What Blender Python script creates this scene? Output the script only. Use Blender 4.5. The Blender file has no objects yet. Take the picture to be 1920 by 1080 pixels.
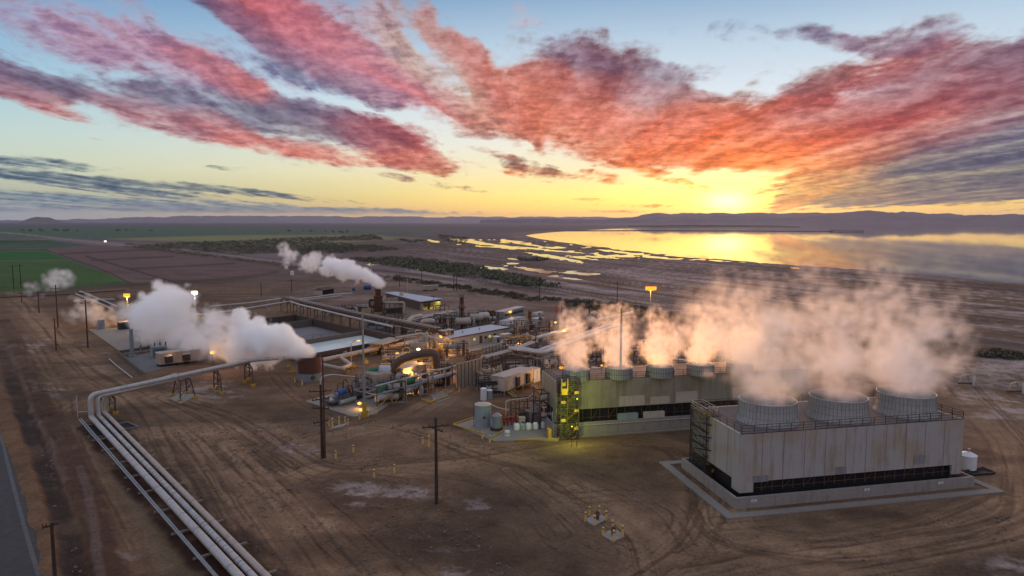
import bpy, bmesh, math, random
import numpy as np
from mathutils import Vector, Matrix
SC = bpy.context.scene
COL = SC.collection
R = math.radians
rnd = random.Random(7)

# ------------------------------------------------------------------ camera
CAM_H, FOC = 35.0, 1280.0
PITCH, ROLL = math.atan(123.2/FOC), R(0.10)
_r, _u, _f = Vector((1,0,0)), Vector((0,math.sin(PITCH),math.cos(PITCH))), Vector((0,math.cos(PITCH),-math.sin(PITCH)))
RT, UP = _r*math.cos(ROLL)+_u*math.sin(ROLL), _u*math.cos(ROLL)-_r*math.sin(ROLL)
FW = _f
cd = bpy.data.cameras.new('camera'); CAM = bpy.data.objects.new('camera', cd); COL.objects.link(CAM)
cd.sensor_width = 36.0; cd.lens = 36.0*FOC/1920.0; cd.clip_start = 0.5; cd.clip_end = 200000
CAM.matrix_world = Matrix(((RT.x,UP.x,-FW.x,0),(RT.y,UP.y,-FW.y,0),(RT.z,UP.z,-FW.z,CAM_H),(0,0,0,1)))
SC.camera = CAM
def ray(u, v): return RT*((u-960)/FOC)+UP*((540-v)/FOC)+FW
def G(u, v, z=0.0):                       # where the line of sight meets height z
    d = ray(u, v); t = (z-CAM_H)/d.z
    return Vector((d.x*t, d.y*t, z))
def Hat(P, v):                            # height above P at which v is seen
    lo, hi = -50.0, 400.0
    for _ in range(40):
        m = (lo+hi)/2; w = Vector((P.x,P.y,m-CAM_H)); vv = 540-FOC*w.dot(UP)/w.dot(FW)
        if vv > v: lo = m
        else: hi = m
    return (lo+hi)/2
def top(u, vb, vt): return Hat(G(u, vb), vt)
def PX(P):
    w = Vector((P[0],P[1],P[2]-CAM_H)); k = w.dot(FW); return 960+FOC*w.dot(RT)/k, 540-FOC*w.dot(UP)/k

def lin(c):
    return tuple(((x/255)/12.92 if x/255 <= .04045 else ((x/255+.055)/1.055)**2.4) for x in c)
def lin4(c): return (*lin(c), 1.0)

# ------------------------------------------------------------------ node helpers
class NT:
    def __init__(s, tree): s.t = tree
    def n(s, typ, **kw):
        nd = s.t.nodes.new(typ)
        for k, v in kw.items():
            if k.startswith('i_'):
                key = k[2:]; key = int(key) if key.isdigit() else key.replace('_', ' ')
                s.put(nd.inputs[key], v)
            else: setattr(nd, k, v)
        return nd
    def put(s, sock, v):
        if isinstance(v, bpy.types.NodeSocket): s.t.links.new(v, sock)
        else: sock.default_value = v
    def m(s, op, a, b=0.0, c=0.0, clamp=False):
        nd = s.t.nodes.new('ShaderNodeMath'); nd.operation = op; nd.use_clamp = clamp
        for i, v in enumerate((a, b, c)): s.put(nd.inputs[i], v)
        return nd.outputs[0]
    def vm(s, op, a, b=None, sc=None):
        nd = s.t.nodes.new('ShaderNodeVectorMath'); nd.operation = op
        s.put(nd.inputs[0], a)
        if b is not None: s.put(nd.inputs[1], b)
        if sc is not None: s.put(nd.inputs['Scale'], sc)
        return nd.outputs['Value'] if op in ('LENGTH','DOT_PRODUCT') else nd.outputs[0]
    def mr(s, v, a, b, c=0.0, d=1.0, kind='SMOOTHSTEP'):
        nd = s.t.nodes.new('ShaderNodeMapRange'); nd.interpolation_type = kind
        for i, x in enumerate((v, a, b, c, d)): s.put(nd.inputs[i], x)
        return nd.outputs[0]
    def mix(s, f, a, b, op='MIX'):
        nd = s.t.nodes.new('ShaderNodeMix'); nd.data_type = 'RGBA'; nd.blend_type = op
        s.put(nd.inputs[0], f); s.put(nd.inputs[6], a); s.put(nd.inputs[7], b)
        return nd.outputs[2]
    def noise(s, vec, scale, detail=4, rough=.55, dim='3D', dist=0.0):
        nd = s.t.nodes.new('ShaderNodeTexNoise'); nd.noise_dimensions = dim
        if vec is not None: s.put(nd.inputs['Vector'], vec)
        nd.inputs['Scale'].default_value = scale; nd.inputs['Detail'].default_value = detail
        nd.inputs['Roughness'].default_value = rough; nd.inputs['Distortion'].default_value = dist
        return nd.outputs[0]
    def ramp(s, v, stops, interp='LINEAR'):
        nd = s.t.nodes.new('ShaderNodeValToRGB'); s.put(nd.inputs[0], v)
        cr = nd.color_ramp; cr.interpolation = interp
        while len(cr.elements) < len(stops): cr.elements.new(.5)
        for e, (p, c) in zip(cr.elements, stops): e.position = p; e.color = c
        return nd.outputs[0]

# ------------------------------------------------------------------ naming
def tag(o, label=None, cat=None, group=None, kind=None):
    for k, v in (('label',label),('category',cat),('group',group),('kind',kind)):
        if v: o[k] = v
    return o
# ------------------------------------------------------------------ sky
def azel(u, v):
    d = ray(u, v).normalized()
    return math.degrees(math.atan2(d.x, d.y)), math.degrees(math.asin(d.z))
SUN_AZ, SUN_EL = azel(1368, 384)
wd = bpy.data.worlds.new('World'); SC.world = wd; wd.use_nodes = True
W = NT(wd.node_tree); wd.node_tree.nodes.clear()
tc = W.n('ShaderNodeTexCoord')
nrm = W.vm('NORMALIZE', tc.outputs['Generated'])
sp = W.n('ShaderNodeSeparateXYZ', i_0=nrm)
az = W.m('MULTIPLY', W.m('ARCTAN2', sp.outputs[0], sp.outputs[1]), 180/math.pi)
el = W.m('MULTIPLY', W.m('ARCSINE', sp.outputs[2]), 180/math.pi)
P = W.n('ShaderNodeCombineXYZ', i_0=az, i_1=el).outputs[0]
daz = W.m('ABSOLUTE', W.m('SUBTRACT', az, SUN_AZ))
# clear sky: two elevation ramps (towards and away from the sunset), blended by azimuth
def pos(v_px, u=960): return max(0, azel(u, v_px)[1])/60.0
eln = W.m('DIVIDE', el, 60.0, clamp=True)
near = W.ramp(eln, [(0, lin4((250,190,78))), (pos(398), lin4((254,204,86))), (pos(365), lin4((255,230,140))),
    (pos(320), lin4((254,240,196))), (pos(270), lin4((244,240,226))), (pos(190), lin4((226,234,240))),
    (pos(90), lin4((196,214,228))), (pos(0), lin4((156,184,210))), (.5, lin4((176,184,198))), (1, lin4((160,168,186)))])
far = W.ramp(eln, [(0, lin4((150,166,172))), (pos(400), lin4((156,170,172))), (pos(372), lin4((182,190,176))),
    (pos(330), lin4((206,214,194))), (pos(280), lin4((196,216,212))), (pos(200), lin4((172,204,220))),
    (pos(90), lin4((136,176,208))), (pos(0), lin4((104,148,192))), (.5, lin4((156,168,192))), (1, lin4((160,168,186)))])
back = W.ramp(eln, [(0, lin4((150,138,150))), (.12, lin4((196,174,178))), (.3, lin4((190,182,194))), (.6, lin4((168,176,194))), (1, lin4((160,168,186)))])
near = W.vm('SCALE', near, sc=W.mr(el, 22, 40, 1.0, 1.5)); far = W.vm('SCALE', far, sc=W.mr(el, 22, 40, 1.0, 1.5)); back = W.vm('SCALE', back, sc=1.4)
t_near = W.mr(daz, 64, 8)
t_back = W.mr(daz, 70, 130)
base = W.mix(t_back, W.mix(t_near, far, near), back)
# warp and texture of the clouds
wv = W.n('ShaderNodeTexNoise', i_Scale=.16, i_Detail=3.0); W.put(wv.inputs['Vector'], P)
warp = W.vm('SCALE', W.vm('SUBTRACT', wv.outputs['Color'], (.5,.5,.5)), sc=3.6)
warp = W.vm('SCALE', W.vm('MULTIPLY', warp, (1.0, .62, 0)), sc=W.mr(el, 1.0, 14.0, .12, 1.0))
wv2 = W.n('ShaderNodeTexNoise', i_Scale=.9, i_Detail=3.0); W.put(wv2.inputs['Vector'], P)
warp2 = W.vm('MULTIPLY', W.vm('SUBTRACT', wv2.outputs['Color'], (.5,.5,.5)), (1.0, .55, 0))
warp2 = W.vm('SCALE', warp2, sc=W.mr(el, 1.0, 12.0, .3, 1.0))
Q = W.vm('ADD', W.vm('ADD', P, warp), warp2)
qs = W.n('ShaderNodeSeparateXYZ', i_0=Q)
M1 = W.n('ShaderNodeCombineXYZ', i_0=W.m('MULTIPLY', qs.outputs[0], qs.outputs[0]), i_1=W.m('MULTIPLY', qs.outputs[0], qs.outputs[1]), i_2=W.m('MULTIPLY', qs.outputs[1], qs.outputs[1])).outputs[0]
M2 = W.n('ShaderNodeCombineXYZ', i_0=qs.outputs[0], i_1=qs.outputs[1], i_2=1.0).outputs[0]
CL = [ # u, v, half length, half width, angle (deg, down to the right), strength, colour
 (80,62,150,34,14,.75,(186,128,152)), (300,104,170,34,17,.85,(190,116,136)), (425,142,100,22,22,1.0,(224,104,98)), (470,160,40,14,25,.8,(232,104,88)),
 (30,140,110,34,10,1.0,(120,92,120)), (75,186,80,20,20,.9,(214,116,114)), (205,168,130,22,8,.9,(118,102,130)), (285,218,110,22,14,1.0,(196,104,112)),
 (400,196,120,28,10,1.0,(104,102,130)), (510,200,75,22,8,1.0,(98,92,120)), (590,207,70,12,8,.75,(112,104,132)), (412,230,66,17,16,.95,(218,98,92)),
 (560,238,95,26,10,1.0,(106,86,114)), (650,240,110,28,12,1.1,(128,82,106)), (750,270,120,30,15,1.1,(204,82,84)), (500,270,100,14,4,.95,(232,106,88)),
 (640,293,95,14,4,1.0,(240,110,82)), (785,300,85,20,14,.95,(222,104,88)), (820,322,50,9,8,.6,(200,130,110)),
 (540,118,120,30,16,.55,(126,142,170)), (620,150,120,24,14,.6,(136,132,160)), (690,165,60,14,12,.4,(150,150,170)),
 (420,12,160,22,27,1.0,(92,96,130)), (560,64,210,42,27,1.15,(214,94,104)), (520,12,130,34,25,1.0,(216,88,92)), (690,122,160,26,24,.8,(218,128,136)),
 (620,108,110,16,26,.7,(150,92,118)), (755,166,110,8,26,1.0,(226,98,98)), (820,204,40,5,28,.8,(224,100,90)), (700,50,150,50,25,.32,(212,170,184)),
 (795,25,90,24,48,.8,(196,126,144)), (858,92,95,26,54,.95,(202,106,116)), (918,160,95,28,50,1.1,(220,88,86)), (965,215,70,20,45,1.0,(206,84,84)),
 (995,258,38,8,48,.9,(190,90,90)), (975,30,55,24,0,.4,(228,184,180)), (820,140,120,30,30,.45,(214,160,160)),
 (60,303,150,10,3,1.25,(88,112,134)), (150,340,230,12,6,1.3,(86,108,130)), (430,357,220,6.5,5,1.2,(104,118,128)), (180,372,640,9,2,.9,(140,152,158)), (100,390,1000,20,2,1.0,(112,132,150)),
 (410,317,50,5,-2,.55,(160,168,158)), (810,342,95,6,9,.85,(176,132,112)), (722,203,28,8,6,.8,(128,104,128)), (640,398,360,8,1,.9,(140,138,138)), (190,258,24,4,0,.5,(230,180,160)),
 (1130,128,150,58,10,1.1,(148,80,102)), (1075,95,70,28,14,.7,(132,108,136)), (1205,150,100,38,12,1.1,(122,82,110)), (1120,192,190,46,8,1.2,(216,82,76)),
 (1010,172,70,48,20,1.0,(226,106,98)), (1105,245,180,32,9,1.2,(228,92,76)), (880,222,80,30,14,.85,(208,104,104)), (872,256,60,7,4,.7,(150,112,120)), (1290,128,60,18,16,.6,(150,120,144)),
 (985,310,85,11,13,1.1,(124,82,90)), (960,324,70,5,12,.9,(240,128,90)), (925,287,55,6,12,.7,(206,116,100)), (1030,325,70,8,10,.9,(226,116,84)),
 (1180,300,130,15,8,1.15,(222,90,70)), (1245,332,90,9,16,1.0,(246,126,72)), (1120,330,50,9,12,.9,(236,116,80)),
 (1330,258,210,40,6,1.2,(236,92,70)), (1390,218,160,24,4,1.0,(206,88,92)), (1320,182,140,8,3,.7,(158,112,128)), (1455,270,190,34,8,1.2,(246,106,62)), (1300,288,160,22,6,1.0,(244,112,66)),
 (1500,315,150,32,14,1.0,(252,128,66)), (1660,168,200,56,-12,1.25,(192,74,86)), (1810,128,170,52,-14,1.3,(116,74,98)), (1800,205,190,44,-10,1.3,(192,74,86)), (1610,245,190,46,6,1.2,(196,78,84)),
 (1540,150,70,24,-14,1.0,(136,84,106)), (1900,170,90,50,-10,1.1,(122,76,98)),
 (1350,64,90,20,8,1.0,(150,152,178)), (1480,60,60,16,12,.95,(140,138,166)), (1562,76,50,18,16,1.1,(140,116,144)), (1642,70,66,20,8,1.2,(138,96,124)), (1745,55,60,20,-8,1.15,(138,104,134)), (1880,98,70,15,-10,.9,(120,92,118)), (1710,86,60,10,0,.7,(150,110,136)),
 (1860,285,220,58,-12,2.1,(84,86,118)), (1760,322,280,42,-6,2.0,(80,84,114)), (1610,352,170,20,-5,1.4,(104,92,118)), (1890,345,150,28,-6,2.2,(66,76,108)), (1700,377,220,9,-3,1.2,(118,102,118)),
 (1565,338,115,18,-24,1.1,(252,124,66)), (1510,374,70,7,-20,1.0,(250,130,70)), (1885,395,120,5,-4,.6,(190,140,110)),
 (1200,385,70,4,2,.9,(236,140,80)), (1130,375,55,3.5,2,.8,(236,150,90)), (1165,397,60,3,2,.8,(230,140,80)), (1300,391,40,3.5,-2,.8,(238,150,80)), (1050,380,60,3,2,.6,(226,160,96)),
 (250,75,330,70,14,.42,(196,146,164)), (640,90,300,60,24,.40,(206,150,160)), (900,150,220,70,30,.42,(212,150,150)), (420,240,330,40,10,.36,(190,140,150)), (1180,240,330,70,6,.4,(232,130,100)), (1500,120,300,50,-12,.36,(190,140,150)),
 (2150,200,260,110,-10,1.2,(120,84,108)), (-250,150,250,50,12,.8,(150,110,135)), (2500,120,260,60,-14,.8,(140,110,135)), (-600,260,300,30,8,.7,(130,120,140)),
]
def vma(a, b, c):
    nd = W.t.nodes.new('ShaderNodeVectorMath'); nd.operation = 'MULTIPLY_ADD'
    for i, x in enumerate((a, b, c)): W.put(nd.inputs[i], x)
    return nd.outputs[0]
def fields(az0, az1):                      # the strokes of one sector of the sky: summed cover and colour
    wsum = csum = None
    for (u, v, L, Wd, ang, st, c) in CL:
        if 0 <= u <= 1920: a0, e0 = azel(u, v); k = 1.0/(1+((u-960)/FOC)**2)
        else: a0 = math.degrees(math.atan((u-960)/FOC)); e0 = max(1.5, 18-v/22.0); k = .6
        ex = 57.3/FOC
        sL = 1.42*L*ex*(k**.75); sW = 1.52*Wd*ex*(k**.5)
        if a0+sL < az0-2.5 or a0-sL > az1+2.5: continue
        ca, sa = math.cos(-R(ang)), math.sin(-R(ang))
        A = (ca/sL)**2+(sa/sW)**2; Cc = (sa/sL)**2+(ca/sW)**2; B = 2*ca*sa*(1/sL**2-1/sW**2)
        q2 = W.vm('DOT_PRODUCT', M1 if csum is None else vma(csum, (1e-7,1e-7,0), M1), (A, B, Cc))
        q1 = W.vm('DOT_PRODUCT', M2, (-2*A*a0-B*e0, -2*Cc*e0-B*a0, A*a0*a0+B*a0*e0+Cc*e0*e0))
        f = W.mr(W.m('ADD', q1, q2), 1.0, .0, 0.0, st*1.22 if u < 760 else st)
        wsum = f if wsum is None else W.m('ADD', wsum, f)
        csum = vma(f, lin(c if c[0] < c[1]+50 else ((c[0], c[1]*1.13, c[2]*.94) if u > 760 else (c[0]*.97, c[1]*1.10, c[2]*1.10))), csum if csum is not None else (0,0,0))
    w3 = W.m('ADD', wsum, 1e-4)
    return wsum, W.vm('DIVIDE', csum, W.n('ShaderNodeCombineXYZ', i_0=w3, i_1=w3, i_2=w3).outputs[0])
# fibres along the wind and mottling, on the cloud layer's own plane so both shrink towards the horizon
zc = W.m('ADD', W.m('MAXIMUM', sp.outputs[2], 0.0), .11)
CPn = W.n('ShaderNodeCombineXYZ', i_0=W.m('DIVIDE', sp.outputs[0], zc), i_1=W.m('DIVIDE', sp.outputs[1], zc)).outputs[0]
CPn = W.vm('ADD', CPn, W.vm('SCALE', warp2, sc=.10))
# parallel bands of cirrus seen in perspective: they fan out from a point low on the horizon
zf = W.m('ADD', W.m('MAXIMUM', sp.outputs[2], 0.0), .045)
CPf = W.n('ShaderNodeCombineXYZ', i_0=W.m('DIVIDE', sp.outputs[0], zf), i_1=W.m('DIVIDE', sp.outputs[1], zf)).outputs[0]
mp = W.n('ShaderNodeMapping'); W.put(mp.inputs['Vector'], W.vm('ADD', CPf, W.vm('SCALE', warp, sc=.16))); mp.inputs['Rotation'].default_value = (0,0,R(11)); mp.inputs['Scale'].default_value = (1.5,.26,1)
n_f = W.noise(mp.outputs[0], 2.6, 7, .60, dist=.3)
n_m = W.noise(CPn, 8.0, 6, .6)
mp2 = W.n('ShaderNodeMapping'); W.put(mp2.inputs['Vector'], P); mp2.inputs['Scale'].default_value = (.75,1.5,1)
n_p = W.noise(mp2.outputs[0], 1.5, 6, .56)
tex = W.m('ADD', W.m('ADD', W.m('MULTIPLY', n_f, .52), W.m('MULTIPLY', n_m, .30)), W.m('MULTIPLY', n_p, .18))
n_l = W.noise(mp.outputs[0], .95, 3, .5, dist=.5)
tx = W.m('ADD', W.m('MULTIPLY', W.m('SUBTRACT', tex, .5), 6.6), W.m('MULTIPLY', W.m('SUBTRACT', n_l, .53), 3.6))
shade = W.mr(W.m('ADD', W.m('MULTIPLY', n_p, .5), W.m('MULTIPLY', n_f, .5)), .34, .66, 1.22, .62, 'LINEAR')
def gl(sx, sy, ox=0, oy=0):                # glow round the sun behind the cloud edge
    mp = W.n('ShaderNodeMapping', vector_type='TEXTURE'); W.put(mp.inputs['Vector'], W.vm('ADD', P, W.vm('SCALE', warp2, sc=.8)))
    mp.inputs['Location'].default_value = (SUN_AZ+ox, SUN_EL+oy, 0); mp.inputs['Scale'].default_value = (sx, sy, 1)
    d = W.vm('LENGTH', mp.outputs[0]); return W.m('EXPONENT', W.m('MULTIPLY', W.m('MULTIPLY', d, d), -1.0))
glow = W.vm('ADD', W.vm('SCALE', (.95,.50,.06), sc=W.m('MULTIPLY', gl(6.6,1.8,.4,.8), 1.25)), W.vm('SCALE', (1.0,.78,.30), sc=W.m('MULTIPLY', gl(1.7,.75,-.2,.2), 2.0)))
glow = W.vm('ADD', glow, W.vm('SCALE', (.50,.30,.04), sc=W.m('MULTIPLY', gl(18,1.9,-5,-.1), 1.15)))
fire = W.m('MULTIPLY', gl(10,4.4,-1.5,1.2), .9)
def background(col):
    b_ = W.n('ShaderNodeBackground'); W.put(b_.inputs[0], col); b_.inputs[1].default_value = 1.0; return b_.outputs[0]
def sector(az0, az1):
    wsum, ccol = fields(az0, az1)
    dense = W.mr(wsum, .9, 2.6, 1.0, .32)
    cov = W.m('ADD', W.m('MULTIPLY', W.m('MINIMUM', wsum, 1.7), .88), W.m('MULTIPLY', tx, dense))
    cov = W.m('MULTIPLY', cov, W.m('MULTIPLY', W.mr(wsum, .0, .4), W.mr(el, .25, 1.0)))
    alpha = W.mr(cov, .10, 1.75)
    thick = W.mr(W.m('ADD', cov, W.m('MULTIPLY', W.m('SUBTRACT', n_m, .5), 4.0)), .9, 2.6)
    ccol = W.mix(W.m('MULTIPLY', thick, .66), W.vm('MULTIPLY', ccol, (1.08,1.14,1.10)), W.vm('MULTIPLY', ccol, (.50,.58,.80)))
    ccol = W.mix(fire, ccol, W.vm('MULTIPLY', ccol, (1.35,1.25,.50)))
    col = W.mix(W.m('MULTIPLY', alpha, .97), base, W.vm('SCALE', ccol, sc=shade))
    gm_ = W.n('ShaderNodeGamma'); W.put(gm_.inputs[0], W.vm('SCALE', col, sc=1.06)); gm_.inputs[1].default_value = 1.18; col = gm_.outputs[0]
    return background(W.vm('ADD', col, W.vm('SCALE', glow, sc=W.m('SUBTRACT', 1.0, W.m('MULTIPLY', alpha, .72)))))
def choose(fac, a, b):
    mx = W.n('ShaderNodeMixShader'); W.put(mx.inputs[0], fac); W.put(mx.inputs[1], a); W.put(mx.inputs[2], b); return mx.outputs[0]
def beyond(x): return W.m('GREATER_THAN', az, x)
front = choose(beyond(2), choose(beyond(-20), sector(-60,-20), sector(-20,2)), choose(beyond(19), sector(2,19), sector(19,60)))
outside = W.m('MAXIMUM', W.m('GREATER_THAN', W.m('ABSOLUTE', az), 58.0), W.m('MAXIMUM', W.m('GREATER_THAN', el, 27.0), W.m('LESS_THAN', el, -1.0)))
wd.cycles.sampling_method = 'MANUAL'; wd.cycles.sample_map_resolution = 512
wo = W.n('ShaderNodeOutputWorld'); W.t.links.new(choose(outside, front, background(base)), wo.inputs[0])
sl = bpy.data.lights.new('sun', 'SUN'); sl.energy = .85; sl.angle = R(16); sl.color = (1,.56,.36)
so = bpy.data.objects.new('sun', sl); COL.objects.link(so)
_e = R(13); _a = R(SUN_AZ+3)
so.rotation_euler = Vector((math.sin(_a)*math.cos(_e), math.cos(_a)*math.cos(_e), math.sin(_e))).to_track_quat('Z','Y').to_euler()
SC.view_settings.view_transform = 'Standard'; SC.view_settings.look = 'None'; SC.view_settings.exposure = 0; SC.view_settings.gamma = 1
# ------------------------------------------------------------------ numpy noise
def _hash(ix, iy, s):
    h = (ix.astype(np.int64)*374761393+iy.astype(np.int64)*668265263+s*144665) & 0x7fffffff
    h = ((h ^ (h >> 13))*1274126177) & 0x7fffffff
    return ((h ^ (h >> 16)) & 0xffff)/65535.0
def vnoise(x, y, s=0):
    ix, iy = np.floor(x), np.floor(y); fx, fy = x-ix, y-iy
    fx = fx*fx*(3-2*fx); fy = fy*fy*(3-2*fy)
    a, b, c, d = _hash(ix,iy,s), _hash(ix+1,iy,s), _hash(ix,iy+1,s), _hash(ix+1,iy+1,s)
    return (a*(1-fx)+b*fx)*(1-fy)+(c*(1-fx)+d*fx)*fy
def fbm(x, y, o=5, s=0, g=.5):
    r = 0; a = 1; t = 0
    for i in range(o): r = r+a*vnoise(x*2**i+i*17.3, y*2**i-i*9.1, s+i); t += a; a *= g
    return r/t
def sstep(e0, e1, x):
    t = np.clip((x-e0)/(e1-e0), 0, 1); return t*t*(3-2*t)
def unproj(uv):
    uv = np.asarray(uv, float); out = []
    for u, v in uv: p = G(u, v); out.append((p.x, p.y))
    return np.array(out)
def smooth_line(pts, n=8):                 # Catmull-Rom through the points
    p = np.asarray(pts, float); p = np.vstack([2*p[0]-p[1], p, 2*p[-1]-p[-2]]); out = []
    for i in range(1, len(p)-2):
        for t in np.linspace(0, 1, n, endpoint=False):
            out.append(.5*((2*p[i])+(-p[i-1]+p[i+1])*t+(2*p[i-1]-5*p[i]+4*p[i+1]-p[i+2])*t*t+(-p[i-1]+3*p[i]-3*p[i+1]+p[i+2])*t**3))
    out.append(p[-2]); return np.array(out)
def dist_line(X, Y, pts):
    d = np.full(X.shape, 1e9)
    for (ax, ay), (bx, by) in zip(pts[:-1], pts[1:]):
        dx, dy = bx-ax, by-ay; L = dx*dx+dy*dy+1e-12
        t = np.clip(((X-ax)*dx+(Y-ay)*dy)/L, 0, 1)
        d = np.minimum(d, np.hypot(X-ax-t*dx, Y-ay-t*dy))
    return d
def dist_poly(X, Y, pts):                  # signed, inside negative
    d = dist_line(X, Y, np.vstack([pts, pts[:1]])); ins = np.zeros(X.shape, bool)
    q = np.roll(pts, -1, 0)
    for (ax, ay), (bx, by) in zip(pts, q):
        c = ((ay > Y) != (by > Y)); 
        with np.errstate(divide='ignore', invalid='ignore'): ins ^= c & (X < (bx-ax)*(Y-ay)/(by-ay)+ax)
    return np.where(ins, -d, d)

# ------------------------------------------------------------------ ground grid (finer near the viewpoint's side of the plant)
s_px = np.concatenate([np.geomspace(.9, 14, 46, endpoint=False), np.arange(14, 700, 1.45)])
radii = np.concatenate([CAM_H*FOC/s_px[::-1], ])
radii = np.concatenate([[1.0, 15, 30, 45, 55], radii[radii > 60]])
ang = np.concatenate([np.arange(-180, -44, 4.0), np.arange(-44, 44.01, .075), np.arange(48, 180, 4.0)])
AA, RR = np.meshgrid(np.radians(ang), radii)
GX, GY = RR*np.sin(AA), RR*np.cos(AA)
NR, NA = GX.shape
# picture coordinates of every ground point, used only to look up where on the ground a surface ends
w0 = np.stack([GX, GY, np.full(GX.shape, -CAM_H)], -1)
kk = w0@np.array(FW); kk = np.where(kk < 1, 1, kk)
GU, GV = 960+FOC*(w0@np.array(RT))/kk, 540-FOC*(w0@np.array(UP))/kk
inview = (w0@np.array(FW) > 20)
GU = np.where(inview, GU, 9e4*np.sign(GX)); GV = np.where(inview, GV, 3000)
HZ = 416.8+(GU-960)*math.tan(R(.10)); SV = np.clip(GV-HZ, .5, None)
def alb(c, k=1.0): return np.array(lin(c))*k
ACOL = np.empty(GX.shape+(3,)); ACOL[:] = alb((98,78,62), 1.0)
def blend(mask, c, k=1.0):
    global ACOL
    m = np.clip(mask, 0, 1)[..., None]; ACOL = ACOL*(1-m)+np.asarray(c)*m
def area(px, soft=2.0):
    p = smooth_line(list(px)+[px[0]], 3)[:-1] if False else np.asarray(px, float)
    return sstep(soft, -soft, dist_poly(GU, GV, p))
DISP = np.zeros(GX.shape); SALT = np.zeros(GX.shape); RUT = np.zeros(GX.shape)
n1 = fbm(GX/60, GY/60, 5, 1); n2 = fbm(GX/14, GY/14, 5, 2); n3 = fbm(GX/3.2, GY/3.2, 4, 3)
nl = fbm(GX/160, GY/22, 5, 4)              # long low streaks of the flats
nv = fbm(GU/70, GV/7.0, 5, 5)
# far plain, flats and fields
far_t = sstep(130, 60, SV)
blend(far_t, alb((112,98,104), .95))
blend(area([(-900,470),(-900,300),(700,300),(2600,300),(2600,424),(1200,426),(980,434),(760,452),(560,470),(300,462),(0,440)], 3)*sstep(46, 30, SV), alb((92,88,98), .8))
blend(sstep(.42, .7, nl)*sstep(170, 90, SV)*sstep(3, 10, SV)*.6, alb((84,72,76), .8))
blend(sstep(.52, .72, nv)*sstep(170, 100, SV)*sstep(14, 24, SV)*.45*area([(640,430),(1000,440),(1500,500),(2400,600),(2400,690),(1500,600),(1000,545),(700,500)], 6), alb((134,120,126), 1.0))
GREEN1, GREEN2, GREEN3, GREEN4 = (44,86,32), (40,74,52), (62,86,72), (108,112,78)
FIELDS = [([(-700,430),(230,424),(640,428),(860,430),(700,437),(420,441),(190,447),(-700,447)], GREEN3),
 ([(190,448),(420,441),(640,440),(820,447),(640,455),(300,452)], GREEN4),
 ([(-700,452),(0,450),(100,451),(170,459),(90,466),(-700,470)], GREEN2)]
for p, c in FIELDS: blend(area(p, 1.2)*(.75+.3*sstep(.3, .7, nv)), alb(c, 1.1))
blend(area([(-600,470),(85,470),(130,487),(-600,497)], 1.5), alb((34,92,38), .9)*1.0)
blend(area([(-600,499),(135,488),(200,512),(245,534),(60,549),(-600,590)], 1.5)*(.85+.3*n2), alb((58,90,42), .9))
PLOUGH = [(90,466),(170,460),(330,468),(450,478),(582,503),(420,524),(330,528),(246,532),(200,510),(135,487)]
blend(area(PLOUGH, 2), alb((104,84,84), .85)*1.0)
for ln, w in (([(85,468),(200,509),(250,534)],1.2), ([(112,476),(330,466)],.9), ([(170,488),(325,481)],1.0), ([(245,504),(440,494)],1.2), ([(160,480),(330,530)],1.4), ([(88,452),(-300,455)],.9), ([(-300,470),(88,468)],1.2)):
    L = np.asarray(ln, float); blend(sstep(w+1.0, w*.3, dist_line(GU, GV, L))*.8, alb((52,44,44), .8))
# raised road and canal running from the far left to the right edge
ROADS = [([(-200,430),(0,436),(110,447),(235,459),(330,466),(480,485),(600,500),(740,520),(860,535),(1010,556),(1200,580),(1400,604),(1650,640),(1940,680)], 3.4, (128,114,118), .9),
 ([(235,457),(330,463),(480,481),(740,508),(900,527),(1060,548)], 2.2, (60,54,56), .9),
 ([(250,455),(480,479),(740,504),(1000,532),(1250,560),(1500,590),(1700,618),(1940,652)], 3.0, (108,98,102), .9),
 ([(-300,556),(0,553),(240,535),(380,526),(480,517),(520,510)], 2.0, (70,58,54), .8),
 ([(520,560),(700,560),(860,552)], 3, (120,104,98), .9)]
for px, w, c, st in ROADS:
    L = smooth_line(px); d = dist_line(GU, GV, L); ww = w*np.clip(SV/60, .35, 3)
    blend(sstep(ww*1.25, ww*.6, d)*st, alb(c, .95))
sd = V_sh = (unproj([(1190,480)])[0]-unproj([(1920,533)])[0]); sd = sd/np.hypot(*sd)
S_al, S_pe = GX*sd[0]+GY*sd[1], -GX*sd[1]+GY*sd[0]
flats = area([(760,450),(1000,446),(1300,484),(1500,499),(1930,535),(2600,600),(2600,760),(1930,655),(1500,600),(1200,572),(1000,545),(860,525),(760,508)], 4)
k1 = fbm(S_al/150, S_pe/9, 5, 71, .6); k2 = fbm(S_al/60, S_pe/3.2, 4, 72, .6)
blend(flats*sstep(.50,.68,k1)*.75, alb((150,136,140), 1.0)); blend(flats*sstep(.50,.32,k1)*.65, alb((70,58,58), .8)); blend(flats*sstep(.58,.74,k2)*.5, alb((160,148,150), 1.0)); blend(flats*sstep(.42,.28,k2)*.5, alb((60,50,50), .8))
CARPET = [[(236,462),(330,456),(480,450),(560,446),(640,444),(700,440),(720,450),(600,452),(690,462),(640,470),(520,474),(440,478),(330,468)],[(560,466),(700,460),(760,468),(640,475),(540,478)],[(650,486),(760,484),(880,498),(980,520),(1000,530),(860,520),(740,500)],[(820,440),(880,446),(870,458),(830,452)],
 [(860,536),(1000,556),(1160,570),(1290,592),(1440,612),(1540,630),(1790,652),(1930,666),(1930,678),(1780,664),(1440,630),(1300,610),(1160,588),(1000,566),(880,547)],[(230,462),(330,468),(480,488),(560,498),(740,519),(860,535),(740,524),(560,506),(480,493),(320,474)]]
for p in CARPET: blend(area(p, 3)*sstep(.30,.55,.5*n2+.5*nv)*.85, alb((62,58,42), .8))
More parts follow.
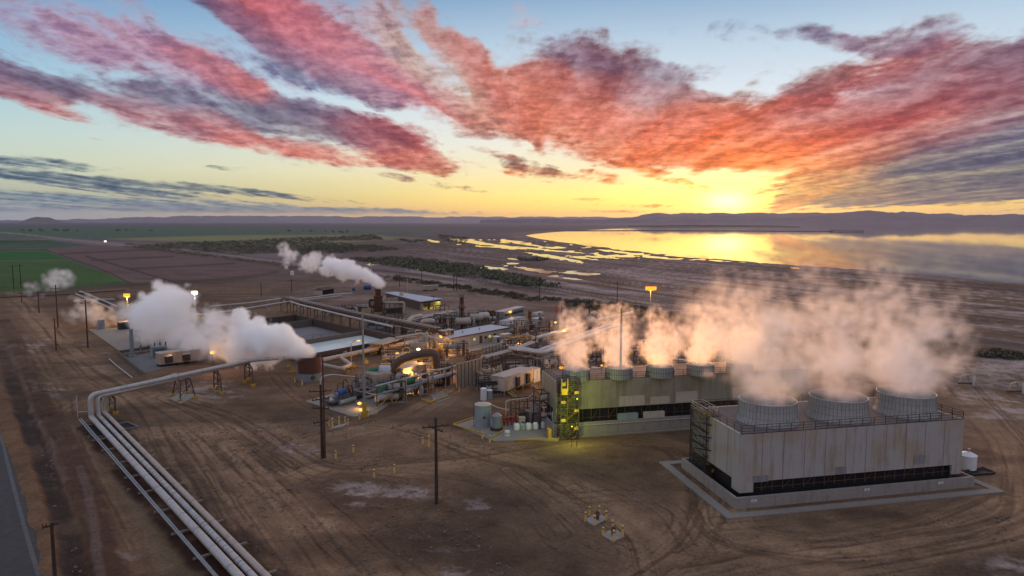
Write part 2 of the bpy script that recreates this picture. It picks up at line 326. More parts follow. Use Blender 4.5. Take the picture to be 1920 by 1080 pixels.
# shore marsh: darker mud
blend(area([(640,455),(900,440),(1000,446),(1260,480),(1200,500),(1000,520),(860,510),(640,480)], 6)*.55*(.5+n1), alb((78,64,62), .75))
blend(area([(1180,470),(1400,494),(1940,540),(2400,590),(2400,610),(1800,536),(1400,504)], 3)*.6, alb((70,58,58), .8))
# plant yard: worn light ground and gravel
YARD = [(180,640),(300,640),(420,560),(560,520),(740,520),(1010,560),(1290,600),(1500,640),(1930,700),(1930,1090),(300,1090),(160,760)]
blend(area(YARD, 8)*.5, alb((104,86,74), .95))
blend(area([(520,548),(700,522),(900,548),(1000,570),(1240,600),(1400,640),(1300,700),(1000,660),(860,640),(720,580)], 5)*.7, alb((116,100,96), 1.0))
# trodden dirt lanes
LANES = [([(20,548),(60,590),(110,640),(180,700),(270,760),(340,860),(400,960),(470,1080)], 3.8), ([(300,745),(400,800),(480,870),(560,940),(660,1030),(740,1100)], 4.6),
 ([(330,750),(450,790),(600,880),(760,872),(900,860),(1030,838),(1150,826),(1260,838),(1320,900),(1345,960),(1400,1010),(1560,1030),(1750,1000),(1900,940)], 4.0),
 ([(600,880),(520,900),(430,830)], 3.5), ([(480,800),(620,790),(760,800),(900,850),(1010,880),(1100,930),(1200,1000),(1240,1080)], 3.0),
 ([(1200,1090),(1290,1020),(1335,950),(1340,900),(1290,850),(1180,830)], 2.6), ([(1240,700),(1500,700),(1920,760)], 4), ([(1800,720),(1900,830),(1930,940),(1860,1000),(1600,1050),(1300,1090)], 4.0),
 ([(880,700),(800,760),(700,800),(560,830)], 3.5)]
XW = GX+1.2*(n2-.5); YW = GY+1.2*(fbm(GX/14, GY/14, 4, 12)-.5)
def dist_along(X, Y, pts):
    d = np.full(X.shape, 1e9); sa = np.zeros(X.shape); sg = np.zeros(X.shape); acc = 0
    for (ax, ay), (bx, by) in zip(pts[:-1], pts[1:]):
        dx, dy = bx-ax, by-ay; L = math.hypot(dx,dy)+1e-9; t = np.clip(((X-ax)*dx+(Y-ay)*dy)/L/L, 0, 1); e = np.hypot(X-ax-t*dx, Y-ay-t*dy); c = ((X-ax)*dy-(Y-ay)*dx)
        m = e < d; d = np.where(m, e, d); sa = np.where(m, acc+t*L, sa); sg = np.where(m, np.sign(c), sg); acc += L
    return d*sg, sa
for i, (px, w) in enumerate(LANES):
    L = unproj(smooth_line(px, 5)); d, sa = dist_along(XW, YW, L)
    blend(sstep(w*1.7, w*.4, np.abs(d)+1.5*(n2-.5)*w*.6)*.55, alb((128,104,84), 1.0))
    stk = fbm(d*1.0+3*n1, sa/40, 4, 40+i, .6); m = sstep(w*1.35, w*.6, np.abs(d))
    RUT += m*sstep(.50, .68, stk)*.95; blend(m*sstep(.52, .30, stk)*.30, alb((140,116,96), 1.0))
TRACKS = [[(960,880),(1060,950),(1120,1000),(1200,1032),(1270,1010),(1285,960),(1200,930),(1060,935)], [(1000,890),(1120,935),(1250,985)], [(860,835),(960,850),(1100,890),(1250,955),(1310,1030)],
 [(1210,822),(1290,840),(1340,900),(1360,980)], [(1010,870),(1080,870),(1125,880),(1120,895),(1060,912)], [(1300,1090),(1450,1050),(1700,1030),(1930,1010)], [(1250,1090),(1500,1040),(1800,985),(1930,950)],
 [(1310,985),(1600,960),(1860,935)], [(480,860),(600,960),(720,1080)], [(440,850),(540,950),(640,1080)], [(300,800),(360,900),(440,1030)], [(1030,1000),(1090,1040),(1160,1055),(1240,1030)], [(1000,860),(1130,975),(1150,1040)],
 [(30,640),(90,760),(130,860),(180,990),(230,1080)], [(55,640),(110,740),(120,800),(150,890),(240,1080)], [(100,742),(130,752),(100,775),(95,800),(140,900)], [(1760,700),(1830,690),(1890,700),(1880,720),(1780,715)], [(1800,735),(1870,728),(1920,745)], [(1810,690),(1930,730)],
 [(860,1010),(960,1060),(1060,1100)], [(700,880),(860,900),(980,940),(1040,1000)], [(560,905),(640,890),(740,905)], [(300,735),(420,780),(500,830)], [(480,640),(520,700),(560,740),(640,790)]]
for i, px in enumerate(TRACKS):
    L = unproj(smooth_line(px, 6)); d = dist_line(GX+.5*(n2-.5), GY+.5*(n3-.5), L)
    for off in (0, 1.75): RUT += np.exp(-((d-off)/.24)**2)*.75*sstep(.36,.6,fbm(GX/7+i,GY/7,4,140+i))
RUT = np.clip(RUT, 0, 1.3)
blend(np.clip(np.roll(RUT,3,1)+np.roll(RUT,-3,1)-RUT,0,1)*.22*sstep(60,110,SV), alb((140,118,98), 1.0))
blend(RUT*.50*sstep(60, 110, SV), alb((62,44,36), .8)); DISP -= RUT*.07*sstep(60, 130, SV)
# dark disturbed earth with salt crust
for px, st in (([(540,905),(640,880),(760,888),(880,890),(1010,940),(1090,1010),(1100,1090),(760,1090),(690,1010),(600,960)], .62), ([(1100,1030),(1300,1040),(1500,1060),(1500,1100),(1000,1100)], .4), ([(430,790),(520,780),(660,820),(640,860),(520,865)], .35), ([(1790,1040),(1930,1020),(1930,1090),(1700,1090)], .6),
    ([(0,690),(60,690),(110,760),(90,850),(130,1000),(190,1090),(100,1090),(40,850)], .35)):
    blend(area(px, 16)*st*sstep(.25, .6, n2*.6+n3*.4), alb((64,48,42), .75))
    DISP += area(px, 16)*(n3-.5)*.35
SALTS = [((690,925),85,32,.72), ((770,925),50,10,.7), ((880,945),34,16,.62), ((900,950),20,8,1.0), ((720,985),60,16,.6), ((790,1010),50,8,.7), ((830,1035),60,14,.8), ((850,1072),40,12,.8), ((550,840),40,11,1.2), ((480,800),50,12,.7), ((600,850),30,6,.9), ((390,730),75,20,1.0), ((345,745),30,10,.9),
 ((95,735),38,22,1.0), ((60,650),45,22,.9), ((170,645),30,10,.8), ((195,662),24,6,.8), ((1880,692),110,16,1.6), ((1840,722),110,16,1.2), ((1900,772),80,22,1.4), ((1840,745),70,10,.7), ((1900,1065),80,22,.8), ((150,930),16,40,.6), ((200,1010),26,50,.7), ((60,790),10,90,.5), ((230,1060),30,30,.6), ((380,600),60,12,.3), ((640,690),30,8,.4), ((700,800),70,10,.35), ((1000,905),60,12,.3), ((1150,925),70,18,.3), ((860,862),50,8,.3), ((1100,800),60,6,.3), ((1500,615),200,16,.5), ((1150,560),150,10,.5), ((900,550),100,10,.6),((360,890),8,3,1.3), ((700,545),120,8,.4)]
for (u, v), a, b, st in SALTS: SALT += st*np.exp(-(((GU-u)/a)**2+((GV-v)/b)**2))
sn = fbm(GX/4+n2*3, GY/2.2, 6, 31, .62)*.6+fbm(GX/1.3, GY/1.0, 4, 33, .6)*.4
SALT = np.clip(sstep(.46, .60, sn+.16*(SALT-.8))*np.clip(SALT*1.2, 0, 1), 0, 1)*(.6+.4*n3)
SALT *= 1-.6*np.clip(RUT, 0, 1)
blend(SALT*.72, alb((166,154,156), .9))
# left verge: road bank, ditch and spoil lines; darker strips under the ground pipes
def vline(px, w, c, st, z=0):
    global DISP
    L = unproj(smooth_line(px, 6)); d = dist_line(GX+.9*(n3-.5)*w, GY+.9*(n2-.5)*w, L)
    m = sstep(w*1.15, w*.45, d); blend(m*st*(.35+.9*sstep(.38,.62,.5*n3+.5*n2)), alb(c, .85)); DISP += m*z*(.5+n3)
vline([(-30,690),(20,800),(60,900),(95,1000),(120,1090)], 1.6, (104,80,62), .8, .25)
vline([(0,650),(40,760),(85,870),(130,1000),(150,1090)], 1.5, (56,46,44), .7, -.5)
vline([(22,650),(60,760),(100,840),(120,900)], .5, (120,102,100), .45, .1)
vline([(10,600),(40,660),(75,740),(140,860),(180,960),(215,1090)], 2.2, (76,56,46), .8, .35)
vline([(150,880),(170,950),(190,1090)], .6, (112,98,96), .35, .1)
vline([(200,800),(260,890),(330,1000),(400,1090)], 2.4, (92,80,62), .6)
vline([(215,790),(290,880),(370,980),(450,1090)], 1.6, (54,44,38), .75)
vline([(165,800),(230,880),(330,990),(420,1090)], 1.7, (56,38,32), .85)
vline([(200,790),(300,890),(420,1010),(490,1090)], 1.5, (58,44,36), .75)
vline([(290,830),(380,930),(500,1050),(530,1090)], 1.8, (58,46,42), .7)
blend(area([(-600,470),(85,470),(245,534),(60,549),(-600,590)],2)*sstep(.5,.7,fbm(S_al/3+GX*0,S_pe/60,4,88))*.35, alb((70,84,50),.8))
DISP += (n3-.5)*.06*sstep(90, 200, SV)+(n2-.5)*.12*sstep(90, 200, SV)
flat = np.zeros(GX.shape)
def level(px, soft=14): 
    global DISP
    m = area(px, soft); DISP = DISP*(1-m)
level([(180,600),(560,520),(1000,545),(1930,660),(1930,720),(1880,940),(1360,985),(1290,860),(1000,830),(860,810),(560,760),(380,760),(190,700)])
level([(150,760),(260,760),(530,1090),(400,1090)], 12)
big = fbm(GX/26+n1, GY/15, 5, 91, .6)
blend(sstep(.55,.36,big)*.5*sstep(60,120,SV), alb((66,50,42), .8))
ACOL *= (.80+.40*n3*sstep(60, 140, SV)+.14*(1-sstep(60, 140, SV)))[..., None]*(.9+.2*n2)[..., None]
DISP[RR < 50] = 0; DISP[np.abs(AA) > R(44)] = 0
verts = np.stack([GX, GY, DISP], -1).reshape(-1, 3)
def link(me, name, parent=None):
    o = bpy.data.objects.new(name, me); COL.objects.link(o)
    if parent: o.parent = parent
    return o
def fast_mesh(name, verts, quads):
    me = bpy.data.meshes.new(name); me.vertices.add(len(verts)); me.vertices.foreach_set('co', np.asarray(verts, np.float32).ravel())
    n = len(quads); k = quads.shape[1]; me.loops.add(n*k); me.loops.foreach_set('vertex_index', quads.astype(np.int32).ravel())
    me.polygons.add(n); me.polygons.foreach_set('loop_start', np.arange(0, n*k, k, dtype=np.int32)); me.polygons.foreach_set('use_smooth', np.ones(n, bool))
    me.update(calc_edges=True); return me
ii = np.arange(NR*NA).reshape(NR, NA)
nxt = np.roll(ii, -1, 1)
q = np.stack([ii[:-1], ii[1:], nxt[1:], nxt[:-1]], -1).reshape(-1, 4)[:, ::-1]
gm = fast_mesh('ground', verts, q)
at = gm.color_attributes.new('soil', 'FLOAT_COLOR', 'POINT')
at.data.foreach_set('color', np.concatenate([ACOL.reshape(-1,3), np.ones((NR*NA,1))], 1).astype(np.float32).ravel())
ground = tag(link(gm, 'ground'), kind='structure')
def new_mat(name):
    m = bpy.data.materials.new(name); m.use_nodes = True; m.node_tree.nodes.clear(); N = NT(m.node_tree)
    o = N.n('ShaderNodeOutputMaterial'); return m, N, o
GK = .96
m, N, o = new_mat('soil')
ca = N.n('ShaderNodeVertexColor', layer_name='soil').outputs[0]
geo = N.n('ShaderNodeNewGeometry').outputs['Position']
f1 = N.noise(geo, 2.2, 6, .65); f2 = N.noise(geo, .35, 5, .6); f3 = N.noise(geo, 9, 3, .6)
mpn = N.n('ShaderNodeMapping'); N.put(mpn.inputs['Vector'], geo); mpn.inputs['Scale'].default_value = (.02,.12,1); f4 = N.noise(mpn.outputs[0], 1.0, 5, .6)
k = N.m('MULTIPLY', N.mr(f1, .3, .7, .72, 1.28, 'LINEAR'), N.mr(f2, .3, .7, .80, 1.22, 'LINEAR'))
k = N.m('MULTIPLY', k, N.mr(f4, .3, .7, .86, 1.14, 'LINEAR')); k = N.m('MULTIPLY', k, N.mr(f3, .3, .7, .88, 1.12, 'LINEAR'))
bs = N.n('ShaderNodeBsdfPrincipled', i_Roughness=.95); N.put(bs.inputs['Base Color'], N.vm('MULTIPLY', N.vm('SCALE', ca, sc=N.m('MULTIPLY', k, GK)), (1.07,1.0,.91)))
bs.inputs['Specular IOR Level'].default_value = .12
bp = N.n('ShaderNodeBump', i_Strength=.55, i_Distance=.12); N.put(bp.inputs['Height'], N.m('ADD', f1, N.m('MULTIPLY', f3, .35))); N.put(bs.inputs['Normal'], bp.outputs[0])
N.t.links.new(bs.outputs[0], o.inputs[0]); gm.materials.append(m)

m, N, o = new_mat('asphalt'); g = N.n('ShaderNodeNewGeometry').outputs['Position']; f = N.noise(g, 1.2, 6, .65)
b = N.n('ShaderNodeBsdfPrincipled', i_Roughness=.9); N.put(b.inputs['Base Color'], N.ramp(f, [(.35,(.026,.022,.022,1)),(.65,(.042,.037,.037,1))])); N.t.links.new(b.outputs[0], o.inputs[0]); M_ASPH = m
def sheet(name, px, z, m):
    P_ = [G(u,v,z) for u, v in px]; me = bpy.data.meshes.new(name); me.from_pydata([tuple(p) for p in P_], [], [tuple(range(len(P_)))]); me.update()
    if me.polygons[0].normal.z < 0: me.flip_normals()
    me.materials.append(m); return tag(link(me, name), kind='structure')
EDGE = smooth_line([(-60,700),(-20,780),(8,830),(34,900),(58,970),(88,1090),(120,1190)], 6)
road = sheet('asphalt_road', [tuple(p) for p in EDGE]+[(-800,1190),(-500,700)], .14, M_ASPH)
m, N, o = new_mat('edge_line'); b = N.n('ShaderNodeBsdfPrincipled', i_Roughness=.8); g = N.n('ShaderNodeNewGeometry').outputs['Position']; N.put(b.inputs['Base Color'], N.ramp(N.noise(g,2.0,5,.6), [(.35,(.05,.046,.046,1)),(.65,(.085,.08,.08,1))])); N.t.links.new(b.outputs[0], o.inputs[0])
LNp = smooth_line([(-10,790),(3,825),(22,900),(46,990),(75,1090)], 6)
lw = unproj(LNp); nn = np.gradient(lw, axis=0); nn = np.stack([-nn[:,1],nn[:,0]],-1); nn /= np.linalg.norm(nn,axis=1)[:,None]
me = bpy.data.meshes.new('road_edge_line'); k_ = len(lw); me.from_pydata([(x,y,.146) for x,y in lw-nn*.2]+[(x,y,.146) for x,y in lw+nn*.2], [], [(i,i+1,k_+i+1,k_+i) for i in range(k_-1)]); me.update(); me.materials.append(m); tag(link(me,'road_edge_line'), kind='structure')
# ------------------------------------------------------------------ water
def water_mat(name, col, rough, bump):
    m, N, o = new_mat(name); g = N.n('ShaderNodeNewGeometry').outputs['Position']
    mp = N.n('ShaderNodeMapping'); N.put(mp.inputs['Vector'], g); mp.inputs['Scale'].default_value = (.05,.016,.05)
    h = N.noise(mp.outputs[0], 3.0, 3, .5)
    b = N.n('ShaderNodeBsdfPrincipled', i_Roughness=rough); b.inputs['Base Color'].default_value = (*col, 1); b.inputs['IOR'].default_value = 1.33
    bp = N.n('ShaderNodeBump', i_Strength=bump, i_Distance=.25); N.put(bp.inputs['Height'], h); N.put(b.inputs['Normal'], bp.outputs[0])
    N.t.links.new(b.outputs[0], o.inputs[0]); return m
LAKE = [(985,441.5),(1000,439),(1035,435.5),(1095,432),(1140,429.5),(1180,427.6),(1230,425.6),(1330,426.3),(1430,426.6),(1505,425.6),(1440,423.8),(1330,423.2),(1225,422.6),(1240,420.3),(1420,420.2),(1700,420.6),(1930,421.0),(2400,422),(3300,424),
 (3300,700),(2500,600),(2200,565),(2050,548),(1920,533),(1800,522),(1700,513.5),(1600,505),(1500,498),(1400,490.5),(1300,483),(1200,472.5),(1120,463),(1060,454.5),(1010,447.5)]
lp = np.array(LAKE, float)
fine = []
for i in range(len(lp)):
    a, b = lp[i], lp[(i+1)%len(lp)]; n = max(1, int(np.hypot(*(b-a))/ (2.2 if 19 < i else 9)))
    for t in range(n):
        p = a+(b-a)*t/n
        if i > 18 and p[0] < 2100: p = p+np.array([0, (fbm(np.array([p[0]/16]), np.array([3.3]), 4, 77)[0]-.5)*5.0*min(1, (p[1]-436)/30)])
        fine.append(p)
me = bpy.data.meshes.new('lake'); bm = bmesh.new()
bm.faces.new([bm.verts.new(G(u, v, .05)) for u, v in fine]); bmesh.ops.triangulate(bm, faces=bm.faces[:]); bmesh.ops.recalc_face_normals(bm, faces=bm.faces[:])
for f in bm.faces:
    if f.normal.z < 0: f.normal_flip()
bm.to_mesh(me); bm.free(); lake = tag(link(me, 'lake'), kind='structure'); me.materials.append(water_mat('lake_water', (.025,.032,.06), .03, .012))
# marsh channels: where wet streaks of the flats lie open
PUD = [((812,452),16,2.6,10), ((860,449),22,1.8,8), ((890,453),45,2.0,8), ((930,460),50,2.2,6), ((900,457),30,1.6,8), ((880,452),40,1.5,6), ((955,452),40,2.2,5), ((1000,460),50,1.8,8), ((1010,467),60,1.6,6), ((960,465),60,1.4,3), ((1040,483),58,3.2,9), ((1095,484),45,2.2,7),
 ((1150,480),50,3.0,0), ((1120,482),50,1.8,3), ((1230,483),60,1.6,4), ((1060,472),70,1.3,4), ((1150,471),60,1.2,6), ((1185,476),60,1.2,7), ((925,503),30,3.0,6), ((1000,506),46,3.6,10), ((1070,512),50,1.8,3), ((1108,514),20,2.4,-2), ((1068,509),18,1.6,0), ((1038,518),12,1.8,3), ((960,494),16,1.6,0), ((970,487),20,1.2,6),
 ((700,495),12,2.6,0), ((722,493),8,3.0,-20), ((742,498),6,1.6,0), ((815,499),8,1.6,4), ((792,508),6,1.2,0), ((780,506),6,1.0,0), ((1075,523),24,1.4,6), ((1330,488),70,1.0,4), ((1270,480),50,1.3,5), ((1490,503),9,1.4,2), ((1840,531),9,1.3,3), ((1085,455),40,1.0,6), ((1140,463),50,1.0,8), ((545,458),14,1.4,-10), ((770,455),10,1.0,5)]
F = np.full(GX.shape, -1.0); fn = fbm(GU/16, GV/1.7, 4, 55); fn2 = fbm(GX/30, GY/30, 4, 56)
for (u, v), a, b, an in PUD:
    c, s = math.cos(R(an)), math.sin(R(an)); du, dv = GU-u, GV-v
    F = np.maximum(F, 1.25-np.sqrt(((du*c+dv*s)/a)**2+((-du*s+dv*c)/b)**2)+(fn-.5)*1.9)
zone = area([(815,446),(960,444),(1080,456),(1300,483),(1500,500),(1290,490),(1150,486),(1000,474),(860,462)], 3)
F = np.maximum(F, (fn*.75+fn2*.25-.575)*6*zone-(1-zone)*3)
F -= .36
F[(GV < 438) | (GV > 560) | ~inview] = -1
def clip_grid(F, z, step=1):
    vs, fs = [], []; idx = {}
    def vert(i, j):
        if (i, j) not in idx: idx[(i, j)] = len(vs); vs.append((GX[i,j], GY[i,j], z))
        return idx[(i, j)]
    cand = np.argwhere((F[:-1,:-1] > 0) | (F[1:,:-1] > 0) | (F[:-1,1:] > 0) | (F[1:,1:] > 0))
    for i, j in cand:
        cyc = [(i,j),(i,j+1),(i+1,j+1),(i+1,j)]; poly = []
        for a, b in zip(cyc, cyc[1:]+cyc[:1]):
            fa, fb = F[a], F[b]
            if fa > 0: poly.append(vert(*a))
            if (fa > 0) != (fb > 0):
                t = fa/(fa-fb); key = (min(a,b), max(a,b))
                if key not in idx: idx[key] = len(vs); vs.append((GX[a]+(GX[b]-GX[a])*t, GY[a]+(GY[b]-GY[a])*t, z))
                poly.append(idx[key])
        if len(poly) > 2: fs.append(poly[::-1])
    return vs, fs
vs, fs = clip_grid(F, .04)
me = bpy.data.meshes.new('marsh_water'); me.from_pydata(vs, [], fs); me.update()
tag(link(me, 'marsh_water'), kind='structure'); me.materials.append(water_mat('marsh_water', (.05,.045,.045), .04, .004))
if len(me.polygons) and me.polygons[0].normal.z < 0: me.flip_normals()

# ------------------------------------------------------------------ hills
def hills(name, prof, D, depth, seed, col, rough=.26):
    # a range standing D metres off: ridge heights follow the outline, slopes fall to front and back
    prof = np.array(prof, float); us = np.arange(prof[0,0], prof[-1,0], 3.0); nd = 22
    ridge = np.interp(us, prof[:,0], prof[:,1])
    V = np.zeros((nd, len(us), 3)); 
    for i, u in enumerate(us):
        d = ray(u, 416.8); a = math.atan2(d.x, d.y); sl_ = math.cos(a-R(5))
        for k in range(nd):
            t = k/(nd-1); rr = (D-depth*.8+depth*1.6*t)/max(.35, 1.0)
            V[k,i,:2] = rr*math.sin(a)/math.cos(a)*math.cos(a), rr*math.cos(a)
        p = Vector((V[nd//2,i,0], V[nd//2,i,1], 0)); 
        V[:,i,2] = max(0, Hat(p, ridge[i]))
    shape = np.sin(np.linspace(0, 1, nd)*math.pi)[:,None]**1.15
    XX, YY = V[...,0]/(depth*.33), V[...,1]/(depth*.33)
    rn = 1-np.abs(2*fbm(XX, YY, 5, seed)-1)
    h = V[...,2]*np.clip(shape*(1-rough*1.6)+rough*1.6*rn*shape**.6*1.1, 0, 1.06)
    V[...,2] = h-3.0
    n = len(us); idx = np.arange(nd*n).reshape(nd, n)
    qd = np.stack([idx[:-1,:-1], idx[:-1,1:], idx[1:,1:], idx[1:,:-1]], -1).reshape(-1,4)
    me = fast_mesh(name, V.reshape(-1,3), qd); ob = tag(link(me, name), kind='structure')
    m, N, o = new_mat(name); g = N.n('ShaderNodeNewGeometry').outputs['Position']
    f = N.noise(g, .0012, 6, .6)
    b = N.n('ShaderNodeBsdfDiffuse'); N.put(b.inputs[0], N.ramp(f, [(.3, (*[c*.7 for c in col],1)), (.7, (*[c*1.25 for c in col],1))])); N.t.links.new(b.outputs[0], o.inputs[0])
    me.materials.append(m); return ob
hn = lambda x, s: float(fbm(np.array([x]), np.array([s]), 5, 9)[0])-.5
def prof(pts, step=6, amp=2.0, s=1.0):
    p = np.array(pts, float); us = np.arange(p[0,0], p[-1,0]+1, step); return [(u, np.interp(u, p[:,0], p[:,1])+amp*(hn(u/30, s)*1.7+hn(u/9, s+3)*.8)) for u in us]
hills('hills', prof([(-1500,408),(-600,409),(100,413),(160,411),(250,408),(330,406),(400,402),(440,399.5),(490,402),(560,401),(600,402.5),(700,401),(800,400),(830,399.5),(850,400.5),(880,404),(940,403),(985,400.5),(1030,403),(1060,401),(1100,404),(1200,403),(1300,402)], 6, 2.4, 1.0), 44000, 5000, 3, (.10,.09,.09))
hills('hills', prof([(32,419),(45,412),(60,407.5),(70,405.5),(80,407),(95,407.5),(110,413),(125,419)], 3, 1.0, 5.0), 25000, 1500, 4, (.10,.08,.07))
hills('hills', prof([(1130,415),(1170,409),(1205,403),(1230,399),(1250,397.5),(1270,399),(1300,399),(1350,398),(1400,397),(1440,396),(1500,398),(1560,399),(1600,397),(1700,401),(1900,405),(2600,406)], 6, 2.4, 2.0), 27000, 3500, 5, (.10,.08,.08))
hills('hills', prof([(900,412),(1000,410),(1140,411),(1200,408),(1300,404),(1420,405),(1500,406),(1560,402),(1590,395),(1625,392.5),(1650,395),(1700,398),(1740,400.5),(1780,401.5),(1800,404),(1840,402),(1920,401),(2300,400),(2900,398),(3500,402)], 6, 2.2, 3.0), 23000, 3000, 6, (.09,.08,.09))

# ------------------------------------------------------------------ haze: even air over the whole scene
me = bpy.data.meshes.new('haze'); bm = bmesh.new(); bmesh.ops.create_cube(bm, size=1.0)
for v in bm.verts: v.co = Vector((v.co.x*92000, v.co.y*80000+12000, (v.co.z+.5)*713-3.5))
bm.to_mesh(me); bm.free(); hz = tag(link(me, 'haze'), kind='stuff')
m, N, o = new_mat('haze'); b = N.n('ShaderNodeVolumePrincipled'); b.inputs['Color'].default_value = (.80,.80,1.0,1); b.inputs['Density'].default_value = 1.15e-5; b.inputs['Anisotropy'].default_value = .55
N.t.links.new(b.outputs[0], o.inputs['Volume']); me.materials.append(m)
SC.cycles.max_bounces = 5; SC.cycles.diffuse_bounces = 2; SC.cycles.glossy_bounces = 3; SC.cycles.transmission_bounces = 2; SC.cycles.volume_bounces = 20; SC.cycles.max_bounces = 20; SC.cycles.transparent_max_bounces = 8
# ------------------------------------------------------------------ mesh builder
class MB:
    def __init__(s): s.v, s.f = [], []
    def add(s, vs, fs): n = len(s.v); s.v += [tuple(p) for p in vs]; s.f += [tuple(i+n for i in f) for f in fs]; return s
    def prism(s, xy, z0, z1, z1s=None):
        n = len(xy); a = sum(xy[i][0]*xy[(i+1)%n][1]-xy[(i+1)%n][0]*xy[i][1] for i in range(n))
        if a < 0: xy = list(reversed(xy)); z1s = list(reversed(z1s)) if z1s else None
        t = z1s or [z1]*n
        return s.add([(p[0],p[1],z0) for p in xy]+[(p[0],p[1],t[i]) for i, p in enumerate(xy)],
            [tuple(range(n-1,-1,-1)), tuple(range(n,2*n))]+[(i,(i+1)%n,n+(i+1)%n,n+i) for i in range(n)])
    def box(s, c, sz, rz=0.0):             # c: centre of the base
        ca, sa = math.cos(rz), math.sin(rz); x, y = sz[0]/2, sz[1]/2
        return s.prism([(c[0]+ca*a-sa*b, c[1]+sa*a+ca*b) for a, b in ((-x,-y),(x,-y),(x,y),(-x,y))], c[2], c[2]+sz[2])
    def tube(s, pts, r, n=8, cap=True):
        P = [Vector(p) for p in pts]; rs = r if isinstance(r, (list,tuple)) else [r]*len(P); rings = []
        T = []
        for i in range(len(P)):
            t = Vector((0,0,0))
            if i: t += (P[i]-P[i-1]).normalized()
            if i < len(P)-1: t += (P[i+1]-P[i]).normalized()
            T.append(t.normalized())
        ref = Vector((0,0,1)) if abs(T[0].z) < .9 else Vector((1,0,0)); u = T[0].cross(ref).normalized(); vs = []
        for i, p in enumerate(P):
            u = (u-T[i]*u.dot(T[i])).normalized(); w = T[i].cross(u); k = 1.0
            if 0 < i < len(P)-1: k = 1/max(.5, math.sqrt((1+(P[i]-P[i-1]).normalized().dot((P[i+1]-P[i]).normalized()))/2))
            vs += [p+(u*math.cos(a)+w*math.sin(a))*rs[i]*(k if n < 5 else min(k,1.15)) for a in (2*math.pi*j/n+math.pi/n for j in range(n))]
        fs = [(i*n+j, i*n+(j+1)%n, (i+1)*n+(j+1)%n, (i+1)*n+j) for i in range(len(P)-1) for j in range(n)]
        if cap: fs += [tuple(range(n-1,-1,-1)), tuple((len(P)-1)*n+j for j in range(n))]
        return s.add(vs, fs)
    def bar(s, a, b, w): return s.tube([a,b], w*.7071, 4)
    def lathe(s, c, prof, n=24, cap0=True, cap1=True):
        vs = [(c[0]+r*math.cos(2*math.pi*j/n), c[1]+r*math.sin(2*math.pi*j/n), c[2]+z) for r, z in prof for j in range(n)]
        fs = [(i*n+j, i*n+(j+1)%n, (i+1)*n+(j+1)%n, (i+1)*n+j) for i in range(len(prof)-1) for j in range(n)]
        if cap0: fs.append(tuple(range(n-1,-1,-1)))
        if cap1: fs.append(tuple((len(prof)-1)*n+j for j in range(n)))
        return s.add(vs, fs)
    def quad(s, a, b, c, d): return s.add([a,b,c,d], [(0,1,2,3)])
    def rail(s, pts, h=1.1, step=1.8, r=.03, mids=2, posts=True):
        for a, b in zip(pts[:-1], pts[1:]):
            a, b = Vector(a), Vector(b); L = (b-a).length; n = max(1, round(L/step))
            for k in range(1, mids+2): s.bar(a+Vector((0,0,h*k/(mids+1))), b+Vector((0,0,h*k/(mids+1))), r*1.6)
            if posts:
                for k in range(n+1): p = a.lerp(b, k/n); s.bar(p, p+Vector((0,0,h)), r*1.8)
        return s
    def build(s, name, mat, parent=None, kind=None, sharp=38, extra=None):
        me = bpy.data.meshes.new(name); v = s.v
        if parent is not None:
            off = Vector((0,0,0)); p = parent
            while p is not None: off += Vector(p.location); p = p.parent
            v = [(a[0]-off.x, a[1]-off.y, a[2]-off.z) for a in v]
        n0 = len(s.f); fs = list(s.f)
        if extra:
            off = off if parent is not None else Vector((0,0,0)); fs += [tuple(i+len(v) for i in f) for f in extra[0].f]; v = list(v)+[(a[0]-off.x, a[1]-off.y, a[2]-off.z) for a in extra[0].v]
        me.from_pydata(v, [], fs); me.polygons.foreach_set('use_smooth', [True]*len(me.polygons)); me.update()
        me.set_sharp_from_angle(angle=R(sharp))
        me.materials.append(mat if not isinstance(mat, str) else M[mat])
        if extra: me.materials.append(M[extra[1]]); me.polygons.foreach_set('material_index', [0]*n0+[1]*(len(fs)-n0))
        o = bpy.data.objects.new(name, me); COL.objects.link(o); o.parent = parent
        if kind: o['kind'] = kind
        return o
def thing(name, label, cat, loc, group=None):
    o = bpy.data.objects.new(name, None); COL.objects.link(o); o.location = loc; o.empty_display_size = .5
    return tag(o, label, cat, group)
def solo(name, label, cat, mb, mat, loc=None, group=None):
    # a thing that is one mesh: origin moved to its base
    loc = Vector(loc if loc is not None else mb.v[0]); mb.v = [(a[0]-loc.x, a[1]-loc.y, a[2]-loc.z) for a in mb.v]
    o = mb.build(name, mat); o.location = loc; return tag(o, label, cat, group)
def dup(root, loc, label=None):
    r = root.copy(); COL.objects.link(r); r.location = loc
    if label: r['label'] = label
    for ch in root.children:
        c = ch.copy(); COL.objects.link(c); c.parent = r
        for g in ch.children: d = g.copy(); COL.objects.link(d); d.parent = c
    return r
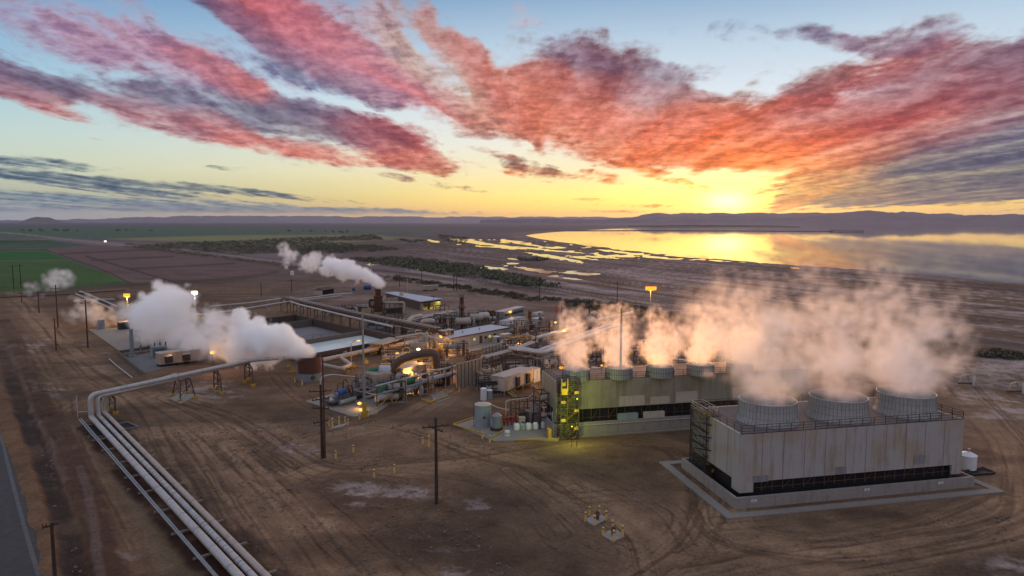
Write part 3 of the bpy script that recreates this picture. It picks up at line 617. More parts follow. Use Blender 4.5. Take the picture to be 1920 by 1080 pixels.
# ------------------------------------------------------------------ materials
M = {}
def mat(name, rgb, rough=.7, metal=0.0, dirt=.35, dirtc=(.09,.065,.05), scale=.9, streak=True, bump=0.0, spec=.3):
    rgb = tuple(x*.76 for x in rgb); m, N, o = new_mat(name); g = N.n('ShaderNodeNewGeometry').outputs['Position']
    b = N.n('ShaderNodeBsdfPrincipled', i_Roughness=rough, i_Metallic=metal); b.inputs['Specular IOR Level'].default_value = spec
    mp = N.n('ShaderNodeMapping'); N.put(mp.inputs['Vector'], g); mp.inputs['Scale'].default_value = (1,1,.22 if streak else 1)
    n1 = N.noise(mp.outputs[0], scale*1.7, 6, .62); n2 = N.noise(g, scale*.5, 4, .55)
    k = N.mr(N.m('ADD', N.m('MULTIPLY', n1, .6), N.m('MULTIPLY', n2, .4)), .47, .68)
    c = N.mix(N.m('MULTIPLY', k, dirt), (*rgb,1), (*dirtc,1))
    c = N.mix(1.0, c, N.ramp(N.noise(g, scale*5, 4, .6), [(.3,(.86,.86,.86,1)),(.7,(1.1,1.1,1.1,1))]), 'MULTIPLY')
    N.put(b.inputs['Base Color'], c)
    if bump: bp = N.n('ShaderNodeBump', i_Strength=bump, i_Distance=.03); N.put(bp.inputs['Height'], n1); N.put(b.inputs['Normal'], bp.outputs[0])
    N.t.links.new(b.outputs[0], o.inputs[0]); M[name] = m; return m
mat('insulation', (.50,.47,.46), .5, .25, .45, (.22,.17,.14)); mat('insulation_tan', (.46,.38,.33), .6, .1, .5, (.2,.14,.11)); mat('insulation_grey', (.30,.30,.32), .5, .3, .4)
mat('galvanised', (.33,.33,.34), .5, .5, .35); mat('dark_steel', (.055,.045,.042), .7, .2, .3); mat('brown_steel', (.12,.075,.055), .75, .1, .5); mat('rust', (.105,.045,.028), .85, 0, .6, (.05,.025,.02)); mat('rail_steel', (.07,.045,.04), .7, .1, .3)
mat('concrete', (.25,.222,.20), .9, 0, .5, (.17,.13,.11), .5, False); mat('concrete_wall', (.29,.26,.245), .9, 0, .6, (.13,.10,.085), .8); mat('pad_concrete', (.36,.32,.285), .9, 0, .4, (.17,.13,.11), .5, False); mat('concrete_dark', (.14,.12,.11), .9, 0, .5)
mat('yellow_paint', (.48,.28,.03), .6, 0, .35, (.2,.12,.05)); mat('bollard_paint', (.66,.46,.16), .6, 0, .4, (.3,.18,.1)); mat('white_paint', (.70,.70,.72), .5, 0, .3, (.35,.3,.27)); mat('tank_blue', (.27,.34,.36), .5, 0, .5, (.12,.13,.13)); mat('tank_grey', (.22,.26,.30), .5, .1, .5)
mat('wood', (.055,.035,.026), .9, 0, .4); mat('black', (.006,.006,.007), .8, 0, 0); mat('louvre', (.014,.014,.017), .7, 0, .2, (.04,.04,.05)); mat('green_paint', (.04,.17,.09), .5, 0, .4); mat('blue_paint', (.02,.07,.24), .5, 0, .3, (.02,.04,.1)); mat('red_paint', (.26,.03,.025), .6, 0, .4); mat('orange_red', (.75,.08,.02), .6, 0, .1)
mat('tan_panel', (.40,.32,.26), .7, 0, .45); mat('beige_panel', (.50,.43,.37), .7, 0, .45, (.2,.15,.12)); mat('roof_blue', (.44,.46,.55), .5, .1, .3, (.3,.28,.3)); mat('roof_grey', (.30,.29,.33), .6, 0, .4); mat('roof_red', (.09,.04,.04), .8, 0, .3); mat('door_brown', (.12,.055,.035), .7); mat('glass_dark', (.03,.035,.04), .15, 0, 0); mat('deck', (.17,.14,.135), .9, 0, .6, (.08,.06,.055)); mat('gravel', (.17,.165,.17), .95, 0, .5, (.1,.09,.085), 2.5, False); mat('mud', (.22,.20,.21), .8, 0, .6, (.12,.10,.10), .25, False)
mat('brick_wall', (.34,.27,.2), .85, 0, .5)
def emis(name, c, k):
    m, N, o = new_mat(name); e = N.n('ShaderNodeEmission'); e.inputs[0].default_value = (*c,1); e.inputs[1].default_value = k; N.t.links.new(e.outputs[0], o.inputs[0]); M[name] = m
emis('lamp_amber', (1,.34,.02), 1.9); emis('lamp_white', (1,.95,.75), 8); emis('lamp_green', (.85,.95,.12), 2.5); emis('lamp_dim', (1,.60,.14), 1.6); emis('window_lit', (.8,.72,.18), .6); emis('beacon_red', (1,.12,.04), .9)
# cooling-tower cladding: lapped boards, vertical seams, tan weathering with its own outline
def cladding(name, ca, cb):
    m, N, o = new_mat(name); g = N.n('ShaderNodeNewGeometry').outputs['Position']; sp_ = N.n('ShaderNodeSeparateXYZ', i_0=g)
    mp = N.n('ShaderNodeMapping'); N.put(mp.inputs['Vector'], g); mp.inputs['Scale'].default_value = (1.6,1.6,.12)
    st = N.noise(mp.outputs[0], 1.0, 6, .65); bl = N.noise(g, .22, 4, .6)
    c = N.mix(N.mr(N.m('ADD', N.m('MULTIPLY', bl, .7), N.m('MULTIPLY', st, .3)), .44, .60), (*ca,1), (*cb,1))
    c = N.mix(N.m('MULTIPLY', N.mr(st, .50, .72), .6), c, (.15,.115,.09,1))
    wvz = N.m('FRACT', N.m('MULTIPLY', sp_.outputs[2], 3.6)); lap = N.mr(wvz, .0, .16)
    c = N.mix(N.m('MULTIPLY', N.m('SUBTRACT', 1.0, lap), .45), c, (.11,.10,.09,1))
    b = N.n('ShaderNodeBsdfPrincipled', i_Roughness=.6); N.put(b.inputs['Base Color'], c)
    bp = N.n('ShaderNodeBump', i_Strength=.5, i_Distance=.03); N.put(bp.inputs['Height'], wvz); N.put(b.inputs['Normal'], bp.outputs[0]); N.t.links.new(b.outputs[0], o.inputs[0]); M[name] = m
cladding('cladding', (.31,.30,.30), (.29,.245,.195)); cladding('cladding_lamplit', (.235,.215,.16), (.19,.165,.11))  # far tower's copy has the lamps' olive-tan wash put into its colours
mat('stack_shell', (.36,.37,.36), .6, 0, .55, (.16,.14,.12), 1.2); mat('seam', (.24,.21,.19), .7)
def lamp(P, power, col, r=.25):
    l = bpy.data.lights.new('lamp_light', 'POINT'); l.energy = power; l.color = col; l.shadow_soft_size = r
    o = bpy.data.objects.new('lamp_light', l); COL.objects.link(o); o.location = P; return o
AMBER, GREENISH, WHITE = (1,.48,.10), (.80,.95,.10), (1,.92,.70)

# ------------------------------------------------------------------ cooling towers
V2 = lambda p: Vector((p.x, p.y))
def frame2(a, d, w):                        # 2-D helper: a + along*d + across*w
    return lambda x, y, z=0.0: Vector((a.x+d.x*x+w.x*y, a.y+d.y*x+w.y*y, z))
Hd = 9.0
A = G(1390, 815, Hd); Bq = G(1808, 786, Hd); dN = (V2(Bq)-V2(A)).normalized(); LN = (V2(Bq)-V2(A)).length; wN = Vector((-dN.y, dN.x))
def tower(label, a, d, L, Wd, stacks, patches, near, panel_bottom, basin_z):
    w = Vector((-d.y, d.x)); F = frame2(a, d, w); root = thing('cooling_tower', label, 'cooling tower', F(0,0,0))
    def prism(x0, x1, y0, y1, z0, z1, mb): return mb.prism([tuple(F(x,y)[:2]) for x, y in ((x0,y0),(x1,y0),(x1,y1),(x0,y1))], z0, z1)
    t = .25; shell = MB()
    prism(0, L, 0, t, panel_bottom, Hd, shell); prism(0, L, Wd-t, Wd, panel_bottom, Hd, shell); prism(0, t, t, Wd-t, panel_bottom, Hd, shell); prism(L-t, L, t, Wd-t, panel_bottom, Hd, shell)
    cz = basin_z+.12
    for x0, x1 in ((0, 1.9), (L-1.5, L)): prism(x0, x1, 0, t, cz, panel_bottom, shell)
    prism(0, t, t, 1.9, cz, panel_bottom, shell)
    sm = MB(); n = round(L/ (3.0 if near else 2.6))
    for k in range(1, n): x = L*k/n; prism(x-.03, x+.03, -.025, 0, panel_bottom, Hd, sm)
    for k in range(1, 4): prism(-.025, 0, Wd*k/4-.03, Wd*k/4+.03, panel_bottom, Hd, sm)
    sh = shell.build('shell', 'cladding' if near else 'cladding_lamplit', root, extra=(sm, 'seam'))
    for (x0, x1, z0, z1) in patches:
        prism(x0, x1, -.04, 0, z0, z1, q := MB()); q.build('panel_patch', 'insulation_grey' if near else 'beige_panel', sh)
    lv = MB(); prism(.9, L-.9, .9, Wd-.9, .2, panel_bottom+.3, lv); lv.build('louvre', 'louvre', root)
    ps = MB()
    for k in range(int(L/1.5)+1): x = min(L-.3, .3+1.5*k); ps.bar(F(x,.5,basin_z), F(x,.5,panel_bottom+.1), .09)
    for k in range(int(L/3)): ps.bar(F(3*k+.3,.6,basin_z), F(3*k+1.8,.6,panel_bottom), .07)
    ps.bar(F(.2,.45,basin_z+.45), F(L-.2,.45,basin_z+.45), .07)
    ps.build('post', 'brown_steel', root)
    dk = MB(); prism(t, L-t, t, Wd-t, Hd-.3, Hd-.05, dk); dk.build('fan_deck', 'deck', root)
    ov = 1.1 if near else .7
    bs = MB()
    for x0, x1, y0, y1 in ((-ov, L+ov, -ov, -ov+.35), (-ov, L+ov, Wd+ov-.35, Wd+ov), (-ov, -ov+.35, -ov+.35, Wd+ov-.35), (L+ov-.35, L+ov, -ov+.35, Wd+ov-.35)): prism(x0, x1, y0, y1, 0, basin_z, bs)
    bs.build('basin', 'concrete_wall', root)
    wt = MB(); prism(-ov+.35, L+ov-.35, -ov+.35, Wd+ov-.35, .1, .6, wt); wt.build('basin_water', 'black', root)
    r = MB(); r.rail([F(.1,.1,Hd), F(L-.1,.1,Hd), F(L-.1,Wd-.1,Hd), F(.1,Wd-.1,Hd), F(.1,.1,Hd)], 1.05, 1.75, .035, 2); 
    r.bar(F(.0,.05,Hd+.04), F(L,.05,Hd+.04), .1); r.build('guard_rail', 'rail_steel', root)
    for (P, r0, r1, h) in stacks:
        c = Vector((P.x, P.y, Hd-.05)); st_ = MB(); nn = 48
        if near: pf = [(r0,0),(r0*.985,.25),(r0*.93,.6),(r1*1.0,h*.55),(r1*.985,h*.8),(r1,h)]
        else: pf = [(r0,0),(r0,h*.5),(r1,h)]
        st_.lathe(c, pf+[(q_[0]-.12, q_[1]) for q_ in reversed(pf)], nn, False, False)
        so_ = st_.build('fan_stack', 'stack_shell', root, sharp=50)
        rb = MB()
        for k in range(nn):
            a_ = 2*math.pi*(k+.5)/nn; rb.tube([(c.x+(rr+.0)*math.cos(a_), c.y+(rr+.0)*math.sin(a_), c.z+z) for rr, z in pf], .035, 4, False)
        for zz in ((h*.33, h*.66) if near else (h*.5,)):
            rr = np.interp(zz, [z for _, z in pf], [q_ for q_, _ in pf]); rb.tube([(c.x+(rr+.01)*math.cos(x), c.y+(rr+.01)*math.sin(x), c.z+zz) for x in np.linspace(0, 2*math.pi, nn+1)], .03, 4, False)
        rb.build('rib', 'seam' if near else 'dark_steel', so_)
        rm = MB(); rm.tube([(c.x+(r1-.05)*math.cos(x), c.y+(r1-.05)*math.sin(x), c.z+h) for x in np.linspace(0, 2*math.pi, nn+1)], .07, 6, False); rm.build('rim', 'insulation', so_)
        fl = MB().lathe(c, [(r0-.3,.08),(r0-.3,.12)], 32); fl.build('fan_plenum', 'black', so_)
        hb = MB().lathe(c+Vector((0,0,h*.52)), [(.85,0),(.85,.18),(.5,.42),(.02,.5)], 20, True, False); hb.build('fan_hub', 'white_paint', so_)
        bl_ = MB()
        for k in range(8):
            a_ = k*math.pi/4; dx, dy = math.cos(a_), math.sin(a_); p0 = c+Vector((dx*.8,dy*.8,h*.55)); p1 = c+Vector((dx*(r1-.35),dy*(r1-.35),h*.5)); s_ = Vector((-dy,dx,.25))*.28
            bl_.add([p0-s_,p0+s_,p1+s_*.7,p1-s_*.7,p0-s_+Vector((0,0,.05)),p0+s_+Vector((0,0,.05)),p1+s_*.7+Vector((0,0,.05)),p1-s_*.7+Vector((0,0,.05))], [(3,2,1,0),(4,5,6,7),(0,1,5,4),(1,2,6,5),(2,3,7,6),(3,0,4,7)])
        bl_.build('fan_blade', 'insulation_grey', so_)
    return root, F
stN = []
for u, v in ((1438,786),(1570,779),(1697,771)): stN.append((G(u,v,Hd), 4.05, 3.68, 2.75))
TN, FN = tower('pale clad cooling tower with three flared fan stacks, nearest to the front', A, dN, LN, 12.6, stN, [(LN*.77,LN*.825,3.35,4.6),(LN*.41,LN*.46,2.9,3.9),(LN*.055,LN*.12,2.75,3.6)], True, 2.85, 1.40)
A1 = G(1043, 716.5, Hd); dF = (V2(G(1320,702,Hd))-V2(A1)).normalized(); LF = 47.0
stF = []
for u, v in ((1080,710),(1160,707),(1237,704),(1313,700.5)): stF.append((G(u,v,Hd), 2.3, 2.22, 1.75))
s5 = stF[-1][0]+(stF[-1][0]-stF[-2][0]); stF.append((s5, 2.3, 2.22, 1.75)); s6 = s5+(stF[-1][0]-stF[-2][0]); 
TF, FF = tower('long low tan cooling tower behind, with small straight fan stacks and lit stair end', A1, dF, LF, 9.0, stF, [(11.0,15.6,4.3,6.0),(21.3,25.4,4.3,6.2),(32,38,4.3,6.4),(16.6,20.2,4.3,5.6)], False, 4.2, 2.15)
def onF(F, x, y, z=0): return F(x, y, z)
# apron kerbs of the towers
def apron(name, F, L, Wd, o1, o2, label, mt='concrete'):
    mb = MB()
    for x0, x1, y0, y1 in ((-o2,L+o2,-o2,-o1),(-o2,-o1,-o1,Wd+o1),(L+o1,L+o2,-o1,Wd+o1),(-o2,L+o2,Wd+o1,Wd+o2)): mb.prism([tuple(F(x,y)[:2]) for x, y in ((x0,y0),(x1,y0),(x1,y1),(x0,y1))], -.3, .16)
    o = mb.build(name, mt); o['kind'] = 'structure'; return o
apron('concrete_kerb', FN, LN, 12.6, 2.3, 3.5, '')
apron('concrete_kerb', FF, LF, 9.0, 1.2, 1.75, '')
for k, x in enumerate((1.0, LN*.52, LN*.86)):
    q = MB(); q.prism([tuple(FN(a,b)[:2]) for a, b in ((x,-1.13),(x+.75,-1.13),(x+.75,-1.103),(x,-1.103))], .85 if k else .75, 1.15 if k else 1.05)
    s_ = q.build('sign', 'white_paint', TN)
    q = MB()
    for zz in (.92, 1.0): q.prism([tuple(FN(a,b)[:2]) for a, b in ((x+.14,-1.137),(x+.61,-1.137),(x+.61,-1.131),(x+.14,-1.131))], zz-(0 if k else .1), zz+.045-(0 if k else .1))
    q.build('lettering', 'blue_paint', s_)
# pale equipment boxes standing on the ledge of the far tower's basin, and a pipe along it
for lab, x0, x1, mt in (('pale blue twin box on the basin ledge under the long tower',10.7,14.2,'tank_blue'),('beige box on the basin ledge right of the pale blue one',15.3,19.0,'beige_panel')):
    b_ = MB().prism([tuple(FF(a,b)[:2]) for a, b in ((x0,-.65),(x1,-.65),(x1,-.05),(x0,-.05))], 2.16, 3.15); solo('equipment_box', lab, 'box', b_, mt, FF((x0+x1)/2,-.3,2.16))
pp = MB().tube([FF(1,-.85,1.7), FF(LF-2,-.85,1.75)], .06, 8); solo('ledge_pipe', 'thin pipe running along the basin wall of the long tower', 'pipe', pp, 'insulation', FF(1,-.85,1.7))
# stair towers
def stair_tower(label, P, d, w, sx, sy, H, flights, flip=False, mt='dark_steel', panels=True, gate=False):
    F = frame2(P, d, w); root = thing('stair_tower', label, 'stair tower', F(0,0,0))
    for x in (0, sx):
        for y in (0, sy): MB().bar(F(x,y,0), F(x,y,H), .13).build('column', mt, root)
    for x in (sx*.36,): 
        for y in (0, sy): MB().bar(F(x,y,0), F(x,y,H), .09).build('column', mt, root)
    hs = H/flights
    fr = MB()
    for k in range(flights+1):
        z = min(H, hs*k+.05)
        for a, b in (((0,0),(sx,0)),((sx,0),(sx,sy)),((sx,sy),(0,sy)),((0,sy),(0,0))): fr.bar(F(*a,z), F(*b,z), .09); [fr.bar(F(*a,z+hs*q_), F(*b,z+hs*q_), .055) for q_ in (.25,.5,.75)] if k < flights else None
        if k < flights: 
            for y in (0, sy): fr.bar(F(0,y,z), F(sx,y,z+hs), .06); fr.bar(F(sx,y,z), F(0,y,z+hs), .05)
            for x in (0, sx): fr.bar(F(x,0,z), F(x,sy,z+hs), .06)
    fr.build('frame', mt, root)
    for k in range(flights):
        z0 = hs*k; y0, y1 = (0.1, sy*.47) if k%2 == 0 else (sy*.53, sy-.1); sm_ = MB(); n = 8
        for j in range(n+1):
            x = (.8+(sx-1.6)*(j/n)); x = x if k%2 == 0 else sx-x
            sm_.prism([tuple(F(a,b)[:2]) for a, b in ((x-.15,y0),(x+.15,y0),(x+.15,y1),(x-.15,y1))], z0+hs*j/n, z0+hs*j/n+.05)
        for yy in (y0, y1):
            xa, xb = (.6, sx-.6) if k%2 == 0 else (sx-.6, .6); sm_.bar(F(xa,yy,z0), F(xb,yy,z0+hs), .12); sm_.bar(F(xa,yy,z0+1), F(xb,yy,z0+hs+1), .06)
        sm_.build('stair_flight', 'galvanised' if mt != 'dark_steel' else 'brown_steel', root)
        lx = sx-.4 if k%2 == 0 else .4
        MB().prism([tuple(F(a,b)[:2]) for a, b in ((lx-.4,.05),(lx+.4,.05),(lx+.4,sy-.05),(lx-.4,sy-.05))], z0+hs-.06, z0+hs).build('landing', mt, root)
        if panels:
            MB().prism([tuple(F(a,b)[:2]) for a, b in ((lx-.38,-.03),(lx+.38,-.03),(lx+.38,.0),(lx-.38,.0))], z0+hs, z0+hs+.55).build('toe_panel', 'yellow_paint', root)
    MB().rail([F(0,0,H), F(sx,0,H), F(sx,sy,H), F(0,sy,H), F(0,0,H)], 1.1, 1.0, .035, 2).build('guard_rail', 'galvanised' if not gate else mt, root)
    if gate:
        gp = MB(); gp.bar(F(.1,-.05,H-.9), F(.1,-.05,H+1.2), .16); gp.bar(F(1.1,-.05,H-.9), F(1.1,-.05,H+1.2), .16)
        gp.prism([tuple(F(a,b)[:2]) for a, b in ((.1,-.1),(1.1,-.1),(1.1,0),(.1,0))], H-1.4, H-.4); gp.build('gate', 'yellow_paint', root)
    return root, F
P1 = G(1051, 826); stair_tower('tall stair tower bathed in yellow green light at the end of the long tower', V2(P1), dF, Vector((-dF.y,dF.x)), 3.05, 1.7, 8.9, 6, gate=True)
P2_ = G(1322, 903); dS = wN; stair_tower('dark stair tower against the pale wall of the nearest tower', V2(P2_), dN, wN, 1.7, 4.6, 9.0, 8)
MB_ = MB()
for k in range(4): z = 1.9+1.75*k; p = FN(-.05, 7.2, z+.9); MB_.bar(p+Vector((-2.4,-.2,.5)), p, .12); MB_.bar(p+Vector((-1.2,.1,.9)), p+Vector((0,1.6,.2)), .1)
MB_.build('wall_bracket', 'dark_steel', TN)
# ------------------------------------------------------------------ pipelines in the foreground
def bend(pts, r=1.2, n=5):                  # rounds the corners of a pipe run
    P = [Vector(p) for p in pts]; out = [P[0]]
    for i_, (a, b, c) in enumerate(zip(P[:-2], P[1:-1], P[2:])):
        r_ = r[min(i_, len(r)-1)] if isinstance(r, (list, tuple)) else r
        d1, d2 = (a-b), (c-b); k = min(r_, d1.length*.45, d2.length*.45); p0, p1 = b+d1.normalized()*k, b+d2.normalized()*k
        for i in range(n+1): t = i/n; out.append(p0*(1-t)**2+b*2*t*(1-t)+p1*t*t)
    out.append(P[-1]); return out
def pipe(label, pts, r, mt, name='pipe', cat='pipe', group=None, n=12, bands=None, bmat='insulation_grey', patch=None):
    root = thing(name, label, cat, Vector(pts[0]), group); b_ = patch; any_ = patch is not None
    if bands:
        P = [Vector(p) for p in pts]; b_ = MB()
        for a, c in zip(P[:-1], P[1:]):
            L = (c-a).length; k = int(L/bands)
            for i in range(1, k+1): p = a.lerp(c, i/(k+1)); t = (c-a).normalized()*.05; b_.tube([p-t, p+t], r*1.05, n); any_ = True
    MB().tube(pts, r, n).build('pipe_wall', mt, root, extra=(b_, bmat) if any_ else None)
    return root
zp = .82
run = {}
for key, top_, bot, r in (('a',(171,782),(447,1080),.36),('b',(185,779),(474,1080),.33),('c',(196,773),(499,1080),.34)):
    p0, p1 = G(*top_, zp), G(*bot, zp); run[key] = (p0, p1+(p1-p0).normalized()*14, r)
pdir = (run['a'][1]-run['a'][0]).normalized(); pn = Vector((pdir.y,-pdir.x,0)); pn = pn if pn.x > 0 else -pn
# elevated crossing: risers and the level run to the steam separator
zt = 4.75
e0 = G(166, 731, zt); e1 = G(470, 676, zt)
ra = run['a'][0]
E_A = [run['a'][1], ra, Vector((ra.x,ra.y,zt)), G(470,675.5,zt), G(560,668,zt)]
off = Vector((.75,-1.0,0))
pipe('leftmost big ground pipe, smooth and pale, rising in a tall elbow over the track', bend(E_A, (.45,1.15,2), 6), .42, 'insulation', 'insulated_pipe', 'pipe', 'big ground pipes', 16, 5.5)
rb_ = run['b'][0]
b_ = MB(); tt = 0; Lr = (run['b'][1]-rb_).length; rnd.seed(4)
while tt < Lr-2:
    tt += rnd.choice((.7,.8,.9,1.6,2.6)); wd_ = rnd.choice((.12,.18,.3,.45)); p = rb_+(run['b'][1]-rb_).normalized()*tt; b_.tube([p, p+pdir*wd_], .338, 16)
pipe('middle of the three big ground pipes, ringed by many grey bands', bend([run['b'][1], rb_, Vector((rb_.x,rb_.y,zt-.55)), G(468,679,zt-.55)], (.4,.9), 5), .33, 'insulation', 'insulated_pipe', 'pipe', 'big ground pipes', 16, patch=b_)
rc = run['c'][0]
pipe('rightmost of the three big ground pipes, tan and dusty', bend([run['c'][1], rc, Vector((rc.x,rc.y,zt-1.2)), G(330,702,zt-1.2)], (.4,.8), 5), .34, 'insulation_tan', 'insulated_pipe', 'pipe', 'big ground pipes', 16, 7.5)
# valve stand at the risers
vs_ = thing('riser_stand', 'frame with a dark cable box beside the pipe risers', 'stand', G(198,772)); p = G(198,772)
MB().box((p.x,p.y,0), (.9,.9,3.6)).build('stand', 'beige_panel', vs_); MB().box((p.x-.2,p.y-.62,2.3), (.5,.3,1.1)).build('cable_box', 'black', vs_)
for k in range(2):
    q0 = G(148+k*4, 786-k, .75); q1 = G(402+k*5, 1080, .75); pipe('%s conduit of the thin pair left of the big pipes' % ('outer','inner')[k], [q0, q1+(q1-q0).normalized()*12], .10, 'galvanised', 'conduit', 'conduit', 'thin conduits', 8)
mbp = thing('corner_post', 'thin pale post and rail where the conduits begin', 'post', G(146,783)); p = G(146,783); MB().bar(p, p+Vector((0,0,4.0)), .12).build('post', 'insulation', mbp); MB().bar(p+Vector((0,0,1)), G(172,781)+Vector((0,0,1)), .14).build('cross_bar', 'insulation', mbp)
# sleepers
la, lb = G(150,786), G(402,1080); spans = [(172,826),(190,845),(211,870),(233,896),(259,925),(288,961),(321,1002),(362,1048),(411,1106)]
ORD = ('first','second','third','fourth','fifth','sixth','seventh','eighth','ninth')
for k, (u, v) in enumerate(spans):
    p = G(u, v, .4); c_ = run['c'][0]; 
    wdt = (c_-p).dot(pn)+1.1; root = thing('pipe_sleeper', ORD[k]+' cross beam under the ground pipes counting from the risers', 'pipe support', Vector((p.x,p.y,0)), 'sleepers under the ground pipes')
    MB().bar(Vector((p.x,p.y,.38)), Vector((p.x,p.y,.38))+pn*wdt, .2).build('beam', 'concrete', root)
    for f in (.18, .82): q = Vector((p.x,p.y,0))+pn*wdt*f; MB().box((q.x,q.y,-.3), (.4,.4,.6), math.atan2(pn.y,pn.x)).build('foot', 'concrete_dark', root)
# dark culvert pits beside the pipes
for u0, v0, u1, v1, du, lab in ((158,800,176,822,24,'dark culvert grate left of the ground pipes'),(215,797,235,806,10,'dark culvert grate right of the ground pipes')):
    p0, p1 = G(u0,v0), G(u1,v1); n_ = pn*2.0; r_ = thing('culvert_grate', lab, 'grate', p0)
    MB().prism([(p0.x,p0.y),(p1.x,p1.y),(p1.x+n_.x,p1.y+n_.y),(p0.x+n_.x,p0.y+n_.y)], -.3, .1).build('pit', 'black', r_)
    f_ = MB(); 
    for a, c in ((p0,p1),(p1,p1+n_),(p1+n_,p0+n_),(p0+n_,p0)): f_.bar(a+Vector((0,0,.14)), c+Vector((0,0,.14)), .16)
    f_.build('kerb_frame', 'concrete', r_)
def trestle(label, feet, H, legs_in=.0, cross=None, pad=None, mt='brown_steel', group='yellow footed pipe trestles'):
    c = sum((G(*f) for f in feet), Vector((0,0,0)))/len(feet); root = thing('pipe_trestle', label, 'trestle', c, group)
    tops = []
    for f in feet:
        p = G(*f); tp = p.lerp(c, legs_in); tp = Vector((tp.x,tp.y,H)); tops.append(tp); MB().bar(p+Vector((0,0,.4)), tp, .2).build('leg', mt, root); MB().box((p.x,p.y,-.1), (.85,.85,.62), .4).build('footing', 'yellow_paint', root)
    t_ = MB()
    for a, b in zip(tops, tops[1:]+tops[:1]): t_.bar(a-Vector((0,0,.1)), b-Vector((0,0,.1)), .22)
    t_.build('cross_head', mt, root); br = MB(); P = [G(*f) for f in feet]
    for a, b, ta, tb in zip(P, P[1:], tops, tops[1:]): br.bar(a.lerp(ta,.25), b.lerp(tb,.8), .1); br.bar(b.lerp(tb,.25), a.lerp(ta,.8), .1)
    br.build('brace', mt, root); return root
trestle('trestle by the risers, first under the raised pipe', [(206,766),(217,777)], zt-1.75)
trestle('trestle with splayed legs on a pale concrete slab under the raised pipe', [(324,743),(338,753),(366,747),(351,739)], zt-.85, .35)
trestle('narrow trestle between the slab trestle and the tall end trestle', [(401,731),(416,739),(409,727)], zt-.85, .2)
trestle('end trestle of the raised pipe beside the rusty drum', [(459,718),(475,725),(468,713)], zt-.85, .1)
sl_ = MB().prism([tuple(G(*f)[:2]) for f in ((318,748),(340,736),(372,742),(338,757))], -.2, .12); o = sl_.build('slab', 'pad_concrete'); o['kind'] = 'structure'
# ------------------------------------------------------------------ rusty silencer drum
c = G(581, 712); dr = thing('silencer_drum', 'squat rusty drum with a grey base, thick steam rolling off its top', 'drum', c)
MB().lathe(c, [(2.5,-.1),(2.5,1.75)], 40, True, True).build('base_ring', 'tank_grey', dr)
MB().lathe(c, [(2.48,1.75),(2.48,5.3),(2.36,5.3),(2.36,2.2)], 40, False, True).build('drum_wall', 'rust', dr)
cap = MB(); cap.lathe(c+Vector((0,0,1.75)), [(2.53,0),(2.53,.12)], 40); cap.lathe(c+Vector((0,0,5.2)), [(2.5,0),(2.5,.12),(2.34,.12),(2.34,0)], 40, False, False); cap.build('hoop', 'rust', dr)
mh = MB(); q = c+Vector((1.3,-2.12,.95)); mh.tube([q, q+Vector((.12,-.2,0))], .5, 14); mh.build('manhole', 'brown_steel', dr)
# mainline continuing past the drum towards the plant
ML = [((603,676),1.6),((640,668),1.6),((700,655),1.6),((760,644),1.7),((800,634),2.2)]
pts = [G(*a, z) for a, z in ML]; pipe('tan main pipe running from the rusty drum to the office corner', bend(pts+[G(838,624,4.2)], 1.5), .62, 'insulation_tan', 'main_pipe', 'pipe', None, 14, 6)
pipe('pipe loop dropping to yellow feet right of the rusty drum', bend([G(602,684,1.4), G(640,692,1.4), G(658,684,1.4), G(640,672,1.4)], 1.0), .5, 'insulation_tan', 'pipe_loop', 'pipe', None, 12)
pipe('grey side pipe behind the tan main pipe near the pond wall', bend([G(646,662,1.3), G(655,655,1.3), G(690,653,1.3), G(700,650,1.3)], .8), .45, 'insulation', 'side_pipe', 'pipe', None, 10)
for k, (u, v) in enumerate(((652,700),(644,694),(687,681),(663,690),(548,700),(541,690))):
    p = G(u, v); r_ = thing('pipe_pedestal', ('yellow pedestal under the lower corner of the pipe loop','yellow pedestal under the left arm of the pipe loop','yellow pedestal under the tan main pipe','yellow pedestal between pipe loop and street lamp','yellow pedestal nearest the rusty drum on its left','yellow pedestal behind the rusty drum on its left')[k], 'pedestal', p, 'yellow pipe pedestals')
    MB().box((p.x,p.y,-.1), (.9,.9,.7), .3).build('footing', 'yellow_paint', r_); MB().box((p.x,p.y,.6), (.3,.3,.7), .3).build('post', 'yellow_paint', r_)
# ------------------------------------------------------------------ brine basin
zr = 2.6; c2, c3 = G(554,590,zr), G(742,634,zr); c1 = G(474,600,zr); d21 = (c1-c2); s_best = 1.0
best = 1e9
for s_ in np.linspace(.8, 3, 111):
    p4 = c3+d21*float(s_); u, v = PX(p4); e = abs((v-661)-(u-600)*-.0) if False else abs(u-572)
    if e < best: best, s_best = e, float(s_)
B = frame2(Vector((c2.x,c2.y)), V2(c3-c2).normalized(), V2(d21).normalized()); LB, WB = V2(c3-c2).length, V2(d21).length*s_best
mat('basin_wall', (.085,.06,.05), .9, 0, .7, (.035,.025,.02), .6)
bas = thing('brine_basin', 'raised concrete brine basin split by walls, one cell dry and one a bright pool', 'basin', B(LB/2, WB/2))
def bp_(x0,x1,y0,y1,z0,z1): return MB().prism([tuple(B(x,y)[:2]) for x, y in ((x0,y0),(x1,y0),(x1,y1),(x0,y1))], z0, z1)
MB_ = MB()
for a in ((0,LB,-.4,0),(0,LB,WB,WB+.4),(-.4,0,-.4,WB+.4),(LB,LB+.4,-.4,WB+.4)): MB_.add(*(lambda q: (q.v, q.f))(bp_(*a,-.2,zr)))
MB_.build('wall', 'basin_wall', bas)
f1 = V2(G(585,597,zr)-c2).length; f2 = V2(G(679,619.5,zr)-c2).length
MB_ = MB(); MB_.add(*(lambda q: (q.v,q.f))(bp_(f1,f1+.4,0,WB,-.1,zr-.1))); MB_.build('divider', 'concrete_dark', bas)
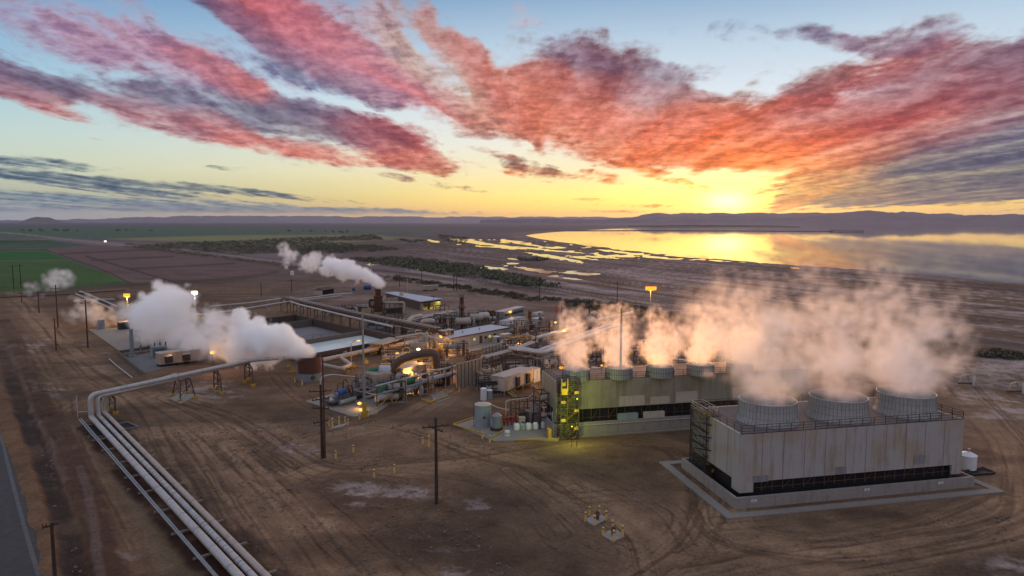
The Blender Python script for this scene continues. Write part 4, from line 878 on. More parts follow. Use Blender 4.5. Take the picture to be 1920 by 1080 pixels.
MB_ = MB(); MB_.add(*(lambda q: (q.v,q.f))(bp_(f2-.5,f2+.6,0,WB,-.1,zr-.05))); MB_.build('divider', 'concrete_dark', bas)
bp_(0,f1,0,WB,-.1,.06).build('floor', 'concrete_dark', bas); bp_(f1+.4,f2-.5,0,WB,-.1,.08).build('floor', 'mud', bas)
pool = bp_(f2+.6,LB,0,WB,-.1,zr-1.3); M['pool'] = water_mat('pool', (.60,.65,.62), .10, .01); pool.build('pool_water', M['pool'], bas)
lin_ = MB()
for a in ((.02,.1,.0,WB),(LB-.1,LB-.02,0,WB)): pass
wk = MB(); wk.rail([B(f2,0,zr), B(f2,WB,zr)], 1.0, 3.0, .05, 1); wk.build('hand_rail', 'brown_steel', bas)
pipe('rusty pipe along the right rim of the brine basin', [B(f2-2,-.9,zr+.2), B(LB+1,-.9,zr+.2)], .55, 'brown_steel', 'rim_pipe', 'pipe')
# ------------------------------------------------------------------ buildings and boxes
def at(u, v, D):                             # a point D metres ahead in the line of sight's depth
    d = ray(u, v); t = D/d.y; return np.array((d.x*t, d.y*t, CAM_H+d.z*t))
def quadpx(pts, z=0.0): return [tuple(G(u,v,z)[:2]) for u, v in pts]
def para(a, b, depth):                      # ground rectangle from its front edge a-b going back by depth
    d = V2(b-a).normalized(); n = Vector((-d.y, d.x)); return frame2(Vector((a.x,a.y)), d, n), V2(b-a).length
def bx(F, x0, x1, y0, y1, z0, z1, mb=None): return (mb or MB()).prism([tuple(F(x,y)[:2]) for x, y in ((x0,y0),(x1,y0),(x1,y1),(x0,y1))], z0, z1)
# office
F, L = para(G(844,656), G(955,633.5), 8); off_ = thing('office_building', 'long low pale office building with brown doors and small windows', 'building', F(L/2,4)); Hh = 3.1
bx(F,0,L,0,7.5,-.2,Hh).build('wall', 'beige_panel', off_); bx(F,-.25,L+.25,-.3,7.8,Hh,Hh+.22).build('roof', 'roof_blue', off_); bx(F,-.28,L+.28,-.36,-.3,Hh-.02,Hh+.25).build('fascia', 'door_brown', off_)
for x0, w_, z0, z1 in ((.7,.9,0,2.1),(.47*L,1.25,0,2.3)): bx(F,x0,x0+w_,-.05,0,z0,z1).build('door', 'door_brown', off_)
for x0, lit in ((.36*L,1),(.62*L,2),(.71*L,0),(.90*L,0)):
    f_ = bx(F,x0,x0+1.25,-.05,0,1.15,2.15).build('window', 'door_brown', off_); bx(F,x0+.1,x0+1.15,-.07,-.05,1.25,2.05).build('pane', 'window_lit' if lit else 'glass_dark', f_)
bx(F,.555*L,.59*L,-.12,0,1.2,1.9).build('notice_board', 'dark_steel', off_)
for x0 in (.34*L,.62*L): MB().lathe(F(x0,3.5,Hh+.22), [(.16,0),(.16,.5),(.28,.52),(.28,.62)], 12).build('roof_vent', 'galvanised', off_)
for k, x0 in enumerate((.8,3.2)):
    r_ = thing('rooftop_cooler', ('brown','paler')[k]+' boxy cooler on the left end of the office roof', 'air conditioner', F(x0,4.5,Hh+.22)); bx(F,x0,x0+1.7,3.2,5.4,Hh+.22,Hh+1.6).build('casing', ('door_brown','tan_panel')[k], r_); bx(F,x0+.2,x0+1.5,3.15,3.2,Hh+.5,Hh+1.4).build('grille', 'dark_steel', r_); bx(F,x0-.05,x0+1.75,3.1,5.45,Hh+1.6,Hh+1.7).build('lid', 'insulation', r_)
oF, oL = F, L
pp = bx(F,-2.2,-.2,.5,3.5,-.1,3.6); solo('corner_block', 'amber lit block at the left corner of the office', 'building', pp, 'tan_panel', F(-1,2))
dk = bx(F,-.5,L+4,-6.5,-.02,-.25,.16).build('concrete_deck', 'concrete'); dk['kind'] = 'structure'
for k, (x0, s_, h_) in enumerate(((L*.60,1.9,1.75),(L*.74,3.1,2.0))):
    r_ = thing('package_unit', ('smaller grey','larger pale')[k]+' air handler box standing in front of the office', 'air conditioner', F(x0,-2.8,.16), 'air handlers before the office'); bx(F,x0,x0+s_,-3.8,-1.7,.16,.16+h_).build('casing', ('tank_grey','beige_panel')[k], r_); bx(F,x0-.06,x0+s_+.06,-3.86,-1.64,.16+h_,.26+h_).build('lid', 'white_paint', r_)
    bx(F,x0+.2,x0+s_*.45,-3.85,-3.8,.5,1.4).build('grille', 'dark_steel', r_)
# warehouse
r4 = [(789,566.5),(829,561.3),(744,548.2),(722,549.4)]; zz = 3.4
Pf = [G(u,v,zz) for u, v in r4]; wh = thing('warehouse', 'wide low shed with a pale blue roof and a lit yellow open front', 'building', sum(Pf,Vector())/4-Vector((0,0,zz)))
ctr = sum(Pf,Vector())/4
xy = [tuple(p[:2]) for p in Pf]; inset = [tuple((p+(ctr-p)*.04)[:2]) for p in Pf]
MB().prism(xy, zz, zz+.3).build('roof', 'roof_blue', wh)
def wallseg(a, b, z0, z1, t=.2):
    a, b = Vector(a), Vector(b); d = (b-a).normalized(); n = Vector((-d.y,d.x))*t; return MB().prism([tuple(a),tuple(b),tuple(b+n),tuple(a+n)], z0, z1)
for a, b in ((1,2),(2,3),(3,0)): wallseg(inset[a], inset[b], -.1, zz).build('wall', 'tan_panel' if a != 3 else 'brown_steel', wh)
fa, fb = Vector(inset[0]), Vector(inset[1]); dd = (fb-fa)
wallseg(fa, fa+dd*.14, -.1, zz).build('wall', 'tan_panel', wh); wallseg(fa+dd*.36, fa+dd*.46, -.1, zz).build('wall', 'dark_steel', wh); wallseg(fa, fb, zz-.7, zz-.02).build('lintel', 'dark_steel', wh)
cc_ = fa+dd*.6; nn_ = Vector((-dd.y,dd.x)).normalized(); nn_ = nn_ if nn_.y > 0 else -nn_
for t_ in (.25,.62,.85):
    p = fa+dd*t_+nn_*2.2; o = MB().box((p.x,p.y,zz-.45), (1.2,.25,.12)).build('strip_lamp', 'lamp_green', wh); l = lamp((p.x,p.y,zz-.7), 420, (.95,.95,.25), .4); l.parent = wh; l.location = Vector(l.location)-wh.location
MB().box((ctr.x-4,ctr.y+2,zz+.3), (1.6,1.6,1.3)).build('roof_unit', 'beige_panel', wh)
# shed
F, L = para(G(605,553), G(626,549.5), 6); sh_ = thing('tool_shed', 'small dark shed with a red hipped roof by the dirt road', 'shed', F(L/2,3)); bx(F,0,L,0,4.8,-.1,2.2).build('wall', 'black', sh_); bx(F,-.03,0,0,4.8,-.1,2.2).build('lit_side_wall', 'insulation_tan', sh_)  # left wall's lit look is put into its paler colour; the rest is black
mb = MB(); a0,a1,a2,a3 = F(-.4,-.4,2.2),F(L+.4,-.4,2.2),F(L+.4,5.2,2.2),F(-.4,5.2,2.2); m0,m1 = F(1,2.4,3.3),F(L-1,2.4,3.3); mb.add([a0,a1,a2,a3,m0,m1],[(0,1,5,4),(2,3,4,5),(1,2,5),(3,0,4),(3,2,1,0)]); mb.build('roof', 'roof_red', sh_)
# far containers
c = G(689,543); r_ = thing('frac_tank', 'blue round ended tank trailer on the dirt beyond the rusty stack', 'tank', c); MB().tube([c+Vector((-1.9,0,1.2)),c+Vector((1.9,.3,1.2))],1.15,18).build('tank_body','blue_paint',r_); MB().box((c.x,c.y,-.1),(3.6,1.6,.35)).build('skid','blue_paint',r_)
c = G(663.5,545); r_ = thing('skip_bin', 'small blue skip bin left of the blue tank', 'skip', c); MB().box((c.x,c.y,0),(1.6,1.3,1.2)).build('bin','blue_paint',r_); MB().box((c.x,c.y,1.2),(1.75,1.45,.1)).build('rim','blue_paint',r_)
F, L = para(G(797,545.5), G(822,543.5), 4); r_ = thing('sand_box_trailer', 'long tan box trailer beyond the lit shed', 'trailer', F(L/2,1.5)); bx(F,0,L,0,2.6,.5,2.6).build('body','tan_panel',r_); bx(F,.3,1.2,.2,2.4,0,.5).build('wheels','black',r_); bx(F,L-1.4,L-.4,.2,2.4,0,.5).build('wheels','black',r_)
F, L = para(G(919,599), G(943,598), 5); r_ = thing('site_cabin', 'reddish brown cabin joined to a longer grey cabin', 'cabin', F(L/2,2)); bx(F,0,L,0,4,.2,3.0).build('body','door_brown',r_); bx(F,-.1,L+.1,-.1,4.1,3.0,3.15).build('roof','brown_steel',r_)
F, L = para(G(944,601.5), G(983,591), 5); r_ = thing('site_cabin', 'long dark grey cabin with a pale roof and a wall lamp', 'cabin', F(L/2,2)); bx(F,0,L,0,3.2,.2,3.1).build('body','insulation_grey',r_); bx(F,-.2,L+.2,-.2,3.4,3.1,3.28).build('roof','insulation',r_); bx(F,1,L-1,-.04,0,1.4,2.3).build('window_band','dark_steel',r_)
p = F(L*.36,-.15,2.5); o = MB().box((p.x,p.y,p.z-.12),(.28,.2,.24)).build('wall_lamp','lamp_dim',r_); l = lamp(p+Vector((0,-.5,0)),180,AMBER); l.parent = r_; l.location = Vector(l.location)-r_.location
PB = [((976,618),(992,616),3.4,2.0,'beige_panel','pale pump house roofed box lit amber, left of the pipe tower'),((992,619),(1012,614),4,1.9,'white_paint','white container beside the pale pump house'),((950,612),(968,608),3,1.7,'white_paint','white container left of the pale pump house'),((962,606),(985,602),3,1.4,'white_paint','low white flat roofed box behind the containers'),((1008,607),(1022,604),3,1.5,'tan_panel','tan box near the small amber lamp'),((1005,592),(1019,589),1.6,.9,'white_paint','white pickup sized box parked on the far yard')]
for a, b, dp, h_, mt, lab in PB:
    F, L = para(G(*a), G(*b), dp); r_ = thing('container', lab, 'container', F(L/2,dp/2)); bx(F,0,L,0,dp,.1,h_).build('body',mt,r_); bx(F,-.06,L+.06,-.06,dp+.06,h_,h_+.1).build('lid','insulation',r_); bx(F,L*.3,L*.5,-.05,0,.2,h_*.8).build('door','dark_steel',r_)
# electrical house on stilts
F, L = para(G(946.5,743), G(1000,724), 4); zb, zt2 = .95, 3.75; r_ = thing('switch_house', 'grey ribbed switch house raised on stilts, two dark coolers on its front', 'cabin', F(L/2,1.8))
bx(F,0,L,0,3.4,zb,zt2).build('body','beige_panel',r_); bx(F,-.12,L+.12,-.12,3.52,zt2,zt2+.16).build('roof','insulation_tan',r_)
for x0 in (.3,L*.35,L*.66,L-.6):
    for y0 in (.3,3.0): bx(F,x0,x0+.25,y0,y0+.25,-.1,zb).build('stilt','concrete',r_)
bx(F,.25,1.15,-.06,0,zb+.1,zb+2.2).build('door','tan_panel',r_); bx(F,1.9,L-.4,-.05,0,zb+.1,zb+.2).build('trim','dark_steel',r_)
for x0 in (L*.36,L*.72): cas = bx(F,x0,x0+1.0,-.5,0,zb+.3,zb+2.3).build('cooler','dark_steel',r_); bx(F,x0-.05,x0+1.05,-.55,0,zb+2.3,zb+2.42).build('hood','beige_panel',cas)
for x0, lab in ((.3,'near end'),(L*.82,'far end')):
    s_ = thing('access_stair', 'yellow railed steps at the %s of the switch house'%lab, 'stair', F(x0,-1.4)); mb = MB()
    for k in range(5): bx(F,x0,x0+1.0,-2.2+.36*k,-1.84+.36*k,.18*k,.18*k+.06,mb)
    mb.build('tread','galvanised',s_); rl = MB()
    for xx in (x0,x0+1.0): rl.bar(F(xx,-2.2,1.0),F(xx,-.5,1.95),.06); rl.bar(F(xx,-2.2,0),F(xx,-2.2,1.0),.06); rl.bar(F(xx,-.5,.9),F(xx,-.5,1.95),.06); rl.bar(F(xx,-2.2,0),F(xx,-.5,.95),.09)
    rl.build('hand_rail','yellow_paint',s_)
F, L = para(G(1001,718), G(1013,714), 2); r_ = thing('transformer_box', 'tall white cabinet at the right end of the switch house', 'cabinet', F(L/2,1)); bx(F,0,L,0,2.2,0,2.9).build('body','white_paint',r_); bx(F,-.05,L+.05,-.05,2.25,2.9,3.0).build('lid','insulation',r_); bx(F,L*.48,L*.52,-.02,0,.2,2.7).build('door_gap','dark_steel',r_)
# left electrical yard
F, L = para(G(299,689), G(392,677), 4); r_ = thing('switch_house', 'beige switch house behind the raised pipe, dark coolers and amber lamp', 'cabin', F(L/2,1.8)); bx(F,0,L,0,3.2,.6,3.2).build('body','tan_panel',r_); bx(F,-.1,L+.1,-.1,3.3,3.2,3.35).build('roof','insulation_tan',r_); bx(F,.2,L-.2,.2,3.0,-.1,.6).build('skirt','black',r_)
for x0 in (L*.11,L*.46): cas = bx(F,x0,x0+1.7,-.5,0,.9,2.5).build('cooler','dark_steel',r_); bx(F,x0,x0+1.7,-.55,0,2.5,2.62).build('hood','white_paint',cas)
p = F(L*.23,-.15,2.6); MB().box((p.x,p.y,p.z-.1),(.3,.2,.2)).build('wall_lamp','lamp_amber',r_); l = lamp(p+Vector((0,-.4,0)),35,AMBER); l.parent = r_; l.location = Vector(l.location)-r_.location
F, L = para(G(286,672), G(314,669), 3); r_ = thing('transformer', 'blue grey transformer with fins and bushings behind the left switch house', 'transformer', F(L/2,1.5)); bx(F,0,L,0,2.4,0,3.0).build('tank','tank_blue',r_); fn_ = MB()
for k in range(9): bx(F,.2+k*(L-.5)/9,.26+k*(L-.5)/9,-.5,0,.4,2.6,fn_)
fn_.build('fin','tank_grey',r_)
for k in range(3): MB().lathe(F(.8+k*1.3,1.2,3.0), [(.16,0),(.22,.2),(.12,.4),(.2,.6),(.08,.9)], 10).build('bushing','door_brown',r_)
for k, (u, v, vt) in enumerate(((264,660,648),(274,661,652),(284,658,646),(297,655,643),(304,652,642))):
    p = G(u,v); h_ = Hat(p,vt); r_ = thing('switch_post', 'grey insulator post %s transformer yard'%('at the left edge of the','second from the left in the','third from the left in the','just left of the tank in the','behind the tank in the')[k], 'post', p, 'insulator posts'); MB().bar(p,p+Vector((0,0,h_*.7)),.22).build('stand','galvanised',r_); MB().lathe(p+Vector((0,0,h_*.7)),[(.22,0),(.12,.15),(.22,.3),(.12,.45),(.2,.6)],10).build('insulator','dark_steel',r_)
mp_ = G(248,668); r_ = thing('steel_mast', 'stout grey steel pole at the corner of the transformer yard', 'mast', mp_); MB().lathe(mp_,[(.55,-.1),(.42,Hat(mp_,617))],14).build('shaft','tank_grey',r_); MB().lathe(mp_,[(.85,-.1),(.85,.3)],14).build('base','galvanised',r_)
g_ = MB().prism(quadpx([(237,671),(282,661),(330,686),(268,700)]), -.2, .06).build('gravel_pad','gravel'); g_['kind'] = 'structure'
g_ = MB().prism(quadpx([(166,618),(248,613),(330,640),(300,655),(232,664)]), -.25, .08).build('concrete_pad','concrete'); g_['kind'] = 'structure'
r_ = thing('low_wall', 'dark low retaining wall round the gravel transformer yard', 'wall', G(250,680)); 
for a, b in (((221,665),(266,703)),((222,664),(282,655))):
    a_, b_ = V2(G(*a)), V2(G(*b)); wallseg(a_, b_, -.2, .9, .3).build('wall', 'concrete_dark', r_)
solo('pipe_line', 'thin pale pipe on the ground left of the transformer yard', 'pipe', MB().tube([G(205,673,.3),G(218,685,.3),G(248,708,.3)],.12,8), 'insulation', G(205,673))
for k,(u0,v0,u1,v1,h_,mt,lab) in enumerate(((185,618,197,617,3.0,'tank_grey','grey cabinet at the back of the left concrete pad'),(225,619,243,617,2.4,'dark_steel','dark cabinet behind the steel mast'),(255,634,269,632,2.8,'galvanised','ribbed grey cabinet under the big white cloud'),(276,634,291,632,3.2,'brown_steel','brown cabinet under the big white cloud'))):
    F, L = para(G(u0,v0), G(u1,v1), 2); r_ = thing('cabinet', lab, 'cabinet', F(L/2,1)); bx(F,0,L,0,2,0,h_).build('body',mt,r_); bx(F,-.1,L+.1,-.1,2.1,h_,h_+.12).build('lid','galvanised',r_); bx(F,L*.45,L*.5,-.03,0,.2,h_-.2).build('door_gap','black',r_)
# ------------------------------------------------------------------ tanks
def tank(label, u, vb, vt, hw, mt, roof, name='storage_tank', cone=.35, n=32, extra=None):
    c = G(u,vb); r = hw*c.y/FOC; c = c+Vector((0,r*.9,0)); h = Hat(c,vt)-cone*.3; root = thing(name, label, 'tank', c)
    MB().lathe(c,[(r,-.1),(r,h)],n,True,False).build('tank_wall',mt,root); MB().lathe(c+Vector((0,0,h)),[(r+.04,-.02),(r+.04,.06),(r*.55,cone*.7),(.03,cone)],n,True,False).build('tank_roof',roof,root); return root,c,r,h
t_,c,r,h = tank('tall blue grey tank with a rust stained cream roof', 905, 803, 757, 16, 'tank_blue','beige_panel')
lp_ = MB(); 
for k in range(10): lp_.bar(c+Vector((-r-.15,-.25,.3+h/10*k)),c+Vector((-r-.15,.25,.3+h/10*k)),.04)
lp_.bar(c+Vector((-r-.15,-.25,0)),c+Vector((-r-.15,-.25,h+.6)),.06); lp_.bar(c+Vector((-r-.15,.25,0)),c+Vector((-r-.15,.25,h+.6)),.06); lp_.build('ladder','rust',t_)
MB().tube([c+Vector((.3,-r-.02,h*.5)),c+Vector((.3,-r-.12,h*.5))],.2,10).build('gauge','dark_steel',t_); MB().tube([c+Vector((r*.9,0,h)),c+Vector((r+1.2,0,h-.6)),c+Vector((r+3.0,.4,h-1.1))],.1,8).build('outlet_pipe','insulation_tan',t_)
t_,c,r,h = tank('short grey dome topped tank beside the tall blue grey one', 931, 809, 778, 9.5,'tank_grey','tank_grey',cone=.6); MB().lathe(c,[(r+.25,-.1),(r+.25,.5),(r,.55)],24).build('base_ring','dark_steel',t_)
t_,c,r,h = tank('left one of two slim white tanks behind the blue grey tank', 906.5, 751, 728, 6,'white_paint','white_paint',cone=.3); t_,c,r,h = tank('right one of two slim white tanks, bluish shade', 917, 749, 731, 6.2,'tank_blue','white_paint',cone=.3)
t_,c,r,h = tank('squat white tank in a black tray beside the nearest cooling tower', 1821.5, 884, 851, 16.5,'white_paint','white_paint',cone=.5)
MB().lathe(c+Vector((.2,0,h+.4)),[(.12,0),(.12,.45),(.2,.46),(.2,.55)],10).build('vent','beige_panel',t_)
tr = thing('spill_tray','black spill tray under the squat white tank','tray',c); q = MB().prism(quadpx([(1808,886),(1843,879),(1866,889),(1822,893)]),-.05,.12); q.build('base','black',tr)
w_ = [G(*p) for p in ((1808,886),(1843,879),(1866,889),(1822,893))]; kb = MB()
for a,b in zip(w_,w_[1:]+w_[:1]): kb.bar(a+Vector((0,0,.25)),b+Vector((0,0,.25)),.16)
kb.build('rim','dark_steel',tr)
TL = [('white tote jug with black neck at the right end of the row',1018,804.5,6.0,9),('white tote jug with black neck, second from the right end of the row',1004.5,806,6.0,9),('white tote jug with black neck in the middle of the row',991.5,807,6.0,9),('greenish tote jug left of the white ones',980,807.5,6.0,8.5),('white tote jug leftmost in the row behind the yellow kerb',969,808,6.0,9)]
for k,(lab,u,vb,hw,hp) in enumerate(TL):
    c = G(u,vb); r = hw*c.y/FOC; c = c+Vector((0,r,0)); h = Hat(c,vb-hp-6); root = thing('chemical_tote',lab,'tote',c,'row of chemical totes'); MB().lathe(c,[(r,0),(r,h*.72),(r*.75,h*.9),(r*.3,h)],20).build('jug','white_paint' if k != 3 else 'tank_blue',root); MB().lathe(c+Vector((0,0,h)),[(r*.26,0),(r*.26,.16),(.05,.2)],12).build('neck','black',root)
c = G(951,818); root = thing('drum','small white drum standing alone before the short grey tank','drum',c); MB().lathe(c,[(.42,0),(.45,.3),(.42,.6),(.45,.62),(.4,.95)],18).build('body','white_paint',root); MB().lathe(c+Vector((0,0,.45)),[(.457,0),(.457,.14)],18,False,False).build('label_band','tank_grey',root); MB().lathe(c,[(.5,-.05),(.5,.08)],18).build('base','black',root)
for k,(u0,u1,v,vt,mt,lab) in enumerate(((969,976,804,796.5,'tank_blue','low pale box behind the leftmost totes'),(974,985,802,784,'insulation_tan','tall pinkish cabinet standing behind the totes'),(1028,1034,823,806,'yellow_paint','yellow lit cabinet at the foot of the stair tower'))):
    F, L = para(G(u0,v), G(u1,v-.5), .9); h_ = top((u0+u1)/2,v,vt); r_ = thing('cabinet',lab,'cabinet',F(L/2,.4)); bx(F,0,L,0,.9,0,h_).build('body',mt,r_); bx(F,-.04,L+.04,-.04,.94,h_,h_+.07).build('lid',mt,r_); bx(F,L*.7,L*.78,-.03,0,h_*.4,h_*.6).build('handle','dark_steel',r_)
# chemical pad
g_ = MB().prism(quadpx([(849,796),(890,783),(1040,800),(1046,828),(1000,826),(926,828)]), -.25, .10).build('concrete_pad','concrete'); g_['kind']='structure'
for k,(pl,lab) in enumerate((([(850,796),(874,803),(900,812),(906,808)],'yellow kerb before the tall blue grey tank'),([(966,825),(1000,824),(1048,824)],'yellow kerb in front of the totes'),([(917,823),(944,807)],'thin yellow kerb beside the short grey tank'),([(850,795),(889,783)],'yellow kerb along the back left of the tank pad'))):
    mb = MB(); P_ = [G(u,v,.2) for u,v in pl]
    for a,b in zip(P_[:-1],P_[1:]): mb.bar(a,b,.22)
    solo('yellow_kerb',lab,'kerb',mb,'yellow_paint',P_[0]-Vector((0,0,.3)))
def frame_rack(label, u0, v0, u1, v1, depth, H, levels, bays, mt='dark_steel', name='equipment_rack', extra=None, group=None):
    F, L = para(G(u0,v0), G(u1,v1), depth); r_ = thing(name,label,'frame',F(L/2,depth/2),group)
    for k in range(bays+1):
        for y in (0,depth): MB().bar(F(L*k/bays,y,-.05),F(L*k/bays,y,H),.16).build('column',mt,r_)
    bm_ = MB()
    for j in range(1,levels+1):
        z = H*j/levels
        for y in (0,depth): bm_.bar(F(0,y,z),F(L,y,z),.14)
        for k in range(bays+1): bm_.bar(F(L*k/bays,0,z-.02),F(L*k/bays,depth,z-.02),.12)
    bm_.build('beam',mt,r_); return r_,F,L
r_,F,L = frame_rack('red brown pipe frame between the grey tank and the tan hood',944,800,968,797,2.2,1.5,2,3,'red_paint'); 
for k in range(3): MB().tube(bend([F(.3+k*.7,.3,.1),F(.3+k*.7,.3,1.2),F(1.2+k*.7,1.6,1.2),F(1.2+k*.7,1.6,.1)],.3),.09,8).build('red_pipe','red_paint',r_)
r_,F,L = frame_rack('open frame carrying a dark pipe bridge behind the totes',967,796,1014,792,3.0,4.0,2,3); 
bx(F,L*.56,L*1.0,-.1,.1,1.9,3.7).build('hood_panel','beige_panel',r_); bx(F,L*.56,L,0,2.6,.1,1.8).build('bund','concrete_wall',r_); MB().lathe(F(L*.35,1.3,.1),[(.7,0),(.7,1.7),(.3,2.2)],16).build('vessel','brown_steel',r_); MB().tube(bend([F(-1.5,1,1.2),F(-1.5,1,4.1),F(L*.6,1,4.3),F(L*.8,1,5.2),F(L*.8,1,3.8)],.5),.12,8).build('pipe','insulation_tan',r_)
r_,F,L = frame_rack('two level pump rack left of the yellow lit stair tower',1012,806,1042,803,3.0,6.2,3,2); 
for k in range(4): MB().tube(bend([F(.4+k*.6,.6,.1),F(.4+k*.6,.6,3+.6*k),F(.4+k*.6,2.4,3+.6*k)],.4),.13,8).build('pipe',('brown_steel','insulation','rust','galvanised')[k],r_)
MB().tube([F(.4,1.0,5.2),F(L-.3,1.0,5.2)],.42,12).build('drum_vessel','insulation_tan',r_); bx(F,.2,L-.5,-.05,0,2.4,2.9).build('sign_board','beige_panel',r_); MB().lathe(F(L-.5,-.6,0),[(.45,0),(.45,3.0),(.2,3.3)],14).build('vessel','white_paint',r_)
# ------------------------------------------------------------------ turbine skid
g_ = MB().prism(quadpx([(572,753),(628,737),(760,738),(702,778),(662,782)]), -.25, .10).build('concrete_pad','concrete'); g_['kind']='structure'
g_ = MB().prism(quadpx([(806,742),(818,757),(846,747),(830,733)]), -.25, .12).build('concrete_pad','concrete'); g_['kind']='structure'
mb = MB(); P_ = [G(u,v,.3) for u,v in ((790,748),(806,754),(842,742))]
for a,b in zip(P_[:-1],P_[1:]): mb.bar(a,b,.24)
solo('yellow_kerb','yellow kerb round the small pad before the turbine skid','kerb',mb,'yellow_paint',P_[0])
F, L = para(G(707,766), G(858,722), 12); TS, LS = F, L
sk = thing('turbine_skid', 'turbine unit with green casing, white drum, grey pipes and pale rails', 'turbine', F(L/2,4)); zp2 = 2.6
for x in np.linspace(0,L,7):
    for y in (0,6.5): MB().bar(F(x,y,-.05),F(x,y,zp2+1.7 if y == 0 else zp2),.20).build('column','brown_steel' if x < 1 or y else 'galvanised',sk)
bm_ = MB()
for z in (zp2,):
    for y in (0,3.2,6.5): bm_.bar(F(0,y,z),F(L,y,z),.24)
    for x in np.linspace(0,L,9): bm_.bar(F(x,0,z),F(x,6.5,z),.18)
bm_.build('beam','insulation_grey',sk)
for x0,x1 in ((.6,3.6),(4.6,7.6)): q = MB(); q.bar(F(x0,.05,.1),F(x1,.05,zp2-.4),.14); q.build('yellow_brace','yellow_paint',sk)
MB().tube([F(-.2,0,zp2+1.75),F(L+1,0,zp2+1.75)],.16,8).build('top_rail','insulation',sk)
MB().tube([F(-.2,0,zp2+.1),F(L,0,zp2+.1)],.12,8).build('mid_rail','insulation_grey',sk)
MB().tube([F(.8,1.0,1.5),F(9.5,1.0,1.6)],.58,14).build('grey_header','insulation',sk); MB().tube(bend([F(9.4,1.0,1.6),F(12.2,1.0,1.7),F(12.2,.2,1.7),F(12.2,.2,.1)],.9),.5,14).build('elbow_pipe','insulation_grey',sk); MB().tube([F(12.5,.6,2.9),F(L,.6,2.6)],.5,14).build('grey_header','insulation',sk)
MB().tube([F(2.5,2.2,zp2+.2),F(12.5,2.2,zp2+.35)],.75,16).build('green_casing','green_paint',sk); bx(F,3.2,9.4,1.4,3.0,zp2+.3,zp2+.75).build('green_cover','green_paint',sk)
DK = 139.0
def ap(u,v,D=DK): return Vector(at(u,v,D))
MB().tube([ap(743,705),ap(766,711)],1.0,20).build('end_drum','insulation',sk); MB().tube([ap(766,711),ap(767,711.3)],1.08,20).build('drum_flange','white_paint',sk)
MB().tube(bend([ap(733,699),ap(745,682),ap(757,673),ap(790,664),ap(816,661),ap(818,690)],1.5),.95,16).build('exhaust_duct','brown_steel',sk); MB().tube([ap(692,695),ap(711,692)],.6,14).build('green_duct','green_paint',sk); MB().tube([ap(711,692),ap(733,697)],[.85,1.3],16).build('duct_cone','roof_blue',sk)
bx(F,6,L-3,6.6,10.5,-.1,4.4).build('enclosure','tan_panel',sk); bx(F,12.0,16.0,5.2,6.4,2.7,4.8).build('enclosure','beige_panel',sk)
bx(F,L-3.4,L-.2,2.0,3.4,.1,2.0).build('pump_block','dark_steel',sk); MB().rail([F(.3,6.5,zp2+.1),F(L-.3,6.5,zp2+.1)],1.1,1.6,.03,2).build('hand_rail','galvanised',sk)
rnd.seed(11)
for k in range(26):
    x, y = rnd.uniform(0,L), rnd.uniform(.6,6.2); z = rnd.uniform(.2,zp2); q = MB(); l_ = rnd.uniform(1.2,4.0)
    if k%3 == 0: q.tube(bend([F(x,y,.1),F(x,y,z+1.4),F(min(L,x+l_),y,z+1.4),F(min(L,x+l_),y,.2)],.35),.09,8)
    else: q.tube([F(x,y,z),F(min(L,x+l_),y,z)],rnd.choice((.07,.1,.16)),8)
    q.build('small_pipe',rnd.choice(('galvanised','brown_steel','insulation','insulation_grey','dark_steel')),sk)
# pump and motor skid at the left end
F, L = para(G(622,764), G(702,770), 8); F, L = para(G(624,765), G(690,745), 6); mk = thing('motor_skid','motor and valve skid with a blue motor and railed platform, left of the turbine','skid',F(L/2,2.5))
bx(F,0,L,0,3.4,.7,.9).build('platform','dark_steel',mk); 
for x in np.linspace(.2,L-.2,5):
    for y in (.1,3.3): MB().bar(F(x,y,-.05),F(x,y,.7),.16).build('column','dark_steel',mk)
MB().rail([F(0,0,.9),F(L*.45,0,.9)],1.0,1.0,.03,2).build('hand_rail','galvanised',mk); MB().rail([F(0,3.4,.9),F(0,0,.9)],1.0,1.0,.03,2).build('hand_rail','galvanised',mk)
MB().tube([F(2.6,1.6,1.9),F(4.6,1.6,1.9)],.75,18).build('motor','blue_paint',mk); MB().tube([F(2.2,1.6,1.9),F(2.6,1.6,1.9)],.5,14).build('motor_cap','tank_grey',mk); MB().lathe(F(1.0,1.4,.9),[(.4,0),(.4,.4),(.1,.6)],14).build('valve','white_paint',mk); MB().tube([F(1.0,-.8,.9),F(5.0,-.9,.9)],.42,12).build('grey_pipe','tank_grey',mk)
for k in range(16):
    x, y = rnd.uniform(L*.45,L), rnd.uniform(0,5); h_ = rnd.uniform(2.2,4.6); q = MB(); q.tube(bend([F(x,y,.1),F(x,y,h_),F(x+rnd.uniform(.4,1.6),y,h_),F(x+1.6,y,.4)],.3),rnd.choice((.06,.09,.13)),8); q.build('small_pipe',rnd.choice(('dark_steel','brown_steel','galvanised','insulation_grey')),mk)
MB().tube(bend([F(1.6,5.0,.1),F(1.6,5.0,5.0),F(4.0,4.4,5.2),F(L+1,3.2,3.4)],1.0),.14,8).build('gooseneck','insulation',mk)
p = G(676,768,1.2); MB().box((p.x,p.y,.9),(.4,.3,.5)).build('lit_gauge','lamp_dim',mk); 
